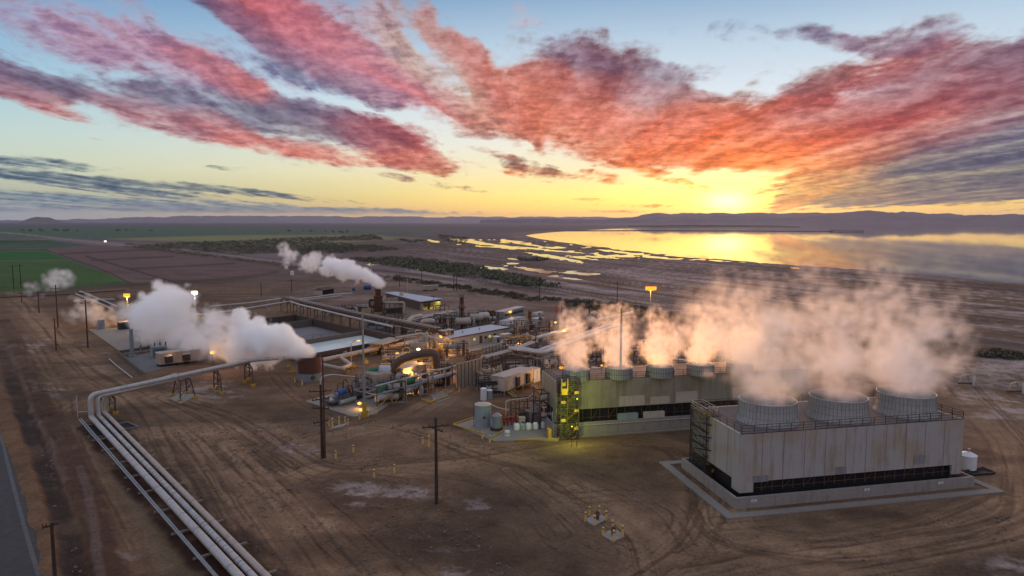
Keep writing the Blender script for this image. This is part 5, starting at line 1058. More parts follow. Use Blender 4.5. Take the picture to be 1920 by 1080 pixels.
# tan barrier wall, railings, yellow boards
for k,(a,b,h_,mt,lab) in enumerate((((858,729),(905,715),5.2,'brick_wall','tall stained tan barrier wall right of the turbine'),((905,690),(948,677),4.0,'brick_wall','tan boarded wall under the deck railing'))):
    a_,b_ = V2(G(*a)),V2(G(*b)); r_ = thing('barrier_wall',lab,'wall',G(*a)); wallseg(a_,b_,-.1,h_,.3).build('wall',mt,r_); q = MB(); n = 7
    for j in range(n+1): p = a_.lerp(b_,j/n); q.bar((p.x,p.y-.06,0),(p.x,p.y-.06,h_+(1.0 if k else .1)),.14)
    q.build('post','brown_steel',r_); q = MB().bar((a_.x,a_.y-.06,h_+(1.0 if k else .1)),(b_.x,b_.y-.06,h_+(1.0 if k else .1)),.16); q.build('top_rail','insulation_tan',r_)
# dead shrubs behind the wall
def twiggy(label, u, v, H, W_, n, seed):
    r0 = random.Random(seed); c = G(u,v); root = thing('bare_shrub',label,'shrub',c,'bare shrubs by the barrier wall'); mb = MB()
    for k in range(n):
        a_ = r0.uniform(0,6.28); t_ = c+Vector((math.cos(a_)*W_*r0.uniform(.3,1),math.sin(a_)*W_*.6,H*r0.uniform(.6,1))); m_ = c.lerp(t_,.5)+Vector((r0.uniform(-.3,.3),0,.3)); mb.tube([c+Vector((r0.uniform(-.3,.3),0,0)),m_,t_],[.06,.04,.015],4)
        for j in range(5): b_ = m_.lerp(t_,r0.random()); mb.tube([b_,b_+Vector((r0.uniform(-.6,.6),r0.uniform(-.5,.5),r0.uniform(.2,.8)))],[.025,.01],3)
    mb.build('branch','wood',root)
twiggy('grey leafless shrub rising above the barrier wall',880,704,6.5,2.0,26,5); twiggy('second leafless shrub, right of the taller one',893,706,5.6,1.6,20,6)
# ------------------------------------------------------------------ more process plant
def module(label, u, v, nx, ny, H, seed, mt='brown_steel', rail='rail_steel'):
    r0 = random.Random(seed); c = G(u,v); F = frame2(Vector((c.x,c.y)), dF, Vector((-dF.y,dF.x))); r_ = thing('process_module', label, 'process module', F(nx/2,ny/2))
    bx(F,-.3,nx+.3,-.3,ny+.3,-.1,.15).build('base','concrete',r_)
    for x in np.linspace(0,nx,max(2,round(nx/2.6)+1)):
        for y in (0,ny): MB().bar(F(x,y,.1),F(x,y,H),.17).build('column',mt,r_)
    bm_ = MB()
    for z in (H*.5,H):
        for y in (0,ny): bm_.bar(F(0,y,z),F(nx,y,z),.16)
        for x in np.linspace(0,nx,max(2,round(nx/1.3)+1)): bm_.bar(F(x,0,z),F(x,ny,z),.1)
    bm_.build('beam',mt,r_)
    MB().rail([F(0,0,H),F(nx,0,H),F(nx,ny,H),F(0,ny,H)],1.1,1.4,.035,2).build('hand_rail',rail,r_)
    br = MB(); br.bar(F(0,-.02,.2),F(nx*.45,-.02,H*.5),.1); br.bar(F(nx*.45,-.02,.2),F(0,-.02,H*.5),.1); br.build('brace',mt,r_)
    for k in range(r0.choice((1,2,2))):
        y = ny*(.3+.4*k); z = r0.choice((1.2,H*.5+.9)); a_ = r0.uniform(.45,.8); x0 = r0.uniform(0,nx*.25); MB().tube([F(x0,y,z),F(x0+.12,y,z),F(x0+nx*.6,y,z),F(x0+nx*.6+.12,y,z)],[a_*.7,a_,a_,a_*.7],16).build('horizontal_vessel',r0.choice(('insulation_tan','insulation','tank_grey','tan_panel')),r_)
    for k in range(r0.choice((1,2))):
        x = r0.uniform(nx*.7,nx); a_ = r0.uniform(.3,.6); h_ = r0.uniform(H*.7,H*1.5); MB().lathe(F(x,ny*.5+k*.9,.1),[(a_,0),(a_,h_),(a_*.5,h_+.3),(.05,h_+.4)],16).build('upright_vessel',r0.choice(('rust','insulation_tan','tank_blue','brown_steel')),r_)
    for j in range(9):
        x = r0.uniform(0,nx); y = r0.uniform(0,ny); z = r0.uniform(1,H+1); x2 = r0.uniform(0,nx); MB().tube(bend([F(x,y,.2),F(x,y,z),F(x2,y,z),F(x2,min(ny,y+r0.uniform(.5,2)),z),F(x2,min(ny,y+2),.3)],.35,3),r0.choice((.08,.1,.14,.2)),8).build('process_pipe',r0.choice(('galvanised','brown_steel','insulation','rust','insulation_tan','dark_steel')),r_)
    return r_
for i,(lab,u,v,nx,ny,H,mt,rl) in enumerate((('low brown module between the tan main pipe and the turbine duct',716,682,7,3,3.0,'brown_steel','rail_steel'),('railed module behind the turbine skid, below the office',820,672,8,3,3.6,'brown_steel','galvanised'),('tall brown module between barrier wall and switch house',897,733,4.5,2.5,3.2,'dark_steel','yellow_paint'),('wide module left of the double tier rack',948,702,7,3,3.4,'brown_steel','rail_steel'),('module with rusty vessels behind the switch house',1010,690,6,4,4.4,'brown_steel','galvanised'),('module under the upper pale rack, left of the steam',1030,665,7,3,4.0,'brown_steel','yellow_paint'),('module glimpsed between first and second steam columns',1105,686,6,3,4.6,'dark_steel','rail_steel'),('module glimpsed between second and third steam columns',1188,684,6,3,4.2,'brown_steel','galvanised'),('module glimpsed between third and fourth steam columns',1262,680,6,3,4.0,'dark_steel','rail_steel'),('low module in front of the amber lit yard',948,660,7,3,3.2,'brown_steel','yellow_paint'),('module left of the office, behind the tan corner block',795,640,7,3,3.8,'brown_steel','rail_steel'),('brown module under the middle of the long rack',690,632,8,3,3.4,'brown_steel','rail_steel'),('brown module in front of the rusty separator stack',716,612,7,3,3.0,'brown_steel','rail_steel'),('module between looped pipes and lattice column',836,612,6,3,3.4,'brown_steel','galvanised'),('module behind the office roof, right of the lattice column',880,606,6,3,3.0,'brown_steel','rail_steel'),('low pipe module on the gravel left of the rusty separator stack',640,588,8,4,2.2,'brown_steel','rail_steel'),('module under the big white cloud, amber lit',278,650,7,3,3.2,'dark_steel','rail_steel'),('module under the thin steam right of the big cloud',352,655,7,3,3.0,'brown_steel','rail_steel'),('module with pale rails at the back of the left concrete pad',310,640,8,3,2.8,'brown_steel','galvanised'),('dark pipe module at the left end of the turbine unit, behind the motor',668,742,4.5,3,3.6,'dark_steel','galvanised'),('dark pipe module in the middle of the turbine unit front',712,757,5,1.6,4.2,'dark_steel','galvanised'),('rusty pipe module beside the green casing of the turbine',752,742,5.5,1.6,3.8,'brown_steel','galvanised'),('railed pipe module at the right end of the turbine unit',800,728,5.5,2.4,4.4,'dark_steel','galvanised'),('pipe module behind the end drum of the turbine',735,712,7,3,4.4,'brown_steel','galvanised'),('brown module under the big exhaust duct',786,694,6,3,3.8,'brown_steel','yellow_paint'),('pipe module on the gravel right of the barrier wall',906,742,4,2,2.8,'dark_steel','galvanised'),('brown pipe module at the right end of the office deck',975,668,6,3,3.6,'brown_steel','yellow_paint'),('brown pipe module left of the leaning portal',1006,648,6,3,4.2,'brown_steel','rail_steel'),('tall brown module behind the pump shelter',765,655,6,3,4.0,'brown_steel','rail_steel'),('tall galvanised module between the portal and the first steam column',1050,645,6,3,6.0,'galvanised','galvanised'),('tall brown module right of the office end',968,640,5,3,5.6,'brown_steel','galvanised'),('pale railed module below the leaning struts',992,640,5,3,5.0,'galvanised','galvanised'),('galvanised module behind the white transformer cabinet',1022,708,5,2.5,4.2,'galvanised','galvanised'),('railed brown module left of the office coolers',815,625,6,3,4.6,'brown_steel','galvanised'),('galvanised walkway module behind the exhaust duct',760,672,7,3,4.2,'galvanised','galvanised'),('brown module between the basin and the long rack end',755,628,6,3,3.8,'brown_steel','rail_steel'),('low galvanised module on the gravel beyond the basin',610,592,8,4,2.6,'galvanised','galvanised'),('tall dark module right of the vent column',1335,690,6,3,5.4,'dark_steel','galvanised'),('dark module behind the thin steam, before the thin rack',420,628,8,4,3.4,'dark_steel','rail_steel'))): module(lab,u,v,nx,ny,H,200+i,mt,rl)
for k,(u,v,L_,mt,lab) in enumerate(((868,617,4.5,'insulation_tan','pale tan horizontal tank behind the office coolers'),(893,609,4.0,'insulation_tan','pale tan horizontal tank behind the middle of the office roof'),(907,606,3.2,'insulation','pale short horizontal tank behind the office roof, rightmost'))):
    c = G(u,v); d = Vector((dF.x,dF.y,0)); r_ = thing('horizontal_tank',lab,'tank',c); a = c-d*L_/2+Vector((0,0,2.6)); b = c+d*L_/2+Vector((0,0,2.6)); MB().tube([a-d*.4,a,b,b+d*.4],[.5,1.25,1.25,.5],20).build('tank_shell',mt,r_)
    for t_ in (.2,.8): q = a.lerp(b,t_); MB().box((q.x,q.y,-.05),(.35,1.6,1.6),math.atan2(d.y,d.x)).build('saddle','concrete',r_)
for k,(pl,lab,r,mt) in enumerate((([(150,546),(200,566),(218,574)],'upper of two pale pipes slanting across the track beyond the left poles',.35,'insulation'),([(142,551),(192,571),(206,578)],'lower of two pale pipes slanting across the track beyond the left poles',.35,'insulation'),([(138,565),(150,562),(215,561)],'thin pale pipe ending in an elbow by the left poles',.3,'insulation'),([(-40,560),(120,552),(235,544)],'long dark pipe line along the edge of the green field',.3,'brown_steel'),([(365,592),(450,580),(545,566),(640,555)],'pale pipe line on the ground beyond the thin rack',.35,'insulation_tan'),([(555,562),(620,553),(660,550)],'pale pipe line running to the dark shed',.35,'insulation'))): pipe(lab,[G(u,v,.8) for u,v in pl],r,mt,'pipe_line')
for k,(u,v,vt,lab) in enumerate(((536,505,500,'small white tank beyond the far dirt road'),(547,516,509,'white tank by the thin pole above the shed'))): tank(lab,u,v,vt,3.2,'white_paint','white_paint',cone=.6)
# ------------------------------------------------------------------ long pipe racks
def pipe_rack(label, path, H, zfeet, npipes, wid, step, mt='brown_steel', pmats=('insulation_tan','brown_steel','insulation','insulation_grey'), radii=(.32,.2,.26,.15)):
    P_ = [Vector((p.x,p.y,0)) for p in path]; root = thing('pipe_rack',label,'pipe rack',P_[0])
    bm_ = MB()
    for a,b in zip(P_[:-1],P_[1:]):
        d = (b-a).normalized(); n = Vector((-d.y,d.x,0)); k_ = max(1,round((b-a).length/step))
        for j in range(k_+(1 if b is P_[-1] else 0)):
            p = a.lerp(b,j/k_); q = MB(); q.bar(p-n*wid*.5,p-n*wid*.5+Vector((0,0,H)),.24); q.bar(p+n*wid*.5,p+n*wid*.5+Vector((0,0,H)),.24); q.bar(p-n*wid*.62+Vector((0,0,H)),p+n*wid*.62+Vector((0,0,H)),.26); q.bar(p-n*wid*.5+Vector((0,0,H-1.3)),p+n*wid*.5+Vector((0,0,H-1.3)),.2)
            q.bar(p-n*wid*.5+Vector((0,0,H-1.3)),p-n*wid*.5+d*1.4+Vector((0,0,H-.1)),.12); q.bar(p+n*wid*.5+Vector((0,0,H-1.3)),p+n*wid*.5-d*1.4+Vector((0,0,H-.1)),.12); q.bar(p-n*wid*.5+Vector((0,0,.6)),p+n*wid*.5+Vector((0,0,H-1.4)),.1)
            q.build('bent',mt,root)
    for j in range(npipes):
        o_ = ((j+.5)/npipes-.5)*wid*1.05; z = H+.13+radii[j%len(radii)] if j%2 == 0 or npipes < 4 else H-1.2+radii[j%len(radii)]; pts = []
        for i,p in enumerate(P_):
            d = ((P_[min(i+1,len(P_)-1)]-P_[max(i-1,0)])).normalized(); pts.append(p+Vector((-d.y,d.x,0))*o_+Vector((0,0,z)))
        MB().tube(bend(pts,1.0,3) if len(pts) > 2 else pts,radii[j%len(radii)],10).build('pipe_run',pmats[j%len(pmats)],root)
    return root
pipe_rack('long rusty pipe rack running past the brine basin to the office',[G(536,583),G(600,600),G(665,617),G(740,633),G(815,650)],5.0,0,7,3.8,7,'brown_steel',('brown_steel','insulation_tan','rust','brown_steel','insulation_tan'),(.24,.2,.18,.22,.14))
pipe_rack('thin pipe rack along the far dirt bank left of the long rack',[G(395,601),G(470,593),G(536,583)],4.6,0,3,1.8,8,'galvanised')
pipe('pale pipe stepping down onto the long rack at its left end',bend([G(380,592,4.8),G(544,565,4.8),G(562,571,6.2),G(640,590,5.8),G(735,612,5.8)],1.0),.3,'insulation','rack_pipe','pipe')
pipe_rack('double tier pipe rack behind the switch house rising to the right',[G(962,690),G(1012,700),G(1075,672),G(1150,640)],4.4,0,6,3.2,7,'galvanised',('insulation','insulation_tan','insulation_grey','insulation'),(.5,.28,.42,.2))
pipe_rack('upper pale pipe rack crossing behind the steam columns',[G(1000,668),G(1060,650),G(1120,628),G(1180,613)],4.2,0,4,2.4,8,'brown_steel',('insulation','insulation_tan','insulation','galvanised'),(.55,.3,.4,.2))
pipe_rack('lower brown pipe rack between the office deck and the right racks',[G(905,705),G(958,690),G(1000,672)],4.0,0,4,2.6,7,'brown_steel')
pipe_rack('dark rack of small pipes in the middle of the plant',[G(745,632),G(800,618),G(850,607)],4.0,0,5,3,7,'brown_steel')
for k,(ps,r_,mt,lab) in enumerate((([G(1110,690,3),G(1180,700,3),G(1300,690,3)],.4,'insulation','grey pipe behind the steam stacks of the long tower'),([G(1260,672,4),G(1300,680,4),G(1345,690,4)],.3,'insulation','slanting pale pipe behind the fourth small stack'),([G(940,640,2),G(985,628,2),G(1040,640,2)],.35,'insulation_tan','low tan pipe in front of the amber lit yard'))): pipe(lab,bend(ps,1.0),r_,mt)
# big pale dogleg pipes near the lit shed
for k,(ps,r_,lab) in enumerate((([G(762,618,0),G(765,604,4.2),G(772,596,5.0),G(789,592,5.0),G(789,600,2.4)],.75,'thick pale dogleg pipe left of the looped one'),([G(790,617,0),G(792,604,4.2),G(800,602,4.6),G(811,602,4.4),G(813,615,.2)],.85,'thick pale looped pipe right of the dogleg one'),([G(782,622,1.5),G(800,612,2.8),G(813,606,3.2)],.4,'thinner pale pipe slanting across the looped one'))): pipe(lab,bend(ps,.9),r_,'insulation_tan','loop_pipe','pipe',None,14)
pipe('white pipe end with flange where the long rack meets the office',bend([G(742,634,5.0),G(790,626,4.9),G(830,640,4.6)],.8),.42,'insulation_tan','rack_pipe','pipe')
r_,F,L = frame_rack('lattice support frame left of the lattice column',825,606,842,604,2.5,6,4,2,'brown_steel')
# rusty separator stack
c = G(710,603); st_ = thing('separator_stack','tall rusty separator stack steaming at its top, on a steel frame','stack',c)
MB().lathe(c,[(1.45,3.6),(1.45,8.6),(1.7,8.7),(1.7,9.1),(.95,9.3),(1.05,11.6),(.9,11.6),(.85,9.4)],24,True,False).build('vessel','rust',st_)
for dx in (-2.4,2.4):
    for dy in (-2,2): MB().bar(c+Vector((dx,dy,0)),c+Vector((dx*.8,dy*.8,6.0)),.26).build('leg','brown_steel',st_)
q = MB()
for z in (1.6,3.6,6.0):
    for a,b in (((-2.3,-1.9),(2.3,-1.9)),((2.3,-1.9),(2.3,1.9)),((2.3,1.9),(-2.3,1.9)),((-2.3,1.9),(-2.3,-1.9))): q.bar(c+Vector((*a,z)),c+Vector((*b,z)),.2)
for a,b in (((-2.3,-2,.2),(2.3,-2,3.4)),((2.3,-2,.2),(-2.3,-2,3.4)),((-2.2,-1.8,3.6),(2.2,-1.8,6)),((2.2,-1.8,3.6),(-2.2,-1.8,6))): q.bar(c+Vector(a),c+Vector(b),.14)
q.build('brace','brown_steel',st_); MB().tube(bend([c+Vector((-1.2,0,7.6)),c+Vector((-3.0,-.4,7.8)),c+Vector((-3.0,-.4,5.4)),c+Vector((-1.3,-.6,5.2))],.8),.42,10).build('side_pipe','dark_steel',st_); MB().rail([c+Vector((-2,-1.7,6.1)),c+Vector((2,-1.7,6.1)),c+Vector((2,1.7,6.1))],1.0,1.2,.04,2).build('hand_rail','rust',st_)
MB().tube(bend([c+Vector((1.4,0,6.8)),c+Vector((6,0,6.8)),c+Vector((9,.5,6.8)),c+Vector((9,.5,3))],.8),.36,10).build('outlet_pipe','insulation_tan',st_)
r_,F,L = frame_rack('pipe header platform between the rusty stack and the shed roof',722,592,760,588,4,4.6,2,4,'brown_steel')
for k in range(6): MB().tube(bend([F(.6+k*1.1,2,4.6),F(.6+k*1.1,2,6.2),F(1.2+k*1.1,2,6.2),F(1.2+k*1.1,2,4.6)],.25),.18,8).build('riser_loop','insulation_tan',r_)
bx(F,1,L-1,.4,3.6,.1,2.6).build('pump_block','dark_steel',r_)
# lattice column
c = G(866,616); lc = thing('lattice_column','tall slim lattice column with hoops and ladder, right of the lit shed','column',c); Hc = Hat(c,553)
for dx in (-.9,.9):
    for dy in (-.9,.9): MB().bar(c+Vector((dx,dy,0)),c+Vector((dx*.6,dy*.6,Hc)),.16).build('column','brown_steel',lc)
q = MB(); n = 9
for k in range(n):
    z0,z1 = Hc*k/n,Hc*(k+1)/n; s0,s1 = .9-.36*k/n*1.0,.9-.36*(k+1)/n
    for sx,sy in ((1,1),(-1,1),(-1,-1),(1,-1)): q.bar(c+Vector((sx*s0,sy*s0,z0)),c+Vector((-sy*s1,sx*s1,z1)),.08); q.bar(c+Vector((sx*s1,sy*s1,z1)),c+Vector((-sy*s1,sx*s1,z1)),.08)
q.build('lattice','brown_steel',lc); MB().lathe(c,[(.42,0),(.42,Hc*.94)],14).build('vessel','rust',lc); MB().lathe(c+Vector((0,0,Hc*.62)),[(1.5,0),(1.5,.15)],14).build('platform','brown_steel',lc); MB().rail([c+Vector((1.45*math.cos(x),1.45*math.sin(x),Hc*.63)) for x in np.linspace(0,6.283,9)],1.0,1.2,.03,2).build('hand_rail','insulation_tan',lc)
# pale vertical vessel by the pond, green bin
t_,c,r,h = tank('pale upright vessel below the long pipe rack',746.5,633,612,5,'insulation_tan','insulation_tan',cone=.4); c = G(752,640); r_ = thing('green_bin','green waste bin behind the tan main pipe','bin',c); MB().box((c.x,c.y,0),(2.0,1.4,1.3)).build('bin','green_paint',r_); MB().box((c.x,c.y,1.3),(2.15,1.5,.1)).build('lid','green_paint',r_)
# amber lit pump shelter under the main pipe
F, L = para(G(716,668), G(752,656), 4); r_ = thing('pump_shelter','open amber lit pump shelter under the tan main pipe','shelter',F(L/2,2)); bx(F,-.3,L+.3,-.5,4,3.0,3.25).build('roof','tan_panel',r_); bx(F,0,L,3.4,3.7,0,3.0).build('back_wall','tan_panel',r_); bx(F,1.5,3.0,1.2,2.4,0,1.9).build('pump','dark_steel',r_)
for x in (0,L*.33,L*.7,L): MB().bar(F(x,0,-.05),F(x,0,3.0),.18).build('column','brown_steel',r_)
# clutter of process vessels between office and cooling tower: pumps, valves and vertical drums
rnd.seed(21)
VES = [('pump set with dark drum, left of the amber lit yard',930,622),('valve skid behind the office right end',960,628),('pump set beside the pipe tower',1000,640),('valve skid under the right pipe racks',1030,668),('pump set below the lower brown rack',925,712),('grey blower with round casing beside the switch house',930,706),('valve skid at the foot of the barrier wall',915,727),('pump set behind the leftmost small stack',1095,672),('valve skid behind the second small stack',1190,668),('pump set near the lattice column',880,612),('valve skid between shed front and lattice column',845,600),('pump set left of the rusty stack',660,590),('valve skid by the long rack, middle',700,610),('brown manifold behind the office roof',900,606),('grey manifold behind the office roof',925,603),('pump set behind the third small stack',1262,662),('valve skid right of the white mast',1215,655)]
for lab,u,v in VES:
    c = G(u,v); r_ = thing('process_skid',lab,'skid',c); F = frame2(Vector((c.x,c.y)),Vector((dF.x,dF.y)),Vector((-dF.y,dF.x)))
    bx(F,-2.4,2.4,-1.2,1.2,-.05,.22).build('base','concrete',r_); k = rnd.random()
    a_ = rnd.uniform(.5,.85); MB().tube([F(-1.8,0,1.2),F(.8,0,1.2)],a_,16).build('drum_vessel',rnd.choice(('tank_grey','insulation_tan','insulation','brown_steel')),r_)
    for x in (-1.3,.3): bx(F,x-.12,x+.12,-.5,.5,.2,1.0).build('saddle','dark_steel',r_)
    MB().lathe(F(1.7,.2,.2),[(.4,0),(.4,rnd.uniform(1.6,3.0)),(.15,3.1)],14).build('upright_vessel',rnd.choice(('tank_blue','insulation_tan','brown_steel','insulation_grey')),r_)
    for j in range(4):
        x = rnd.uniform(-2.2,2.2); h_ = rnd.uniform(1.4,3.6); MB().tube(bend([F(x,-.9,.2),F(x,-.9,h_),F(x+rnd.uniform(-1.4,1.4),.9,h_),F(x,.9,.2)],.3),rnd.choice((.08,.12,.18)),8).build('small_pipe',rnd.choice(('galvanised','brown_steel','insulation','rust')),r_)
    MB().rail([F(-2.3,-1.1,.2),F(2.3,-1.1,.2)],1.1,1.2,.035,1).build('hand_rail',rnd.choice(('yellow_paint','rail_steel','galvanised')),r_)
# pipe tower with two pale legs
c0,c1 = G(1029,646),G(1040,643); r_ = thing('portal_frame','pale leaning A frame portal with a tan panel, left of the steam','frame',(c0+c1)/2)
for p in (c0,c1): MB().bar(p,p+Vector(((.8 if p is c0 else -.8),0,Hat(p,600))),.35).build('leg','insulation_tan',r_)
MB().bar(c0+Vector((.5,0,Hat(c0,603))),c1+Vector((-.5,0,Hat(c1,603))),.4).build('cross_beam','insulation_tan',r_); MB().box(((c0.x+c1.x)/2,c0.y+.5,0),(2.0,1.0,3.6)).build('panel','yellow_paint',r_)
for k,(u,vb,vt,lab) in enumerate(((982,633,593,'left pale leaning strut behind the amber lit boxes'),(992,630,592,'right pale leaning strut behind the amber lit boxes'))): p = G(u,vb); solo('strut',lab,'strut',MB().bar(p,p+Vector((.6,0,Hat(p,vt))),.4),'insulation_tan',p)
p = G(1063,643); r_ = thing('round_vessel','round amber lit vessel with a looped pipe above the pipe rack','vessel',G(1107,640)); p = G(1107,640); MB().lathe(p,[(.3,0),(.3,4.0),(1.3,4.6),(1.6,5.8),(1.3,7.0),(.3,7.6)],18).build('vessel','insulation_tan',r_); MB().tube(bend([p+Vector((0,0,7.5)),p+Vector((0,0,8.6)),p+Vector((2,0,8.6)),p+Vector((2,0,3))],.8),.25,10).build('loop_pipe','insulation_tan',r_)
p = G(1311,690); r_ = thing('vent_column','amber lit vent column with a hooked top behind the fourth small stack','column',p); MB().lathe(p,[(.7,0),(.7,Hat(p,637)),(.3,Hat(p,633))],16).build('shaft','yellow_paint',r_); h_ = Hat(p,630); MB().tube(bend([p+Vector((.2,0,h_-1)),p+Vector((.2,0,h_+.6)),p+Vector((1.1,0,h_+.6)),p+Vector((1.1,0,0))],.5),.12,8).build('hook_pipe','insulation',r_)
# ------------------------------------------------------------------ poles
def wood_pole(label, u, vb, vt, r=.17, arms=(), mt='wood', group=None, tilt=0.0, armlen=2.2, ang=.2, name='utility_pole'):
    p = G(u,vb); H = Hat(p,vt); root = thing(name,label,'pole',p,group); tp = p+Vector((tilt,0,H)); MB().tube([p-Vector((0,0,.3)),tp],[r,r*.68],10).build('shaft',mt,root)
    for (v, L_, an) in arms:
        z = Hat(p,v); d = Vector((math.cos(an),math.sin(an),0)); q = MB(); q.bar(p+Vector((0,-.2,z))-d*L_/2,p+Vector((0,-.2,z))+d*L_/2,.14); a_ = q.build('cross_arm',mt if mt == 'wood' else 'wood',root); ins = MB()
        for t_ in (-.46,-.25,.25,.46): ins.lathe(p+Vector((0,-.2,z+.07))+d*L_*t_,[(.05,0),(.09,.06),(.05,.14),(.08,.2),(.03,.26)],8)
        ins.build('insulator','door_brown',a_)
    return root
wood_pole('tallest dark wooden pole with four stacked cross arms in the middle of the yard',604.5,859,721,.24,((733,3.2,.25),(748,2.6,.6),(765,2.6,-.1),(790,2.4,.7)))
wood_pole('slim pale topped pole standing right beside the four armed pole',609.5,859,672,.17,(),'rust'); 
wood_pole('black wooden pole with a double crossed arm in front of the plant',818.5,945,783,.24,((799,3.4,.35),(803,3.2,-.9)))
wood_pole('black pole at the bottom left edge beside the asphalt road',107,1140,980,.2,((984,1.2,.8),))
PL = [('brown pole rising highest at the left, wisp of steam at its top',109,614,534,.26,((541,3,.3),)),('brown pole left of the dirt lane bend with a bare top',105.5,657,596,.2,()),('brown pole beside the left concrete pad',165,652,562,.24,((568,2.6,.3),)),('far brown pole left of the tallest left one',73.5,587,545,.24,((549,3.4,.2),)),('thin far pole in front of the green field, leftmost',26,542,496,.24,((499,3.5,.2),)),('thin far pole in front of the green field, second',39.5,540,495,.24,((498,3.5,.2),)),('short far pole by the field road',41,566,548,.2,((550,2.6,.2),))]
for a in PL: wood_pole(a[0],a[1],a[2],a[3],a[4],a[5],'rust' if 'brown' in a[0] else 'wood','poles along the left tracks')
FP = [('pole on the embankment right of the marsh pools',1012,565,517),('dark pole on the embankment above the white mast',1157,575,529),('thin pole on the embankment behind the large steam, left',1299.5,628,560),('dark pole on the embankment behind the large steam, right',1362,577,536),('thin pole on the yard edge behind the first steam column',1053,602,570),('thin pole on the yard edge behind the second steam column',1105,588,560),('thin pole close right of the second column pole',1110,590,568),('thin pole in the scrub below the marsh water',767,508,487),('dark pole beside the canal road, above the blue tank',749,538,514),('dark pole on the canal road, above the shed roof',791,532,501),('grey pole beyond the tan box trailer, left of a pair',851,545,514),('grey pole beyond the tan box trailer, right of a pair',856,545,519),('thin pole on the far track above the dark shed, left',547,549,523),('thin pole by the canal above the white steam',546,506,478),('thin pole on the far track, leftmost beyond the basin',490,556,529)]
for lab,u,vb,vt in FP: wood_pole(lab,u,vb,vt,.2,((vt+2.5,3.0,.1),) if 'dark' in lab else (),'wood','thin far poles')
def light_mast(label, u, vb, vt, r, mt, head='flood', lit=None, power=0, col=AMBER, base=False, name='light_mast', n=3):
    p = G(u,vb); H = Hat(p,vt); root = thing(name,label,'light pole',p); MB().tube([p-Vector((0,0,.2)),p+Vector((0,0,H))],[r,r*.55],12).build('shaft',mt,root)
    if base: MB().lathe(p,[(r*2.2,-.1),(r*2.2,.9),(r*1.5,.95),(r*1.5,2.6)],14).build('base','yellow_paint',root)
    MB().box((p.x,p.y,H),(1.9,.5,.15)).build('head_bar','dark_steel',root)
    for k in range(n):
        q = p+Vector(((k-(n-1)/2)*(1.05 if lit else .75),-.28,H+.2)); MB().box((q.x,q.y,q.z),(1.0,.5,1.0) if lit else (.6,.35,.42)).build('floodlight',lit if lit else 'insulation_grey',root)
    if power: l = lamp(p+Vector((0,-.9,H-.2)),power,col,.6); l.parent = root; l.location = Vector(l.location)-root.location
    return root
light_mast('tall unlit mast with yellow foot before the turbine skid',683.5,781,577,.26,'galvanised',base=True)
am = light_mast('tall mast with a glowing amber lamp bar above the hedge',1218,640,545,.2,'galvanised',lit='lamp_amber',power=1500)
tgt = (stN[0][0]+stN[1][0])/2+Vector((0,0,6))
for k in range(2):
    sl_ = bpy.data.lights.new('flood_light','SPOT'); sl_.energy = (46000,110000)[k]; sl_.color = ((1,.46,.10),(1,.38,.16))[k]; sl_.spot_size = R(70); sl_.spot_blend = .6; sl_.shadow_soft_size = .5
    o = bpy.data.objects.new('flood_light',sl_); COL.objects.link(o); q = am.location+Vector((.4-.8*k,-.9,Hat(am.location,543))); o.parent = am; o.location = q-am.location
    o.rotation_euler = ((q-(tgt if k else FF(24,4,Hd+3)))).to_track_quat('Z','Y').to_euler()
light_mast('mast with a bright white lamp left of the pipe rack',367,592,552,.2,'galvanised',lit='lamp_white',power=7000,col=WHITE,n=2)
light_mast('mast with an amber lamp at the edge of the big white cloud',241,604,557,.2,'galvanised',lit='lamp_amber',power=6000,n=2)
light_mast('far roadside mast with a pale lamp beyond the ploughed field',198,459,453.5,.25,'galvanised',lit='lamp_white',power=0,n=3)
light_mast('thin unlit mast beyond the lit shed roof',764,556,521,.16,'insulation')
light_mast('thin unlit mast in front of the lit shed',813,585,556,.16,'galvanised')
wood_pole('dark slim pole standing before the right pipe racks',1004.5,696,620,.16,((623,1.2,.2),),'rust')
wood_pole('dark slim pole left of the switch house',922.5,737,666,.13,(),'rust')
p = Vector((stF[1][0].x+.1, stF[1][0].y-1.2, Hd-.05)); H = Hat(p,577)-p.z; r_ = thing('white_mast','slender white vent mast with a yellow top rising from the second small stack','mast',p); MB().tube([p,p+Vector((0,0,H*.78))],.17,12).build('shaft','white_paint',r_); MB().tube([p+Vector((0,0,H*.78)),p+Vector((0,0,H))],.165,12).build('tip','yellow_paint',r_)
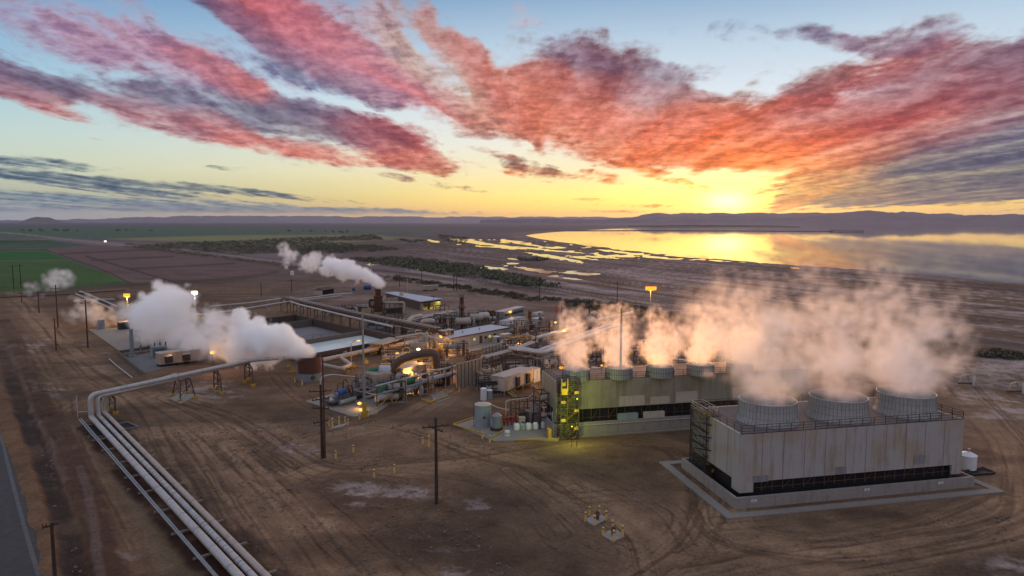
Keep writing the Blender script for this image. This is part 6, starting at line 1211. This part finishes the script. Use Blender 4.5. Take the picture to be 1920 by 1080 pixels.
# street lamp with a bent arm, wall lamps
p = G(659,692); H = Hat(p,645); r_ = thing('street_lamp','curved arm street lamp glowing before the bright pool','street lamp',p); MB().tube(bend([p,p+Vector((0,0,H)),p+Vector((.9,-.2,H+.9)),p+Vector((1.7,-.3,H+.9))],.6),.1,10).build('arm','beige_panel',r_); q = p+Vector((1.9,-.3,H+.75)); MB().box((q.x,q.y,q.z),(.8,.35,.22)).build('lamp_head','lamp_dim',r_); l = lamp(q-Vector((0,0,.4)),200,AMBER); l.parent = r_; l.location = Vector(l.location)-r_.location
LM = [('amber lamp on the left corner of the office',826,631,200,850,'lamp_amber',AMBER,4.6),('amber lamp above the dark exhaust duct of the turbine',793,661,0,600,'lamp_amber',AMBER,5.6),('dimmer amber lamp on the pump shelter front',745,663,0,260,'lamp_dim',AMBER,3.4),('small pale lamp left of the turbine amber lamp',784.5,655.5,0,60,'lamp_white',WHITE,3.6),('amber lamp in the steam left of the rusty drum',398,661,0,90,'lamp_amber',AMBER,4.5),('low amber lamp in the yard right of the office',974.5,645,0,700,'lamp_amber',AMBER,1.6),('amber lamp on the pale A frame portal',1041.5,605,0,80,'lamp_dim',AMBER,7.0),('small amber lamp among the first steam column',1062,617,0,50,'lamp_dim',AMBER,5.5),('tiny lamp beside the cabin roofs',1052,690,0,260,'lamp_amber',AMBER,4.0),('amber lamp low inside the turbine frame',778,700,0,260,'lamp_amber',AMBER,3.6),('amber lamp at the ground below the motor skid',674,757,0,30,'lamp_dim',AMBER,1.0)]
for lab,u,v,_,pw,mt,col,z in LM:
    q = G(u,v,z); r_ = thing('lamp_post',lab,'lamp',Vector((q.x,q.y,0)),'amber plant lamps'); MB().tube([(q.x,q.y+.1,0),(q.x,q.y+.1,z)],.05,8).build('stem','dark_steel',r_); MB().lathe(q-Vector((0,0,.18)),[(.14,0),(.40,.15),(.40,.36),(.12,.52)],12).build('bulb',mt,r_)
    l = lamp(q+Vector((0,-.5,-.1)),pw*9,col,.3); l.parent = r_; l.location = Vector(l.location)-r_.location
for k,(x,y,z,pw,col,lab) in enumerate(((9.5,4.5,Hd+1.4,140,AMBER,'deck lamp between the first and second small stacks'),(19.6,5.5,Hd+1.3,420,AMBER,'deck lamp between the second and third small stacks'),(27.5,5.5,Hd+1.3,140,AMBER,'deck lamp between the third and fourth small stacks'),(38,6.5,Hd+1.6,3500,AMBER,'deck lamp in the steam at the right end of the long tower'))):
    q = FF(x,y,z); r_ = thing('deck_lamp',lab,'lamp',FF(x,y,Hd-.05),'amber deck lamps'); MB().bar(FF(x,y,Hd-.05),q-Vector((0,0,.1)),.06).build('stem','dark_steel',r_); MB().lathe(q-Vector((0,0,.15)),[(.08,0),(.2,.1),(.2,.2),(.06,.3)],10).build('bulb','lamp_amber',r_); l = lamp(q+Vector((0,0,.5)),pw,col,.3); l.parent = r_; l.location = Vector(l.location)-r_.location
for k,(u,v,z,pw,lab) in enumerate(((1060,830,3.2,800,'low greenish lamp at the foot of the lit stair tower'),(1069,830,7.6,800,'high greenish lamp on the lit stair tower'))):
    q = G(u,v-2); q = Vector((q.x+.8,q.y-2.6,z)); r_ = thing('stair_lamp',lab,'lamp',Vector((q.x,q.y,0)),'greenish stair lamps'); MB().tube([(q.x,q.y,0),(q.x,q.y,z)],.035,6).build('stem','dark_steel',r_); MB().lathe(q,[(.06,0),(.12,.06),(.05,.16)],8).build('bulb','lamp_green',r_); l = lamp(q+Vector((0,.25,.1)),pw,GREENISH,.2); l.parent = r_; l.location = Vector(l.location)-r_.location
p = G(1042,596); r_ = thing('wind_sock','red wind sock hanging on a thin pole beyond the plant','wind sock',p); h_ = Hat(p,577); MB().tube([p,p+Vector((0,0,h_+.6))],.07,8).build('shaft','galvanised',r_); MB().tube([p+Vector((0,0,h_+.5)),p+Vector((.25,0,h_-.6)),p+Vector((.3,0,h_-2.0))],[.42,.38,.22],10).build('sock','orange_red',r_)
# ------------------------------------------------------------------ bollards and well pads
def bollard(label, u, vb, vt, group):
    p = G(u,vb); r_ = thing('bollard',label,'bollard',p,group); H = max(.8,Hat(p,vt)); MB().tube([p-Vector((0,0,.2)),p+Vector((0,0,H-.1)),p+Vector((0,0,H))],[.15,.15,.06],12).build('post','bollard_paint',r_); MB().lathe(p+Vector((0,0,H*.72)),[(.156,0),(.156,.14)],12,False,False).build('stripe','brown_steel',r_)
for k,(pl,lab) in enumerate((([(1097,976),(1120,962),(1139,973),(1114,987)],'a'),([(1129,1004),(1151,990),(1171,1006),(1150,1016)],'b'),([(616,805),(637,797),(657,793),(640,801)],'c'))): g_ = MB().prism(quadpx(pl),-.25,.10).build('concrete_pad','pad_concrete'); g_['kind']='structure'
BP = [('bollard at the left corner of the upper small pad',1098,977,959),('bollard at the back left of the upper small pad',1105.5,966,949),('bollard at the back right of the upper small pad',1123.5,965,948),('bollard at the right corner of the upper small pad',1136.5,975,957),('bollard at the front of the upper small pad',1115,985,965),('short bollard at the left corner of the lower small pad',1131,1003,988),('tall bollard at the back of the lower small pad',1149,995,974),('bollard at the right corner of the lower small pad',1167,1006,984),('bollard at the front corner of the lower small pad',1151,1014,993),
 ('bollard left of the pair in open dirt',701.5,896,879),('bollard right of the pair in open dirt',739.5,886,870),('bollard just right of the twin poles',629.5,859,844),('bollard further right of the twin poles',662.5,848,834),('bollard left of three behind the crossed arm pole',792.5,832,819),('middle bollard of three behind the crossed arm pole',804.5,838,815),('right bollard of three behind the crossed arm pole',817,830,817),('bollard left of two at the tank pad corner',904.5,823,810),('bollard right of two at the tank pad corner',918.5,830,816),
 ('bollard leftmost on the long pad before the turbine',617.5,799,789),('bollard second on the long pad before the turbine',623.5,803,783),('bollard third on the long pad before the turbine',636,797,781),('bollard fourth on the long pad before the turbine',647,793,781),('bollard rightmost on the long pad before the turbine',652.5,797,785),('bollard left of the mast foot',674,786,775),('bollard right of the mast foot',690,781,769),('bollard between mast foot and turbine braces',706,776,763),('bollard before the rusty drum, right',566.5,722,712),('bollard before the rusty drum, left',553,717,709),('bollard by the barrier wall',861,735,726)]
for a in BP: bollard(a[0],a[1],a[2],a[3],'yellow bollards')
for k,(u,v,lab) in enumerate(((1120,973,'rusty wellhead pipe stub on the upper small pad'),(1150,1003,'rusty wellhead pipe stub on the lower small pad'))): p = G(u,v,.1); r_ = thing('wellhead',lab,'wellhead',p); MB().lathe(p,[(.22,0),(.22,.5),(.35,.52),(.35,.62),(.16,.64),(.16,1.0)],12).build('stub','brown_steel',r_); MB().tube([p+Vector((-.3,0,.8)),p+Vector((.3,0,.8))],.08,8).build('valve_wheel','red_paint',r_)
# overhead wires between the yard poles
def wire(label,a,b,sag):
    pts = [a.lerp(b,t)-Vector((0,0,sag*4*t*(1-t))) for t in np.linspace(0,1,14)]; solo('overhead_wire',label,'wire',MB().tube(pts,.03,4),'black',pts[0])
# ------------------------------------------------------------------ jetty far out on the lake
J = [G(u,v,.1) for u,v in ((1040,433.0),(1200,432.6),(1380,433.2),(1560,434.2))]; mb = MB()
pts = [Vector((p.x,p.y,.2)) for p in J]; mb.tube(pts,[1.9,2.2,2.2,1.8],6); o = mb.build('spit','concrete_dark'); o['kind']='structure'
a,b = G(1555,434.3),G(1619,434.9); r_ = thing('ruined_pier','ruined wooden pier on stub piles at the end of the far spit','pier',a); q = MB()
for k in range(16): p = a.lerp(b,k/15); q.tube([p-Vector((0,0,1)),p+Vector((0,0,4.2))],1.1,6)
q.build('pile','wood',r_); MB().bar(a+Vector((0,0,4.0)),b+Vector((0,0,4.0)),1.6).build('deck','wood',r_); p = G(1560.5,434.3); MB().bar(p,p+Vector((0,0,9)),1.4).build('gantry_post','wood',r_); MB().bar(p+Vector((3,0,8)),p+Vector((-6,0,8)),.9).build('gantry_beam','wood',r_)
sp2 = MB(); P_ = [G(u,v,.1) for u,v in ((1180,424.9),(1300,424.6),(1420,424.9),(1500,425.6))]; sp2.tube([Vector((p.x,p.y,.3)) for p in P_],[8,14,10,4],6); o = sp2.build('spit','concrete_dark'); o['kind']='structure'
# rusty pipe manifolds and spoil at the right edge
for k,(u,v,lab) in enumerate(((1813,722,'small tan pipe manifold on the salt flat behind the nearest tower'),(1905,737,'pale pipe manifold by the right edge of the yard'))): p = G(u,v); r_ = thing('pipe_manifold',lab,'manifold',p); MB().tube(bend([p+Vector((-1.6,0,.2)),p+Vector((-1.2,0,2.0)),p+Vector((.3,.3,2.2)),p+Vector((.9,.3,.2))],.4),.2,8).build('pipe_arch','insulation_tan',r_); MB().tube([p+Vector((-2.2,-.4,.5)),p+Vector((1.6,-.4,.5))],.18,8).build('header','brown_steel',r_); MB().lathe(p+Vector((.9,-.8,0)),[(.3,0),(.3,2.0),(.1,2.3)],10).build('vessel','insulation',r_)
# perimeter fence behind the plant
# stones and clods strewn over the yard
def stones(name, px, n, lo, hi, mt, seed):
    rg = np.random.default_rng(seed); W_ = unproj(px); a, b = W_.min(0), W_.max(0); P_ = rg.uniform(a,b,(n*3,2)); P_ = P_[dist_poly(P_[:,0],P_[:,1],W_) < 0]; P_ = P_[fbm(P_[:,0]/7,P_[:,1]/7,3,seed) > .46][:n]; k = len(P_)
    s_ = lo*(hi/lo)**(rg.random(k)**2.2); dirs = np.array([(1,0,0),(0,1,0),(-1,0,0),(0,-1,0),(0,0,1),(0,0,-1)],float); V = dirs[None]*s_[:,None,None]*rg.uniform(.6,1.3,(k,6,1)); V[:,:,2] *= .6; V[:,:,:2] += P_[:,None,:]; V[:,:,2] += .03
    tri = np.array([(0,1,4),(1,2,4),(2,3,4),(3,0,4),(1,0,5),(2,1,5),(3,2,5),(0,3,5)]); Fc = (np.arange(k)*6)[:,None,None]+tri[None]
    me = fast_mesh(name, V.reshape(-1,3), Fc.reshape(-1,3)); me.polygons.foreach_set('use_smooth',[False]*len(me.polygons)); me.materials.append(M[mt]); o = link(me,name); o['kind'] = 'stuff'
mat('clod', (.17,.135,.11), .95, 0, .4, (.07,.05,.04), 2.0, False); 
stones('gravel',[(230,800),(560,770),(900,800),(1050,840),(1290,870),(1360,1000),(1900,960),(1900,1085),(560,1085),(380,960)],5200,.05,.26,'clod',91)
stones('bank_rubble',[(60,760),(140,780),(260,940),(360,1085),(130,1085),(90,920)],1300,.06,.32,'clod',93)
# ------------------------------------------------------------------ scrub: leafy ground cover too many to count
def leaf_mat(name, a, b):
    m,N,o = new_mat(name); g = N.n('ShaderNodeNewGeometry').outputs['Position']; f = N.noise(g,.35,3,.6); bs = N.n('ShaderNodeBsdfPrincipled',i_Roughness=.8); N.put(bs.inputs['Base Color'],N.ramp(f,[(.35,(*a,1)),(.65,(*b,1))])); N.t.links.new(bs.outputs[0],o.inputs[0]); return m
M['scrub_dark'] = leaf_mat('scrub_dark',(.030,.032,.016),(.085,.07,.035)); M['scrub_olive'] = leaf_mat('scrub_olive',(.05,.045,.022),(.13,.095,.05)); M['scrub_green'] = leaf_mat('scrub_green',(.055,.06,.034),(.115,.105,.06))
def scrub(name, polys, dens, size, mt, seed, leaves=12, hmul=1.0):
    rg = np.random.default_rng(seed); vs = []; 
    for px,n in polys:
        W_ = unproj(px); lo,hi = W_.min(0),W_.max(0); P_ = rg.uniform(lo,hi,(n*6,2)); P_ = P_[dist_poly(P_[:,0],P_[:,1],W_) < 0][:n]
        cl = fbm(P_[:,0]/(size*6),P_[:,1]/(size*6),3,seed); P_ = P_[cl > .36]
        for x,y in P_:
            s = size*rg.uniform(.5,1.35); c = rg.normal(0,1,(leaves,3)); c /= np.linalg.norm(c,axis=1)[:,None]; c *= rg.uniform(.45,1.0,(leaves,1)); c = c*np.array([s,s,s*.62*hmul])+np.array([x,y,s*.42*hmul]); c[:,2] = np.abs(c[:,2])
            d1 = rg.normal(0,1,(leaves,3)); d1 /= np.linalg.norm(d1,axis=1)[:,None]; d2 = rg.normal(0,1,(leaves,3)); d2 -= d1*(d1*d2).sum(1)[:,None]; d2 /= np.linalg.norm(d2,axis=1)[:,None]; k = s*rg.uniform(.10,.24,(leaves,1))
            vs.append(np.stack([c-d1*k,c+d2*k*.8,c+d1*k,c-d2*k*.8],1).reshape(-1,3))
    V = np.concatenate(vs); me = fast_mesh(name,V,np.arange(len(V)).reshape(-1,4)); me.materials.append(M[mt]); o = link(me,name); o['kind'] = 'stuff'; o['label'] = 'low scrub'; del o['label']; return o
scrub('hedge_scrub',[([(860,536),(1000,556),(1160,570),(1290,592),(1440,612),(1540,630),(1540,640),(1440,630),(1300,610),(1160,588),(1000,566),(880,547)],900),([(1540,628),(1790,650),(1930,664),(1930,678),(1780,664),(1540,642)],420),([(740,518),(870,538),(880,546),(740,526)],240)],1,1.35,'scrub_dark',3,40,.75)
scrub('marsh_scrub',[([(236,462),(330,456),(480,450),(560,446),(640,444),(700,440),(720,450),(600,452),(690,462),(640,470),(520,474),(440,478),(330,468)],1500),([(560,466),(700,460),(760,468),(640,475),(540,478)],420),([(650,486),(760,484),(880,498),(980,520),(1000,530),(860,520),(740,500)],700),([(820,440),(880,446),(870,458),(830,452)],160),([(740,448),(800,452),(770,456)],90),([(900,512),(1010,527),(1060,542),(960,535)],200),([(970,485),(1030,487),(1020,490),(975,489)],60)],1,3.2,'scrub_green',4,24,.75)
scrub('canal_scrub',[([(230,462),(330,468),(480,488),(560,498),(480,493),(320,474)],500),([(560,500),(740,519),(900,540),(740,524),(560,506)],320)],1,1.6,'scrub_olive',5,20,.8)
scrub('bank_scrub',[([(260,850),(330,930),(420,1040),(470,1090),(440,1090),(360,1000),(270,880)],220),([(240,790),(330,880),(470,1010),(520,1060),(540,1090),(500,1090),(400,990),(300,870)],260),([(90,640),(150,640),(160,668),(110,665)],60)],1,.32,'scrub_olive',6,18,.8)
scrub('field_trees',[([(30,432),(150,433),(150,434.5),(30,433.5)],16),([(400,421),(470,421.5),(470,422.2),(400,422)],14),([(520,432),(680,436),(680,438),(520,434)],20),([(220,432),(320,433),(320,434),(220,433.5)],12)],1,7,'scrub_green',8,40,1.0)
# ------------------------------------------------------------------ steam: each plume a closed skin holding a voxel density
def _h3(ix, iy, iz, s):
    h = (ix*374761393+iy*668265263+iz*1440662683+s*974711) & 0x7fffffff
    h = ((h ^ (h >> 13))*1274126177) & 0x7fffffff
    return ((h ^ (h >> 16)) & 0xffff)/65535.0
def vn3(p, s=0):
    i = np.floor(p).astype(np.int64); f = p-i; f = f*f*(3-2*f); r = 0
    for dx in (0,1):
        for dy in (0,1):
            for dz in (0,1):
                w = (f[...,0] if dx else 1-f[...,0])*(f[...,1] if dy else 1-f[...,1])*(f[...,2] if dz else 1-f[...,2]); r = r+w*_h3(i[...,0]+dx,i[...,1]+dy,i[...,2]+dz,s)
    return r
def fb3(p, o=4, s=0, g=.5):
    r = 0; a = 1; t = 0
    for k in range(o): r = r+a*vn3(p*2**k+k*7.7, s+k); t += a; a *= g
    return r/t
def plume(label, blobs, dens, vox, seed, lump=2.5, amp=.55, billow=True, color=(.995,.99,.99), g=.5, step=.5, soft=.35, cut=.0, group=None, zmin=None, fill=1.0, calm=None):
    # blobs: centre, radius (or 3 radii), strength 0..1
    rg = np.random.default_rng(seed); C_ = np.array([b[0] for b in blobs]); Rr = np.array([b[1] if hasattr(b[1],'__len__') else (b[1],)*3 for b in blobs]); St = np.array([b[2] for b in blobs])
    lo = (C_-Rr*1.35).min(0)-vox*3; hi = (C_+Rr*1.35).max(0)+vox*3; n = np.ceil((hi-lo)/vox).astype(int)
    ax = [lo[k]+vox*(np.arange(n[k])+.5) for k in range(3)]; X = np.stack(np.meshgrid(*ax, indexing='ij'), -1)
    cm = 1.0 if calm is None else sstep(calm-.5, calm+4.5, X[...,2])[...,None]
    Xw = X+ cm*(np.stack([fb3(X/(lump*2.2)+k*31, 3, seed+k) for k in range(3)], -1)-.5)*lump*1.1
    f = np.full(X.shape[:3], -9.0); st = np.zeros(X.shape[:3]); ws = np.zeros(X.shape[:3])+1e-6
    for c, r, s in zip(C_, Rr, St):
        d = 1-np.sqrt((((Xw-c)/r)**2).sum(-1)); f = np.where(f > -5, np.log(np.exp(np.clip(6*f,-40,40))+np.exp(6*d))/6, d); w = np.exp(np.clip(d,-4,1)*5); st += w*s; ws += w
    st /= ws
    ck = 1.0 if calm is None else .25+.75*cm[...,0]
    if billow:                              # rounded lobes with sharp creases between them
        bl_ = sum((.5**k)*np.abs(2*vn3(Xw/lump*2**k+k*5.3, seed+9+k)-1) for k in range(4))/1.875
        f = f+(bl_-.36)*1.9*amp*ck
    else: f = f+(fb3(X/lump, 5, seed+9, .55)-.5)*amp*2.6*ck
    p = np.clip(f/soft, 0, 1)**1.2*st*fill
    if zmin is not None: p = np.where(X[...,2] < zmin, 0, p)
    keep = rg.random(p.shape) < p; pts = X[keep]+rg.uniform(-.5,.5,(keep.sum(),3))*vox
    if not len(pts): return
    # skin round the occupied voxels
    occ = np.zeros(np.array(p.shape)+2, bool); occ[1:-1,1:-1,1:-1] = p > .03
    for _ in range(2):
        o2 = occ.copy()
        for a_ in range(3): o2 |= np.roll(occ,1,a_) | np.roll(occ,-1,a_)
        occ = o2
    occ[[0,-1]] = False; occ[:,[0,-1]] = False; occ[:,:,[0,-1]] = False
    # keep the main body only
    quads = []
    for a_ in range(3):
        b_, c_ = (a_+1)%3, (a_+2)%3
        for sgn in (1,-1):
            nb = np.roll(occ, -sgn, a_); ij = np.argwhere(occ & ~nb)
            o = np.zeros((len(ij),4,3), np.int64)+ij[:,None,:]
            if sgn == 1: o[:,:,a_] += 1
            cs = ((0,0),(1,0),(1,1),(0,1)) if sgn == 1 else ((0,0),(0,1),(1,1),(1,0))
            for k,(u_,v_) in enumerate(cs): o[:,k,b_] += u_; o[:,k,c_] += v_
            quads.append(o)
    Qd = np.concatenate(quads).reshape(-1,3); key = (Qd[:,0]*4096+Qd[:,1])*4096+Qd[:,2]; uq, inv = np.unique(key, return_inverse=True)
    V = np.stack([uq//(4096*4096), (uq//4096)%4096, uq%4096], -1).astype(float); Fq = inv.reshape(-1,4)
    for _ in range(3):
        acc = np.zeros_like(V); cnt = np.zeros(len(V))
        for a_, b_ in ((0,1),(1,2),(2,3),(3,0)):
            np.add.at(acc, Fq[:,a_], V[Fq[:,b_]]); np.add.at(acc, Fq[:,b_], V[Fq[:,a_]]); np.add.at(cnt, Fq[:,a_], 1); np.add.at(cnt, Fq[:,b_], 1)
        V = V*.5+acc/cnt[:,None]*.5
    V = lo+(V-1)*vox
    org = Vector(V.mean(0)); me = fast_mesh('steam_plume', V-np.array(org), Fq); ob = tag(link(me,'steam_plume'), label, 'steam plume', group); ob.location = org
    pm = bpy.data.meshes.new('steam_density'); pm.vertices.add(len(pts)); pm.vertices.foreach_set('co', pts.astype(np.float32).ravel()); pm.update()
    po = bpy.data.objects.new('steam_density', pm)
    m, N, o = new_mat('steam'); pd = N.n('ShaderNodeTexPointDensity'); pd.point_source = 'OBJECT'; pd.object = po; pd.space = 'WORLD'; pd.radius = vox*1.45; pd.interpolation = 'Linear'
    pd.resolution = int(min(150, max(24, max(hi-lo)/vox*.95)))
    geo = N.n('ShaderNodeNewGeometry').outputs['Position']
    fn_ = N.mr(N.noise(geo, .9/vox, 2, .6), .3, .7, .55, 1.35, 'LINEAR')
    v = N.n('ShaderNodeVolumePrincipled'); v.inputs['Color'].default_value = (*color,1); v.inputs['Anisotropy'].default_value = g
    N.put(v.inputs['Density'], N.m('MULTIPLY', N.m('MULTIPLY', pd.outputs['Density'], dens), fn_)); v.inputs['Density Attribute'].default_value = ''
    N.t.links.new(v.outputs[0], o.inputs['Volume']); me.materials.append(m); m.cycles.volume_step_rate = step*vox*2/max(1e-3, float(np.mean(hi-lo))/10)
    print('PLUME', label[:40], 'pts', len(pts), 'faces', len(Fq), 'res', pd.resolution, 'grid', n)
    return ob
def at(u, v, D):                             # a point D metres ahead in the line of sight's depth
    d = ray(u, v); t = D/d.y; return np.array((d.x*t, d.y*t, CAM_H+d.z*t))
def px2m(D): return D/FOC
# rusty drum
Dd = 149; k = px2m(Dd)
plume('dense white steam rolling left off the rusty drum', [(at(579,664,Dd),1.9,1),(at(567,660,Dd),2.2,1),(at(551,650,Dd),2.6,1),(at(535,642,Dd+1),3.1,1),(at(512,641,Dd+2),3.7,1),(at(486,633,Dd+4),4.0,1),(at(462,628,Dd+6),3.8,1),(at(452,608,Dd+6),2.4,1),(at(520,625,Dd+2),1.9,1),(at(470,655,Dd+5),3.2,.9),(at(500,658,Dd+3),2.9,.9),(at(446,650,Dd+6),3.2,.6)], .60, .33, 31, 2.4, .75, color=(.995,.995,.995), soft=.14, zmin=1.5, g=.3)
plume('thin tan steam drifting between the white drum cloud and the big left cloud', [(at(425,640,Dd+10),4.0,.35),(at(405,620,Dd+14),4.5,.35),(at(385,640,Dd+18),5.5,.4),(at(365,655,Dd+20),4.5,.3),(at(400,600,Dd+20),3.6,.35),(at(350,630,Dd+28),5.0,.3),(at(410,660,Dd+10),3.2,.25)], .30, .65, 33, 3.2, .5, False, soft=.5, zmin=.5)
Dl = 188
plume('big billowing white cloud above the left transformer yard', [(at(298,592,Dl),5.8,1),(at(316,572,Dl+2),4.9,1),(at(280,584,Dl),4.6,1),(at(300,560,Dl+3),4.6,1),(at(262,600,Dl-2),4.4,.9),(at(336,588,Dl),3.8,.9),(at(310,616,Dl-2),4.6,.6),(at(278,618,Dl-3),4.0,.6),(at(338,562,Dl+2),3.8,.9),(at(318,545,Dl+3),3.0,.9),(at(248,585,Dl+2),2.6,.4)], .28, .45, 35, 3.6, .85, color=(.995,.995,.995), soft=.2, g=.3)
plume('thin pinkish steam trailing low left of the big cloud', [(at(240,585,Dl+4),3.4,.3),(at(230,575,Dl+5),2.8,.25),(at(222,598,Dl+5),2.8,.2),(at(330,630,Dl-6),4.4,.35),(at(350,610,Dl-6),4.0,.3)], .22, .7, 36, 2.8, .5, False, soft=.5)
# rusty separator stack far back
Db = 238
plume('white steam trail streaming left from the rusty separator stack', [(at(713,533,Db),1.3,1),(at(703,528,Db),2.0,1),(at(688,521,Db+1),2.4,1),(at(670,514,Db+2),2.9,1),(at(650,507,Db+4),3.3,1),(at(630,500,Db+6),3.4,.9),(at(618,492,Db+8),2.7,.8),(at(610,506,Db+8),2.7,.6),(at(640,517,Db+6),2.3,.7)], .50, .40, 41, 2.6, .60, soft=.16, g=.3)
plume('faded second puff of the trail, further left', [(at(590,488,Db+12),2.9,.6),(at(575,493,Db+14),3.2,.5),(at(583,499,Db+14),2.6,.4)], .42, .6, 42, 2.2, .55, soft=.35)
plume('faintest last puff at the far left end of the trail', [(at(545,480,Db+22),3.0,.4),(at(533,472,Db+26),2.6,.35),(at(530,462,Db+28),1.8,.3),(at(538,490,Db+22),2.6,.3)], .32, .65, 43, 2.2, .5, False, soft=.45)
# wisps far left
plume('thin wisp by the top of the tallest left pole', [(at(105,522,268),4.6,.3),(at(90,528,270),4.0,.22),(at(122,528,268),3.6,.22),(at(60,540,275),4.0,.12)], .22, .9, 45, 3.0, .5, False, soft=.5)
plume('faint wisp drifting low behind the left concrete pad pole', [(at(150,582,225),4.4,.25),(at(170,588,225),4.4,.25),(at(130,590,226),3.2,.18),(at(190,600,222),3.6,.15)], .20, .9, 46, 3.0, .5, False, soft=.5)
# small stacks of the long tower
def col(c, r, H, lean, seed, label, dens, st, prof_, gr, lump=2.0, vox=.34, amp=1.1, drift=0.0, extra=()):
    bl = []; n_ = 10; r0 = random.Random(seed)
    for i in range(n_):
        t = i/(n_-1); z = c.z-.7+t*H; rr = r*np.interp(t, [0,.12,.35,.65,1], prof_); bl.append((np.array((c.x+lean*t**1.3+r0.uniform(-.5,.5)*t*r, c.y+drift*t+r0.uniform(-.4,.4)*t*r, z)), (rr,rr,max(rr*.75,H/n_*1.2)), st*np.interp(t,[0,.1,.3,.55,.75,1],[.6,.8,.95,.55,.28,.12])))
    for (dx,dy,dz,rr,s_) in extra: bl.append((np.array((c.x+dx,c.y+dy,c.z+dz)),(rr,rr,rr*.8),s_))
    plume(label, bl, dens, vox, seed, lump, amp, False, soft=.55, group=gr, g=.62, calm=c.z)
for k,(lab,H,lean,dn,pf) in enumerate((('steam column over the leftmost small stack',9.6,-.9,.27,(.86,.95,1.05,1.25,1.3)),('steam column over the second small stack, around the white mast',9.6,-1.6,.24,(.86,1.0,1.15,1.35,1.5)),('amber lit steam column over the third small stack',7.8,.5,.24,(.86,1.0,1.2,1.35,1.4)),('pale steam column over the fourth small stack',8,.8,.22,(.86,1.0,1.3,1.5,1.5)),('steam over the fifth small stack, merging with the big plumes',9,1.2,.10,(.86,1.0,1.3,1.6,1.6)))):
    P_, r0_, r1_, h_ = stF[k]; col(Vector((P_.x,P_.y,Hd+h_)), r1_, H, lean, 60+k, lab, dn, .9, pf, 'steam columns of the long tower')
for k,(lab,H,lean,dn,pf,ex) in enumerate((('large pink steam plume over the left flared stack',13.2,-4.3,.14,(.74,.92,1.30,1.5,1.4),((-4.5,3,8,3.0,.35),(-5,4,11.5,2.2,.2))),('large pink steam plume over the middle flared stack',13.2,-3.4,.14,(.74,.92,1.32,1.5,1.4),((-3,3,12,2.4,.2),)),('large pink steam plume over the right flared stack, the brightest',13.0,-1.8,.165,(.74,.94,1.34,1.5,1.35),((2.6,1,6.5,3.4,.4),(4.6,2,9.5,1.8,.14),(2,2,10.5,2.2,.22))))):
    P_, r0_, r1_, h_ = stN[k]; col(Vector((P_.x,P_.y,Hd+h_)), r1_*1.02, H, lean, 80+k, lab, dn, .85, pf, 'large pink plumes', 3.6, .5, 1.4, 1.5, ex)
